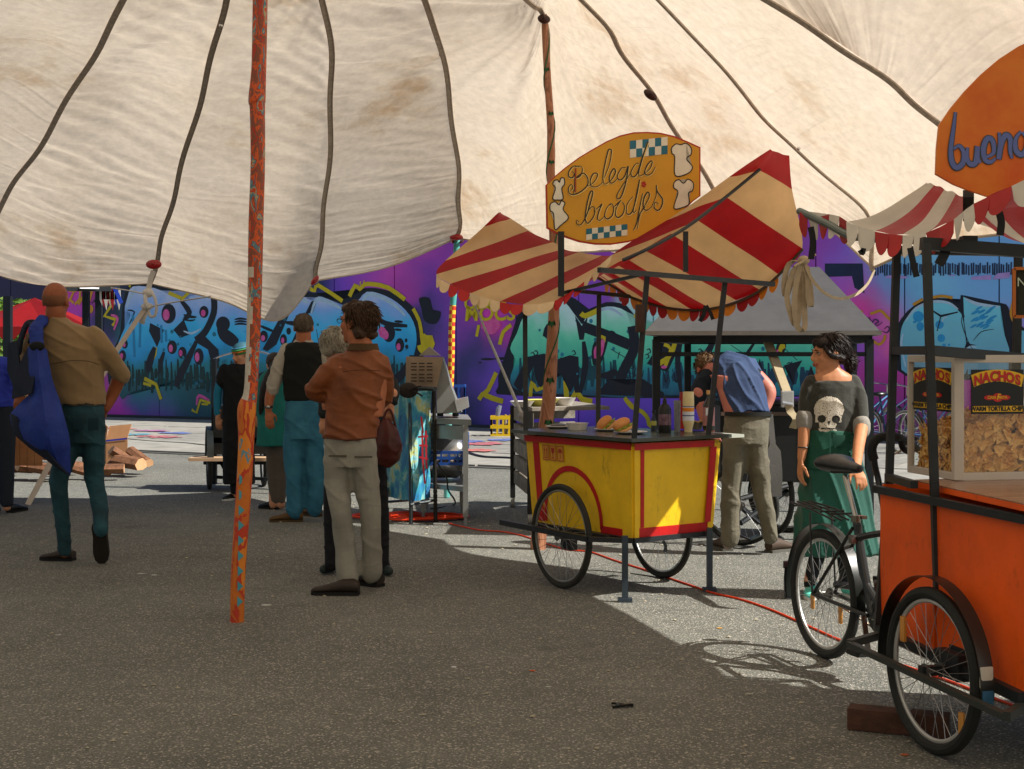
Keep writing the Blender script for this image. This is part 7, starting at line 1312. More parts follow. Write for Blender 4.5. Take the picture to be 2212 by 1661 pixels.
for aa, rr_ in (([q(1560, 810, .25), q(1528, 828, .28), q(1512, 862, .22)], [.10, .105, .085]), ([q(1616, 803, .12), q(1631, 813, .1)], [.072, .070])): bm = B(); limb(bm, aa, rr_); remeshed('sleeve', bm, mat('navy_sleeve', '0c1826', .85), p7, .010, 2, (.006, (7, 7, 7), 0))
wt = mat('work_trousers', '5c5748', .88, col2='767060', vs=6, bump=.35, bs=60); bm = B(); torso(bm, [(q(1612, 960), .18, .13), (q(1612, 925), .185, .14), (q(1615, 893), .172, .125)], 0)
limb(bm, [q(1588, 950), q(1584, 1010), q(1578, 1080), q(1578, 1165)], [.105, .095, .085, .08]); limb(bm, [q(1632, 950), q(1640, 1010), q(1648, 1070), q(1658, 1120), q(1664, 1160)], [.105, .092, .078, .074, .07]); remeshed('trousers', bm, wt, p7, .010, 3, (.013, (5, 5, 10), 0))
bm = B(); torso(bm, [(q(1616, 898), .176, .13), (q(1616, 889), .176, .13)]); part('belt', bm, mat('belt_dark', '15130f', .5), p7)
bm = B(); ribbon(bm, smooth_pts([q(1662, 895, .0), q(1668, 960, -.02), q(1673, 1020, -.02), q(1672, 1072, 0)], 4), [.05] * 5 + [.12] * 8, (1, .3, 0), .02); part('apron_cloth', bm, mat('grey_apron', '4a4844', .85, bump=.2), p7)
bs2 = mat('work_shoe', '4a3a2e', .7); shoe(p7, 'shoe', G(1572, 1190) + V((0, -.02, 0)), (-.2, 1, 0), .29, .052, bs2, mat('sole_grey', '5a5850', .8), .10); shoe(p7, 'shoe', G(1660, 1194), (.75, .55, 0), .29, .052, bs2, mat('sole_grey', '5a5850', .8), .10)

# ---- 8 young woman in the skull sweater
Y = 8.6; p8 = person('smiling young woman in skull print sweater and green skirt leaning on the trike saddle', G(1790, 1290))
M = hmat(1.55 + .22, -.10, -.04); hc = q(1790, 764); body = B(); head_form(body, hc, M, 1.0); limb(body, [hc - V((-.012, 0, .05)), q(1798, 795), q(1799, 815)], [.050, .050, .06]); torso(body, [(q(1795, 900), .13, .08), (q(1797, 845), .15, .08), (q(1798, 822), .132, .080), (q(1798, 812), .122, .072), (q(1799, 803), .085, .06), (q(1797, 796), .058, .055)])
limb(body, [q(1738, 900, -.03), q(1736, 950, -.05), q(1731, 990, -.06)], [.040, .036, .026]); hand(body, q(1730, 994, -.06), (-.06, .0, -1), (.2, -1, 0), (1, 0, 0), 1.0, .35); limb(body, [q(1862, 920, -.1), q(1854, 970, -.3), q(1850, 1012, -.5)], [.040, .034, .025]); hand(body, q(1850, 1012, -.5), (.1, -.75, -.6), (-1, 0, 0), (0, 0, -1), .95, .6)
limb(body, [q(1772, 1180), q(1748, 1255)], [.05, .035]); limb(body, [q(1825, 1180), q(1830, 1260)], [.05, .035]); inner(body, q(1797, 845), q(1796, 960), [[q(1782, 1070), q(1773, 1185)], [q(1818, 1070), q(1825, 1185)]], [[q(1758, 832), q(1744, 860, -.02), q(1738, 902, -.03)], [q(1840, 832), q(1855, 870, -.04), q(1861, 922, -.1)]]); remeshed('body', body, skin3, p8, .0075, 2)
face_bits(p8, hc, M, 1.0, lips=mat('lips_pink', '9c5040', .5))
def hq(x, y, z): return hc + M @ V((x, y, z))
bm = B(); tube(bm, smooth_pts([hq(-.016, .097, -.059), hq(0, .104, -.0605), hq(.016, .097, -.059)], 2), .0028, 6); part('teeth', bm, mat('teeth', 'e0dcd0', .3), p8)
hd = mat('hair_near_black', '120a08', .5, col2='24140e', vs=60, bump=.35, bs=160, spec=.35); bm = B()
ball(bm, hq(0, -.028, .038), (.084, .102, .092), 24, M); ball(bm, hq(.03, .04, .070), (.048, .05, .034), 14, M); ball(bm, hq(-.03, .04, .070), (.048, .05, .034), 14, M); ball(bm, hq(0, -.08, -.015), (.062, .05, .06), 14, M); limb(bm, [hq(.075, .05, .04), hq(.084, .02, -.005), hq(.07, -.06, -.03)], [.014, .018, .02]); limb(bm, [hq(-.075, .05, .04), hq(-.084, .02, -.005), hq(-.07, -.06, -.03)], [.014, .018, .02])
ball(bm, hq(-.01, -.125, -.055), (.042, .04, .048), 14, M); limb(bm, [hq(-.0, -.14, -.08), hq(.01, -.13, -.13), hq(.02, -.11, -.17)], [.035, .022, .006]); remeshed('hair', bm, hd, p8, .006, 1, (.006, (22, 22, 40), 0)); strands(p8, hc, M, (0, -.028, .038), (.087, .104, .095), hd, 240, .08, -.2, .002); strands(p8, hc, M, (-.01, -.125, -.06), (.045, .043, .052), hd, 160, .045, -.9, .016)
bm = B()
for k in range(26):
    a = random.uniform(-1.2, 1.9); r = random.uniform(.05, .075); c0 = hq(-.01, -.13, -.055); tube(bm, [c0, c0 + V((.045 * math.cos(a), random.uniform(-.03, .03), .045 * math.sin(a))), c0 + V((r * 1.1 * math.cos(a + .3), random.uniform(-.03, .03), r * 1.1 * math.sin(a + .3)))], [.003, .002, .0008], 4)
tag(part('loose_hair', bm, mat('hair_red_brown', '3a1810', .4), p8), kind='stuff')
bm = B(); ball(bm, hq(.081, -.0, -.01), (.010, .018, .028), 12, M); part('ear', bm, skin3, p8)
sw_ = mat('charcoal_sweater', '262620', .9, col2='34342c', vs=25, bump=.25, bs=120, sheen=.3); bm = B()
torso(bm, [(q(1797, 938), .172, .112), (q(1797, 905), .174, .116), (q(1797, 865), .172, .116), (q(1797, 838), .165, .108), (q(1798, 826), .155, .094), (q(1800, 820), .142, .086)], 0)
limb(bm, [q(1754, 824), q(1743, 852, -.01), q(1738, 905, -.03)], [.052, .055, .049]); limb(bm, [q(1843, 824), q(1855, 858, -.03), q(1861, 915, -.09)], [.052, .055, .049]); sweater = remeshed('sweater', bm, sw_, p8, .008, 3, (.004, (6, 6, 6), 0))
cw = mat('cuff_pale', '8c8880', .85)
for a, b, d in ((1738, 908, -.03), (1861, 922, -.09)): bm = B(); limb(bm, [q(a, b - 8, d), q(a, b + 8, d)], [.055, .054]); remeshed('cuff', bm, cw, p8, .007, 2)
bm = B(); lathe(bm, q(1735, 966, -.055) - Z_ * .003, [(.036, 0), (.038, .003), (.036, .007)], 14); part('bracelet', bm, blkp, p8)
# scoop of the neckline: skin shows above the sweater
# lace skull print follows the sweater front
bv = BVHTree.FromPolygons([v.co.copy() for v in sweater.data.vertices], [tuple(p.vertices) for p in sweater.data.polygons]); bm = B(); W_, H_ = 76, 88; ch_ = {}
def skull(u, v):  # u -1..1, v -1 (chin) .. 1 (top)
    w = noise.noise(V((u * 9, v * 9, 2))) * .05; r = math.hypot(u / .92, (v - .32) / .68) + w
    ins = r < 1; ins = ins or (abs(u) < .80 + w and -.35 < v < .3); ins = ins or (abs(u + .05) < .52 + w * 2 and -.98 < v < -.3)
    if not ins: return False
    for ex, ey in ((-.42, -.16), (.46, -.18)):
        if math.hypot((u - ex) / .26, (v - ey) / .2) + w < 1: return False
    if abs(u - .03) < .09 and -.5 < v < -.28 and abs(u - .03) < (v + .5) * .4 + .02: return False
    if -.70 < v < -.62 and abs(u) < .45 and noise.noise(V((u * 26, v * 20, 4))) > -.25: return False
    return noise.noise(V((u * 17, v * 17, 9))) + .5 * noise.noise(V((u * 34, v * 34, 1))) < .40
def sv(i, j):
    if (i, j) in ch_: return ch_[(i, j)]
    u, v = i / W_ * 2 - 1, j / H_ * 2 - 1; px = 1790 + u * 35 + v * 1.5; py = 898 - v * 42; o_ = P(px, py, Y - 1); d_ = (P(px, py, Y + 1) - o_).normalized(); h = bv.ray_cast(o_, d_)
    r = bm.verts.new(h[0] - d_ * .003) if h[0] is not None else None; ch_[(i, j)] = r; return r
for i in range(W_):
    for j in range(H_):
        if skull((i + .5) / W_ * 2 - 1, (j + .5) / H_ * 2 - 1):
            vs = [sv(i, j), sv(i + 1, j), sv(i + 1, j + 1), sv(i, j + 1)]
            if all(vs): bm.faces.new(vs)
part('skull_print', bm, mat('lace_print', 'd0c8b8', .9), p8, False)
gk = mat('green_skirt', '0a4438', .8, col2='0c5446', vs=4, bump=.15, bs=50, sheen=.2); bm = B()
torso(bm, [(q(1803, 1195), .275, .17), (q(1803, 1140), .250, .16), (q(1801, 1080), .222, .15), (q(1799, 1020), .192, .135), (q(1796, 970), .172, .12), (q(1795, 930), .155, .105)], 0, 40); remeshed('skirt', bm, gk, p8, .010, 3, (.016, (8, 8, 1.2), 0))
bm = B(); torso(bm, [(q(1794, 1012), .178, .140), (q(1794, 970), .174, .13), (q(1794, 928), .158, .113)], 0, 28); remeshed('apron', bm, mat('green_apron', '094a38', .75, bump=.15, bs=60), p8, .010, 2, (.006, (6, 6, 3), 0))
bm = B(); ribbon(bm, [q(1793, 930, -.14), q(1793, 1010, -.168)], .006, (1, 0, 0), .004)
for k in range(9): bar(bm, q(1836, 935 + k * 9, -.125), q(1842, 939 + k * 9, -.118), .012)
part('apron_trim', bm, mat('green_trim', '084032', .8), p8)
bm = B(); box(bm, q(1812, 952, -.14), .075, .006, .07, bev=.002); part('apron_pocket', bm, mat('green_trim', '084032', .8), p8)
bm = B(); limb(bm, [q(1775, 1170), q(1758, 1225), q(1748, 1262)], [.055, .045, .036]); limb(bm, [q(1822, 1170), q(1828, 1262)], [.055, .036]); limb(bm, [q(1775, 1170), q(1797, 1050), q(1822, 1170)], [.055, .09, .055]); remeshed('leggings', bm, mat('black_legging', '101218', .8), p8, .010, 2)
ts = mat('turquoise_shoe', '4ac0ae', .6, col2='6ad4c4', vs=30); so_ = mat('sole_white', 'c8c8c4', .6); shoe(p8, 'shoe', G(1752, 1286) + V((.02, .06, 0)), (-.25, -1, 0), .25, .045, ts, so_, .075); shoe(p8, 'shoe', G(1832, 1290) + V((0, .06, 0)), (.35, -1, 0), .25, .045, ts, so_, .075)

# ---- 9 person in blue at the far left stall
Y = 13.0; p9 = person('person in a blue shirt bending over the stall table at the far left edge', G(-5, 1110))
M = hmat(.6, -.5); hc = q(-20, 752); body = B(); head_form(body, hc, M, 1.0); limb(body, [hc - V((0, 0, .05)), q(-12, 790)], [.055, .06]); limb(body, [q(30, 812, -.1), q(45, 845, -.2)], [.04, .03]); hand(body, q(45, 845, -.2), (.8, -.2, -.4), (0, -1, 0), (0, 0, -1), .9, .4); torso(body, [(q(-5, 870), .14, .09), (q(-5, 800), .15, .09)]); limb(body, [q(-15, 980), q(-15, 1095)], [.05, .04]); limb(body, [q(15, 980), q(15, 1095)], [.05, .04]); inner(body, q(-5, 800), q(0, 880), [[q(-15, 985)], [q(15, 985)]], [[q(22, 795, -.08), q(30, 815, -.1)]]); remeshed('body', body, skin2, p9, .011, 2)
bm = B(); ball(bm, hc + M @ V((0, -.025, .035)), (.086, .1, .09), 16, M); part('hair', bm, mat('hair_dark_brown', '1e120c', .5, bump=.5, bs=90), p9)
bm = B(); torso(bm, [(q(-2, 880), .17, .12), (q(-2, 830), .17, .12), (q(-5, 785), .18, .11), (q(-10, 770), .1, .08)]); limb(bm, [q(15, 785), q(28, 800, -.1), q(33, 825, -.15)], [.07, .06, .05]); remeshed('shirt', bm, mat('bright_blue_shirt', '2a3cb0', .8), p9, .011, 3, (.01, (6, 6, 8), 0))
bm = B(); limb(bm, [q(-15, 880), q(-15, 980), q(-15, 1085)], [.09, .075, .06]); limb(bm, [q(15, 880), q(15, 980), q(15, 1085)], [.09, .075, .06]); remeshed('trousers', bm, mat('dark_trousers', '1c2430', .85), p9, .011, 2)
shoe(p9, 'shoe', G(-12, 1108), (-.3, 1, 0), .26, .045, blkp, sole_dk); shoe(p9, 'shoe', G(20, 1108), (.3, 1, 0), .26, .045, blkp, sole_dk)
# ------------------------------------------------------------------ painted banner stand with steel frame
st = thing('banner_stand', 'steel tube stand wrapped in a blue spray painted cloth banner', 'stand', G(885, 1120)); stl = mat('tube_steel', '4a4e50', .4, .8, bump=.2); 
def m3(root, nm, a, b, w, m): bm = B(); tube(bm, [a, b], w, 8); return part(nm, bm, m, root)
Ya = 12.1
tl_, tr_ = P(842, 832, 12.6), P(940, 840, 12.0)
f1, f2, f3, f4 = G(888, 1133), G(941, 1128), G(826, 1105), G(880, 1095)
for a, b, w in ((f1, P(886, 870, 12.25), .018), (f3, P(828, 850, 13.2), .016), (P(886, 1090, 12.2), P(941, 1080, 12.4), .013), (P(826, 1085, 13.2), P(888, 1080, 12.3), .012), (P(836, 836, 12.6), tr_, .02)): m3(st, 'frame_tube', a, b, w, stl)
bm = B(); q = [f2, P(937, 842, 12.35)]; tube(bm, [q[0].lerp(q[1], k / 60) for k in range(61)], [.016 if k % 2 else .020 for k in range(61)], 8); part('ribbed_bar', bm, mat('rebar', '2e2a26', .6, .6), st, True, None)
bnm = bpy.data.materials.new('banner_paint'); bnm.use_nodes = True; N = bnm.node_tree.nodes; L = bnm.node_tree.links; g_ = N.new('ShaderNodeNewGeometry'); nz = N.new('ShaderNodeTexNoise'); nz.inputs['Scale'].default_value = 4.5; nz.inputs['Detail'].default_value = 7; nz.inputs['Roughness'].default_value = .65; nz.inputs['Distortion'].default_value = .8; L.new(g_.outputs[0], nz.inputs[0])
cr_ = N.new('ShaderNodeValToRGB'); e = cr_.color_ramp.elements
for k in range(4): e.new(.5)
for k, (p, c) in enumerate(((.3, '1a4f8a'), (.42, '2a80b4'), (.5, '3a9aa8'), (.57, '8ac4cc'), (.62, 'b4b860'), (.7, 'c4dce0'))): e[k].position = p; e[k].color = rgb(c)
L.new(nz.outputs[0], cr_.inputs[0]); L.new(cr_.outputs[0], N['Principled BSDF'].inputs[0]); N['Principled BSDF'].inputs['Roughness'].default_value = .6
def sheet(nm, tl, tr, br, bl, m, root, amp=.02, n=24):
    bm = B(); g = []; 
    for i in range(n + 1):
        r = []
        for j in range(n + 1):
            u, v = i / n, j / n; p = tl.lerp(tr, u).lerp(bl.lerp(br, u), v); nn = (tr - tl).cross(bl - tl).normalized(); r.append(bm.verts.new(p + nn * amp * (noise.noise(V((u * 5, v * 2 + u * 2, 3))) + .6 * noise.noise(V((u * 9 + v * 5, v * 3, 8))))))
        g.append(r)
    for i in range(n):
        for j in range(n): bm.faces.new((g[i][j], g[i + 1][j], g[i + 1][j + 1], g[i][j + 1]))
    return part(nm, bm, m, root, True, None)
sheet('banner_cloth', P(826, 846, 13.2), P(889, 852, 12.25), P(888, 1083, 12.2), P(829, 1072, 13.2), bnm, st, .03); sheet('banner_cloth', P(887, 848, 12.22), P(932, 842, 12.4), P(930, 1074, 12.45), P(888, 1086, 12.2), bnm, st, .035)
bm = B()
for a in ([(912, 930), (913, 990), (918, 1045)], [(920, 930), (921, 1000), (922, 1012)], [(903, 944), (925, 942)], [(905, 962), (924, 963)], [(905, 987), (925, 992)], [(910, 900), (914, 935)]): stroke(bm, [P(x, y, 12.22) for x, y in a], (0, -1, 0), .016, 0, False)
part('painted_marks', bm, mat('paint_red', 'c42a3a', .6), st, False)
bm = B(); ball(bm, P(882, 843, 12.15), (.09, .05, .07), 10); tube(bm, smooth_pts([P(880, 840, 12.1), P(900, 848, 12.1), P(913, 856, 12.1)], 3), .016, 6, flat=.5); tube(bm, smooth_pts([P(882, 842, 12.1), P(898, 836, 12.1), P(910, 834, 12.1)], 3), .016, 6, flat=.5); part('tied_rag', bm, mat('rag', '241c18', .8), st)
cup = P(830, 1078, 13.0); bm = B(); lathe(bm, P(829, 1090, 13.0), [(.035, 0), (.05, .16), (.047, .16), (.033, .01)], 16); solo('cup', bm, mat('blue_cup', '2a8ac0', .2), 'translucent blue plastic cup on the rail of the banner stand', 'cup')
# ------------------------------------------------------------------ steel table with toaster oven
tb = thing('steel_table', 'stainless steel work table with lower shelf beside the banner stand', 'table', G(970, 1105)); ss = mat('stainless', '8a8c8a', .4, .35, var=.12, vs=4)
TT = [P(905, 905, 12.6), P(1018, 908, 11.95), P(1012, 896, 12.9), P(912, 893, 13.4)]; zt_ = TT[1].z
TT = [V((p.x, p.y, zt_)) for p in (P(902, 908, 12.5), P(1018, 908, 12.1), P(1010, 898, 13.1), P(912, 896, 13.5))]
bm = B(); poly_prism(bm, TT, (0, 0, 1), .05); part('table_top', bm, ss, tb, False)
LG = [V((TT[0].x + .05, TT[0].y + .03, 0)), V((TT[1].x - .05, TT[1].y + .04, 0)), V((TT[2].x - .05, TT[2].y - .05, 0)), V((TT[3].x + .05, TT[3].y - .05, 0))]
for p in LG: bm = B(); bar(bm, p + Z_ * .08, p + Z_ * (zt_ - .05), .045); tube(bm, [p, p + Z_ * .09], .015, 8); part('leg', bm, ss, tb, False)
bm = B(); poly_prism(bm, [p + Z_ * .34 for p in LG], (0, 0, 1), .045); part('lower_shelf', bm, ss, tb, False)
bm = B(); bar(bm, LG[0] + Z_ * (zt_ - .12), LG[1] + Z_ * (zt_ - .12), .03, .12); part('apron_rail', bm, ss, tb, False)
ov = thing('conveyor_toaster', 'tilted stainless steel toaster with vented beige back standing on the steel table', 'toaster', TT[0] + V((.2, .3, 0)))
bm = B()
def op(x, y, d): return P(x, y, d)
fr = [op(944, 892, 12.4), op(996, 892, 12.4), op(975, 838, 12.4), op(955, 771, 12.4), op(948, 775, 12.4), op(942, 838, 12.4)]
poly_prism(bm, fr, (0, -1, 0), .35); part('casing', bm, ss, ov, False)
bm = B(); poly_prism(bm, [op(877, 770, 12.5), op(958, 771, 12.36), op(943, 842, 12.3), op(876, 838, 12.45)], (0, -1, 0), .03); bp_ = part('vented_panel', bm, mat('beige_metal', '8a7864', .5, .2), ov, False)
bm = B(); poly_prism(bm, [op(905, 768, 12.5), op(927, 749, 12.5), op(950, 768, 12.5)], (0, -1, 0), .2); part('hopper', bm, mat('hopper_steel', '9a948a', .3, .8), ov, False)
for r in range(3):
    for gq in range(2):
        for cc in range(3):
            x = 888 + cc * 17 + gq * 0; y = 785 + r * 7 + gq * 24; bm = B(); a, b = op(x, y, 12.40 - .0016 * (x - 877)), op(x + 12, y, 12.40 - .0016 * (x - 865)); bar(bm, a, b, .006, .012); part('vent_slot', bm, mat('slot_dark', '3a3028', .7), bp_, False)
bm = B(); poly_prism(bm, [op(982, 864, 12.3), op(1009, 858, 12.3), op(1012, 880, 12.3), op(988, 890, 12.3)], (0, -1, 0), .25); part('control_box', bm, mat('bright_steel', 'c8c8c8', .2, .6), ov, False)
for x in (951, 984): bm = B(); tube(bm, [op(x, 892, 12.55), op(x, 899, 12.55)], .03, 10); part('foot', bm, blkp, ov)
tk = thing('metal_drum', 'shiny cylindrical steel drum lying on the lower shelf of the steel table', 'drum', LG[0] + V((.3, .3, .34))); bm = B(); c_ = (LG[0] + LG[1] + LG[2] + LG[3]) / 4 + Z_ * .565; d_ = V((.6, 0, 0)); lathe(bm, c_ - d_ * .5 + V((-.1, 0, 0)), [(.06, 0), (.17, .03), (.205, .08), (.205, .52), (.17, .57), (.06, .6)], 28, (1, 0, 0)); part('drum_body', bm, mat('drum_metal', 'b4b4b4', .18, .9), tk)
def crate(nm, label, c, w, d, h, m, ax=(1, 0, 0), nx=4, nz=2, group=None, t=.016):
    r = thing(nm, label, 'crate', c, group); ax = V(ax).normalized(); ay = V((-ax.y, ax.x, 0)); c = V(c)
    for sgn in (-1, 1):
        for (u, v_, L1_, L2_) in ((ax, ay, w, d), (ay, ax, d, w)):
            bm = B()
            for k in range(nz + 1): zz = t / 2 + (h - t) * k / nz; bar(bm, c + v_ * sgn * (L2_ / 2) - u * (L1_ / 2 + t / 2 * (u == ax)) + Z_ * zz, c + v_ * sgn * (L2_ / 2) + u * (L1_ / 2 + t / 2 * (u == ax)) + Z_ * zz, t * 1.01 if u == ax else t, t * 1.6)
            for k in range(nx + 1): xx = -L1_ / 2 + L1_ * k / nx; p = c + v_ * sgn * (L2_ / 2) + u * xx; bar(bm, p + Z_ * .004, p + Z_ * (h - .004), t * .9)
            part('crate_side', bm, m, r, False)
    bm = B(); box(bm, c + Z_ * .012, w - .02, d - .02, .01, ax, ay, Z_); part('crate_floor', bm, m, r, False); return r
cb1 = mat('crate_blue', '1c4c9c', .5); crate('plastic_crate', 'blue plastic crate resting on top of the steel drum under the table', P(955, 1001, 12.7), .44, .30, .12, cb1, nx=6)
crate('plastic_crate', 'blue plastic crate on the yard behind the turquoise pole and steel table', G(968, 975), .62, .4, .28, cb1, nx=5)
crate('plastic_crate', 'blue plastic crate standing upright beside the checked part of the turquoise pole', P(985, 905, 15.6), .2, .3, .38, cb1, nx=3)
bm = B()
for k in range(7): ball(bm, P(948 + k * 4, 998 - (k % 3) * 3, 12.6), (.05, .03, .02), 7)
tag(solo('scrap_pile', bm, mat('scraps', '6a5444', .8, col2='b0a494', vs=30), 'heap of scraps and crumpled film in the blue crate under the table', 'scraps'), kind='stuff')
yc = crate('bottle_crate', 'yellow plastic bottle crate standing on the slabs beside the white rod', G(1087, 945) + V((0, .0, .02)), .42, .32, .36, mat('crate_yellow', 'e0b80c', .45), nx=4, nz=2, t=.038)
base = G(1087, 945)
def cbott(dx, dy, col, cap, lab): 
    c = base + V((dx, dy, .06)); t = thing('bottle', lab, 'bottle', c); bm = B(); lathe(bm, c, [(.035, 0), (.036, .2), (.014, .28), (.013, .33)], 14); part('bottle_glass', bm, mat('bg_' + col, col, .15, trans=.4), t); bm = B(); lathe(bm, c + Z_ * .33, [(.018, 0), (.018, .022)], 10); part('cap', bm, mat('cap_' + cap, cap, .4), t)
cbott(.12, -.05, 'c8c0b0', 'e0c020', 'clear bottle with yellow cap at the front right of the yellow crate'); cbott(.19, .05, '9a5a34', 'c01c4a', 'brown drink bottle with red cap at the right of the yellow crate'); cbott(.04, .06, 'b0a890', 'e0c020', 'bottle with yellow cap in the middle of the yellow crate')
bm = B(); c = base + V((-.1, 0, .1)); tube(bm, [c, c + V((0, 0, .3)), c + V((.02, 0, .42)), c + V((.05, 0, .48))], [.035, .04, .05, .03], 10); solo('plastic_bag', bm, mat('clear_film', 'b8bcc8', .15, trans=.6), 'twisted clear plastic bag sticking out of the yellow crate', 'bag')
# slatted wooden box behind the yellow cart
wb = thing('wooden_crate', 'tall weathered grey wooden slat crate on castors behind the yellow cart', 'crate', G(1130, 1030)); ws2 = mat('grey_slats', '6a6258', .85, col2='9a9286', vs=9, bump=.4, bs=60); a, b = P(1112, 1020, 13.6), P(1150, 1060, 12.2)
for k in range(5):
    z0_, z1_ = .50 - k * .0 + .0, 0
    zz = .30 + k * .155; bm = B(); bar(bm, V((a.x, a.y, zz)), V((b.x, b.y, zz)), .025, .12); part('slat', bm, ws2, wb, False)
    bm = B(); bar(bm, V((a.x, a.y, zz)), V((a.x + .6, a.y + .35, zz)), .025, .12); part('slat', bm, ws2, wb, False)
for p in ((a.x, a.y), (b.x, b.y)): bm = B(); bar(bm, V((p[0] - .02, p[1], .1)), V((p[0] - .02, p[1], 1.0)), .05); part('corner_post', bm, mat('post_black', '1a1a1a', .6), wb, False); bm = B(); lathe(bm, V((p[0] - .04, p[1], .05)), [(.05, 0), (.05, .04)], 14, (1, 0, 0)); part('castor', bm, mat('castor_grey', '8a8a84', .5), wb)
bm = B(); poly_prism(bm, [V((a.x, a.y, 1.03)), V((b.x, b.y, 1.03)), V((b.x + .7, b.y + .3, 1.03)), V((a.x + .6, a.y + .35, 1.03))], (0, 0, 1), .03); part('crate_lid', bm, ws2, wb, False)
for k, (x, y, w, h, m_, lab) in enumerate(((1128, 911, .22, .05, porc, 'white plate stack on the slat crate behind the cart'), (1172, 918, .3, .06, mat('lemon_box', 'c8c460', .5), 'pale yellow tub on the slat crate by the vine pole'), (1218, 922, .22, .07, porc, 'white tub standing behind the vine pole on the slat crate'))):
    c = P(x, y + 4, 12.4 + .15 * k); c.z = 1.032
    bm = B(); lathe(bm, c, [(w * .32, 0), (w * .5, h), (w * .48, h), (w * .3, .01)], 20); solo('tub', bm, m_, lab, 'tub')
# ------------------------------------------------------------------ cords
orm = mat('orange_cord', 'd83c12', .45)
def cord(pts, r, m, label, sub=5):
    bm = B(); tube(bm, smooth_pts([V((p.x, p.y, p.z + r)) for p in pts], sub), r, 6); return solo('power_cord', bm, m, label, 'cord')
pts = [G(x, y) for x, y in ((970, 1132), (1000, 1140), (1040, 1146), (1085, 1150), (1130, 1160), (1180, 1175), (1225, 1189), (1275, 1195), (1330, 1212), (1400, 1235), (1440, 1250), (1500, 1268), (1540, 1283), (1600, 1298), (1650, 1312), (1700, 1334), (1760, 1362), (1800, 1378), (1850, 1400), (1920, 1430), (1990, 1452), (2060, 1478), (2130, 1506), (2230, 1540))]
pts = [p + V((0, .03 * math.sin(i * 2.1), 0)) for i, p in enumerate(pts)]
cord(pts, .0065, orm, 'long orange extension cord running across the yard under both carts')
coil = []; c = G(948, 1122)
for k in range(130): a = k * .42; r = .22 + .12 * noise.noise(V((k * .05, 0, 1))) ; coil.append(c + V((r * 1.5 * math.cos(a) - .1 + .15 * noise.noise(V((k * .11, 3, 1))), r * .75 * math.sin(a) + .1 * noise.noise(V((k * .1, 9, 1))), .012 + .04 * abs(noise.noise(V((k * .2, 5, 1)))))))
cord(coil, .0085, orm, 'tangled coil of orange cord on the ground by the banner stand', 3)
coil2 = [p + V((-.35, .1, 0)) for p in coil[:70]]; cord(coil2, .0085, orm, 'second loose orange coil of cord lying under the banner stand', 3)
cord([P(944, 1000, 12.1), P(950, 1010, 12.15), P(965, 1035, 12.2), P(968, 1060, 12.2), P(982, 1082, 12.2)] + [G(980, 1092), G(950, 1098), G(930, 1100)], .008, blkp, 'thin black cable hanging from the steel table down to the orange coil')
cord([P(930, 955, 16.9) * 1, G(980, 972), G(1015, 985), G(1045, 993), G(1090, 995), G(1140, 998)], .03, blkp, 'thick black hose lying across the slabs behind the steel table')
cord([G(262, 952), G(330, 958), G(400, 962), G(455, 968), G(520, 975)], .025, blkp, 'black hose lying along the edge of the pavement at the left')
# ------------------------------------------------------------------ grey roofed shelter with cargo bike behind the bending man
sh_ = thing('market_shelter', 'black framed stall with low grey metal hipped roof behind the yellow cart', 'stall', G(1640, 1120)); gr = mat('roof_grey', '5c5a58', .5, .3, var=.1, vs=6, bump=.2, bs=15); sf = mat('shelter_black', '1c2226', .5, .3)
E0, E1, E2, E3 = P(1392, 722, 11.2), P(1902, 706, 11.0), P(1860, 700, 13.2), P(1470, 706, 13.4); E0.z = E1.z = 1.68; E2.z = E3.z = 1.68
R0, R1 = P(1520, 590, 12.2), P(1770, 585, 12.1); R0.z = R1.z = 2.26
for pl_ in ((E0, E1, R1, R0), (E1, E2, R1), (E2, E3, R0, R1), (E3, E0, R0)): bm = B(); f = [bm.verts.new(p) for p in pl_]; bm.faces.new(f); r_ = bmesh.ops.extrude_face_region(bm, geom=bm.faces[:]); bmesh.ops.translate(bm, verts=[v for v in r_['geom'] if isinstance(v, bmesh.types.BMVert)], vec=(0, 0, -.012)); part('roof_sheet', bm, gr, sh_, False)
for a, b in ((E0, E1), (E1, E2), (E2, E3), (E3, E0)): bm = B(); bar(bm, a - Z_ * .01, b - Z_ * .01, .02, .035); part('roof_edge', bm, mat('roof_edge_pale', '86827a', .4, .4), sh_, False)
for a, b, w in ((E0, E1, .05), (E1, E2, .05), (E2, E3, .05), (E3, E0, .05)):
    i = (E0 + E1 + E2 + E3) / 4; aa, bb_ = a.lerp(i, .09) - Z_ * .06, b.lerp(i, .09) - Z_ * .06; bm = B(); bar(bm, aa, bb_, w); part('frame_bar', bm, sf, sh_, False); bm = B(); bar(bm, aa - Z_ * .12, bb_ - Z_ * .12, w * .7); part('frame_bar', bm, sf, sh_, False); bm = B(); bar(bm, aa, V((aa.x, aa.y, 0)), .06); part('post', bm, sf, sh_, False)
bm = B(); bar(bm, P(1655, 728, 11.4), P(1700, 850, 10.9), .07, .03); bar(bm, P(1655, 728, 11.4), P(1650, 722, 11.4), .14, .06)
hs = thing('ratchet_strap', 'cream webbing strap with silver buckle slanting down beside the young woman', 'strap', G(1715, 1190)); part('webbing', bm, mat('cream_strap', 'a89878', .8), hs, False)
bm = B(); box(bm, P(1700, 862, 10.85), .10, .05, .13, bev=.01); tube(bm, [P(1690, 870, 10.8), P(1712, 874, 10.8)], .012, 8); part('buckle', bm, mat('bright_steel', 'c8c8c8', .2, .6), hs, False)
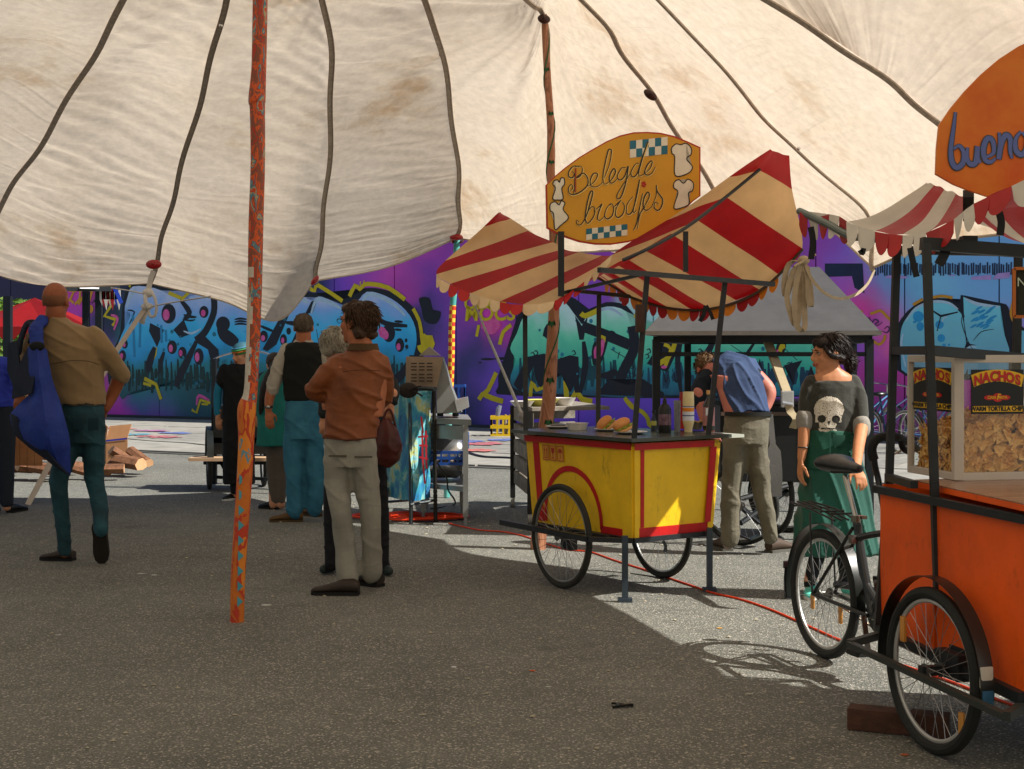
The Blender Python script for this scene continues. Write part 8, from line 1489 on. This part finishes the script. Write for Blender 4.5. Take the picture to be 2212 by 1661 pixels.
bm = B(); ribbon(bm, smooth_pts([P(1704, 874, 10.8), P(1708, 890, 10.8), P(1720, 905, 10.75), P(1712, 925, 10.8)], 4), .06, (1, 0, 0)); part('webbing', bm, mat('cream_strap', 'a89878', .8), hs)
# black cargo trike parked behind
bt2 = thing('cargo_trike', 'black box cargo trike parked in shade behind the woman and bending man', 'cargo trike', G(1680, 1150)); bx = mat('box_black', '0e100f', .5)
c = P(1690, 990, 11.2); bm = B(); box(bm, V((c.x, 11.5, .78)), 1.0, .6, .62, bev=.01); part('cargo_box', bm, bx, bt2, False); bm = B(); box(bm, V((c.x - .02, 11.5, 1.11)), 1.08, .66, .03); part('box_lid', bm, mat('lid_dark', '1a1e20', .3), bt2, False); bm = B(); bar(bm, V((c.x - .5, 11.17, 1.02)), V((c.x + .5, 11.17, 1.02)), .012, .03); part('box_trim', bm, mat('trim_brown', '5c4c40', .5), bt2, False)
wheel(bt2, G(1668, 1155), (-.35, .94, 0), .33, .022, nspk=28); wheel(bt2, G(1700, 1150) , (-.95, .3, 0), .33, .022, whr, nspk=28); wheel(bt2, G(1600, 1178), (-.9, .43, 0), .31, .02, mat('rim_grey', '8a8a84', .35, .5), nspk=28)
for a, b in ((P(1590, 1080, 11.0), P(1700, 1050, 11.2)), (P(1600, 1130, 10.9), P(1700, 1060, 11.3)), (P(1590, 1085, 11.0), P(1640, 1130, 11.0))): bm = B(); tube(bm, [a, b], .022, 8); part('frame_tube', bm, bt, bt2)
bm = B(); ribbon(bm, [P(1560, 1120, 10.9), P(1580, 1150, 10.8), P(1620, 1165, 10.7), P(1655, 1150, 10.8)], .09, (0, 1, 0), .01); part('fender', bm, mat('fender_black', '1b1f1c', .3, spec=.6), bt2)
# bicycles parked against the wall
def bike(label, px0, px1, py, col, grp='bicycles leaning by the painted wall'):
    a, b = G(px0, py), G(px1, py - 4); d = (b - a).normalized(); L0 = 1.02; b = a + d * L0; m_ = mat('frame_' + col, col, .35, .3)
    r = thing('bicycle', label, 'bicycle', (a + b) / 2, grp); wheel(r, a, d, .34, .022, mat('rim_chrome', 'b4b4b0', .25, .8), nspk=24); wheel(r, b, d, .34, .022, mat('rim_chrome', 'b4b4b0', .25, .8), nspk=24)
    h0, h1 = a + Z_ * .34, b + Z_ * .34; bbk = a + d * .42 + Z_ * .28; st_ = a + d * .30 + Z_ * .86; hd = b - d * .16 + Z_ * .86
    for p, q_ in ((h0, bbk), (h0, a + d * .33 + Z_ * .78), (bbk, st_), (bbk, hd - Z_ * .12), (a + d * .34 + Z_ * .55, hd - Z_ * .05), (hd, h1)): bm = B(); tube(bm, [p, q_], .017, 8); part('frame_tube', bm, m_, r)
    bm = B(); tube(bm, [hd, hd + Z_ * .14], .013, 8); s_ = d.cross(Z_); tube(bm, smooth_pts([hd + Z_ * .14 - s_ * .28 - d * .14, hd + Z_ * .16 - s_ * .2, hd + Z_ * .14, hd + Z_ * .16 + s_ * .2, hd + Z_ * .14 + s_ * .28 - d * .14], 4), .012, 6); part('handlebar', bm, mat('bar_chrome', 'b8b8b8', .2, .9), r)
    bm = B(); ball(bm, st_ + Z_ * .03, (.13, .08, .04), 12, Matrix.Rotation(math.atan2(d.y, d.x), 3, 'Z')); part('saddle', bm, blkp, r); bm = B(); ribbon(bm, [h0 + (-d * math.cos(t) + Z_ * math.sin(t)) * .37 for t in [i * .26 for i in range(0, 12)]], .05, s_, .004); part('mudguard', bm, mat('guard_black', '141414', .35), r)
    return r
bike('dark blue bicycle nearer the girl, leaning by the painted wall', 1868, 1960, 978, '1c3050'); bike('blue bicycle seen through the nacho case, leaning by the painted wall', 1955, 2050, 985, '2a4a7a'); bike('light blue bicycle farthest left by the wall behind the woman', 1840, 1910, 966, '4a7aa0')
# ------------------------------------------------------------------ left side: stalls, boxes, firewood, grill trike
fs = thing('food_stall', 'black framed stall with hanging coloured tongues at the far left', 'stall', G(110, 1050)); F1, F2, F3 = G(17, 1045), G(186, 1000), G(214, 1000)
tz = 2.28
for p, z_ in ((F1, P(17, 640, F1.y).z), (F2, P(186, 622, F2.y).z), (F3, P(214, 622, F3.y).z)): bm = B(); bar(bm, p, V((p.x, p.y, z_)), .085); part('post', bm, sf, fs, False)
bm = B(); bar(bm, P(120, 621, 18), P(256, 622, 18.5), .09); part('frame_bar', bm, sf, fs, False)
bm = B(); poly_prism(bm, [P(172, 620, 18), P(256, 622, 18.6), P(243, 614, 19.5), P(180, 616, 19.5)], (0, -.2, 1), .02); part('canopy_cloth', bm, mat('canopy_white', 'e4e4e8', .6), fs, False)
cols = ['e4dcd0', 'b82424', 'e4dcd0', 'b82424', 'd8c8a8', 'b0242c', 'e0d4c4', '2c4cc0', 'e4dcd0']
for k in range(9):
    x = 215 + k * 4.6; bm = B(); a = P(x, 624, 18.4); poly_prism(bm, [a, a + V((.05, 0, 0)), a + V((.055, 0, -.14)), a + V((.03, .01, -.22 - .03 * (k % 3))), a + V((.0, 0, -.14))], (0, -1, 0), .006); part('canopy_tongue', bm, mat('tongue_' + cols[k], cols[k], .6), fs, False)
bm = B(); ribbon(bm, [P(247, 622, 18.3), P(256, 640, 18.3), P(262, 655, 18.3)], .05, (1, 0, 0)); part('canopy_tongue', bm, mat('tongue_2c4cc0', '2c4cc0', .6), fs, False)
rc = thing('red_canopy', 'red cloth market canopy beyond the black post at the far left', 'canopy', G(40, 960)); rcm = mat('canopy_red', '8e0a0a', .6)
bm = B(); v = [P(-60, 720, 21), P(-20, 680, 22), P(75, 643, 22), P(186, 690, 21), P(190, 705, 20.5), P(60, 712, 20), P(-30, 725, 20)]
poly_prism(bm, [v[0], v[1], v[2], v[3], v[4]], (0, -1, .3), .03); part('canopy_top', bm, rcm, rc, False)
for k in range(9): x = -30 + k * 24; bm = B(); a, b = P(x, 706, 20.4), P(x + 24, 705, 20.4); poly_prism(bm, [a, b, b - Z_ * .1, (a + b) / 2 - Z_ * .19, a - Z_ * .1], (0, -1, 0), .01); part('valance_tongue', bm, rcm, rc, False)
for x in (-20, 60, 170): bm = B(); bar(bm, P(x, 705, 20.8), G(x, 980), .05); part('post', bm, mat('post_brown', '6a4a38', .7), rc, False)
ob_ = thing('low_building', 'low brick building with pale roof edge behind the red canopy', 'building', (-14.5, 40, 0)); bm = B(); box(bm, (-13.5, 41, 1.6), 9, 6, 3.2); part('wall', bm, mat('brick_far', 'a0684a', .85, var=.2, vs=3), ob_, False); bm = B(); box(bm, (-13.5, 40.8, 3.3), 9.4, 6.6, .22); part('roof_edge', bm, mat('roof_pale', 'b8c4c8', .6), ob_, False)
for k in range(3): bm = B(); box(bm, (-16.5 + 3 * k, 37.98, 1.9), 1.2, .06, 1.0); w_ = part('window', bm, mat('window_dark', '2a3a44', .15), ob_, False); bm = B(); box(bm, (-16.5 + 3 * k, 37.95, 1.36), 1.35, .1, .07); part('sill', bm, mat('roof_pale', 'b8c4c8', .6), w_, False)
# hedge behind (leaf clumps)
hg = thing('shrub', 'sunlit green shrub behind the red canopy at the far left', 'shrub', (-8.6, 24, 0)); lf = B()
for k in range(2600):
    a, b, r = random.random() * 6.28, random.random(), random.random() ** .4; c = V((-9.2 + .75 * r * math.cos(a) * (1 - .3 * b), 25 + 1.0 * r * math.sin(a), .2 + 2.3 * b)); s = .05 + .04 * random.random(); R = Matrix.Rotation(random.random() * 6.28, 3, 'Z') @ Matrix.Rotation(random.random() * 3.1, 3, 'X'); vv = [lf.verts.new(c + R @ V(q_)) for q_ in ((-s, 0, 0), (0, -s * .5, 0), (s, 0, .01), (0, s * .5, 0))]; lf.faces.new(vv)
part('foliage', lf, mat('leaves', '3c5a1c', .6, col2='6a8a2c', vs=3), hg, False)
bm = B(); tube(bm, [V((-9.3, 25, 0)), V((-9.2, 25, 1.0)), V((-9.4, 25.1, 1.8))], [.09, .07, .03], 8); part('trunk', bm, mat('bark', '4a3a2a', .9), hg)
# table with blue cloth and brown board front
tb2 = thing('stall_table', 'wooden board stall counter with blue top at the left edge behind the walking man', 'table', G(40, 1050)); yb = 14.2
bm = B(); box(bm, (P(30, 0, yb).x, yb, .92), 1.3, .7, .05); part('table_top', bm, mat('blue_top', '4a5ab0', .4), tb2, False)
wdm = mat('stall_board', '9a6238', .7, col2='b88050', vs=4, bump=.3, bs=30)
for k in range(6): x0 = P(5 + k * 16, 0, yb - .35).x; bm = B(); box(bm, (x0, yb - .37, .64), .07, .02, .5); part('front_board', bm, wdm, tb2, False)
for dx in (-.6, .6): bm = B(); bar(bm, (P(30, 0, yb).x + dx, yb - .28, 0), (P(30, 0, yb).x + dx, yb - .28, .9), .05); part('leg', bm, sf, tb2, False)
# firewood
fw = mat('firewood_bark', '5a3a26', .85, col2='8a5e40', vs=14, bump=.5, bs=40); fi = mat('firewood_split', 'c89468', .8, col2='d8a87c', vs=10)
FW = ['split log leaning steeply against the front of the cardboard box', 'split log standing on end just right of the steep one by the box', 'fattest split log at the right of the heap by the cardboard box', 'split log at the far right end of the heap by the box', 'split log lying lowest at the left of the cardboard box heap', 'split log half hidden behind the walking man left of the box',
 'split log lying under the board stall near its left leg', 'split log second from the left leg under the board stall', 'large split log in the middle under the board stall', 'split log turned slightly away right of the large one under the stall', 'split log at the far left edge of the picture under the stall', 'split log on top of the left part of the heap under the stall', 'split log on top of the large one under the board stall', 'thin split log behind the legs of the walking man', 'thin split log between the legs of the walking man']
def log(c, yaw, pitch, L_, r, lab):
    R = Matrix.Rotation(yaw, 3, 'Z') @ Matrix.Rotation(pitch, 3, 'Y'); bm = B(); n = 9; rg = []
    for u in (-.5, .5): rg.append([bm.verts.new(V(c) + R @ V((L_ * u, r * math.cos(t) * (1 if t < math.pi else .5), r * math.sin(t) if t < math.pi else -.25 * r))) for t in [2 * math.pi * k / n for k in range(n)]])
    for k in range(n): f = bm.faces.new((rg[0][k], rg[0][(k + 1) % n], rg[1][(k + 1) % n], rg[1][k])); f.material_index = 1 if k >= 5 else 0
    f = bm.faces.new(rg[0][::-1]); f.material_index = 1; f = bm.faces.new(rg[1]); f.material_index = 1
    o = solo('firewood_log', bm, [fw, fi], lab, 'firewood', 'split logs in the heap at the left', smooth=False); return o
for k, (x, y, yw, pt, L_, r) in enumerate(((246, 1020, 1.2, -.9, .34, .09), (262, 1022, .5, 1.0, .34, .10), (278, 1024, -.4, .2, .36, .12), (300, 1018, -.6, .7, .36, .09), (238, 1032, .2, 0, .32, .09), (225, 1005, 1.5, .3, .34, .09), (40, 1030, .1, .1, .34, .09), (70, 1032, .6, .3, .36, .10), (95, 1034, -.3, .2, .34, .10), (120, 1030, .2, -.3, .34, .09), (20, 1022, -.5, .1, .34, .10), (55, 1015, .3, .3, .34, .09), (85, 1012, -.5, .2, .34, .09), (150, 1022, .8, .1, .32, .08), (165, 1030, -.2, .4, .34, .08))):
    c = G(x, y + 6); c.z = r + (.10 if k in (1, 3, 5, 11, 12) else .02); log(c, yw, pt * .6, L_, r, FW[k])
cbx = thing('cardboard_box', 'upright open cardboard box with blue band and upside down blue oval logo', 'box', G(250, 1018)); cbm = mat('cardboard', 'b8865c', .85, var=.08); Yc = 17.8
def cp(x, y, d=0): return P(x, y, Yc + d)
for nm, pts_ in (('front_panel', [cp(229, 1012), cp(275, 1010), cp(275, 945), cp(229, 950)]), ('side_panel', [cp(222, 1008, .35), cp(229, 1012), cp(229, 950), cp(222, 948, .35)]), ('back_panel', [cp(222, 1008, .35), cp(268, 1006, .35), cp(268, 943, .35), cp(222, 948, .35)]), ('right_panel', [cp(275, 1010), cp(268, 1006, .35), cp(268, 943, .35), cp(275, 945)]), ('box_flap', [cp(229, 950), cp(275, 945), cp(284, 916, .03), cp(237, 920, .03)]), ('box_flap', [cp(222, 948, .35), cp(229, 950), cp(233, 922), cp(224, 914, .35)])):
    bm = B(); quad_box(bm, *pts_, (-.2, -1, 0), .01); fp = part(nm, bm, cbm, cbx, False)
blu = mat('print_blue', '2838a0', .7); bm = B(); flat(bm, [cp(229, 950.5, -.006), cp(275, 945.5, -.006), cp(275, 949, -.006), cp(229, 954, -.006)], (0, -1, 0), 0); part('printed_band', bm, blu, cbx, False)
bm = B(); flat(bm, [cp(252 + 12 * math.cos(t), 979 + 9 * math.sin(t), -.006) for t in [i * .314 for i in range(20)]], (0, -1, 0), 0); part('printed_oval', bm, blu, cbx, False)
text_mesh('printed_logo', 'Duni', .068, cp(252, 979, -.010), (-1, 0, 0), (0, 0, -1), mat('print_white', 'd8c8b0', .7), cbx, .0005, .001)
# grill trike behind the orange pole
gt = thing('grill_trike', 'black cargo trike with pale plank shelf and silver arched hood bar behind the orange pole', 'cargo trike', G(500, 1050)); Yg = 15.4
def gp(x, y, d=0): return P(x, y, Yg + d)
wheel(gt, G(452, 1057), (-.25, .97, 0), .33, .025, nspk=24); wheel(gt, G(570, 1050), (-.25, .97, 0), .33, .025, nspk=24)
bm = B(); ribbon(bm, [V(G(452, 1057)) + Z_ * .33 + (V((-.25, .97, 0)) * math.cos(t) + Z_ * math.sin(t)) * .37 for t in [i * .26 for i in range(0, 13)]], .07, (1, .25, 0), .004); part('fender', bm, mat('fender_black', '1b1f1c', .3, spec=.6), gt)
for x, y0, y1 in ((463, 775, 1045), (598, 775, 1045)): bm = B(); bar(bm, gp(x, y0), gp(x, y1), .08, .05); part('post', bm, sf, gt, False)
bm = B(); tube(bm, smooth_pts([gp(458, 778), gp(480, 768), gp(520, 759), gp(560, 759), gp(600, 772)], 5), .02, 8, flat=.5); part('hood_bar', bm, mat('bar_chrome', 'b8b8b8', .2, .9), gt)
bm = B(); box(bm, gp(528, 915, .1), .60, .5, .42, bev=.01); part('grill_box', bm, bx, gt, False); bm = B(); box(bm, gp(528, 960, .1), .62, .5, .18); part('firebox', bm, bx, gt, False)
bm = B(); box(bm, V((gp(508, 988).x, Yg - .25, .36)), .86, .28, .035); part('plank_shelf', bm, mat('plank_pale', 'b09070', .7, col2='c8a684', vs=6), gt, False)
for a, b in ((gp(440, 1000, .1), gp(590, 1000, .1)), (gp(452, 1030, .1), gp(590, 1035, .1)), (gp(470, 985, .1), gp(500, 1040, .1))): bm = B(); bar(bm, a, b, .035); part('frame_bar', bm, sf, gt, False)
bm = B(); c = gp(592, 935); box(bm, c, .2, .3, .2, bev=.02); part('side_tank', bm, mat('tank_grey', '6a6a6c', .35, .6), gt, False)
# ------------------------------------------------------------------ litter
lg = B()
for k in range(520):
    x, y = random.uniform(-2.8, 3.2), random.uniform(4.3, 14) ; s_ = random.uniform(.003, .010) * (1 + .08 * y); v = [lg.verts.new((x + s_ * math.cos(t) * random.uniform(.6, 1.2), y + s_ * math.sin(t) * random.uniform(.6, 1.2), .004)) for t in (0, 1.3, 2.5, 3.8, 5)]; tp = lg.verts.new((x, y, .004 + s_ * .5))
    for i in range(5): lg.faces.new((v[i], v[(i + 1) % 5], tp))
solo('grit', lg, mat('pale_grit', '8a8474', .8, col2='b0a890', vs=2), 'loose pale grit and crumbs scattered over the asphalt yard', 'grit', kind='stuff', smooth=False)
def bit(x, y, sx, sy, col, nm, lab, cat, h=.003):
    c = G(x, y); bm = B(); n = 7; poly_prism(bm, [c + V((sx * math.cos(t) * random.uniform(.7, 1.2), sy * math.sin(t) * random.uniform(.7, 1.2), h + .002)) for t in [2 * math.pi * k / n for k in range(n)]], (0, 0, 1), h); solo(nm, bm, mat('bit_' + col, col, .7), lab, cat, smooth=False)
for x, y, sx, sy, col, nm, lab, cat in ((574, 1308, .035, .02, 'c0c0b8', 'paper_scrap', 'small white paper scrap right of the foot of the orange pole', 'paper scrap'), (305, 1240, .03, .02, 'b0b0a8', 'paper_scrap', 'pale paper scrap on the shaded asphalt right of the walking man', 'paper scrap'), (333, 1243, .02, .015, 'c8c8c0', 'paper_scrap', 'tiny white scrap beside the pale paper scrap near the walking man', 'paper scrap'), (980, 1442, .012, .012, 'd8d8d8', 'pebble', 'white pebble in the middle of the shaded foreground', 'pebble'), (1150, 1450, .016, .008, 'c85a2a', 'dry_leaf', 'small orange dry leaf in the middle foreground', 'leaf'), (1554, 1358, .02, .012, 'c89a4a', 'dry_leaf', 'curled tan leaf on the sunlit asphalt between the carts', 'leaf'), (1955, 1632, .016, .01, 'b05a30', 'dry_leaf', 'orange leaf in front of the near trike wheel', 'leaf'), (125, 1373, .02, .012, 'a8a8a0', 'paper_scrap', 'flat grey scrap in the left foreground', 'paper scrap'), (1618, 1500, .02, .012, 'a8a494', 'pebble', 'flat pale pebble left of the wood block', 'pebble'), (1185, 1485, .014, .01, 'b0b0a8', 'pebble', 'small grey pebble right of the orange leaf', 'pebble')): bit(x, y, sx, sy, col, nm, lab, cat)
clip = thing('clothes_clip', 'black plastic clip lying open on the shaded asphalt foreground', 'clip', G(1345, 1528)); c = G(1345, 1528)
for d_ in ((-.045, .015), (.045, -.004)):
    bm = B(); bar(bm, c + V((-d_[0], -.012 + d_[1], .006)), c + V((d_[0], .012 + d_[1], .012)), .01, .008); part('clip_arm', bm, blkp, clip, False)
bm = B(); ball(bm, c + V((-.02, .0, .01)), .01, 8); part('clip_spring', bm, stl, clip)
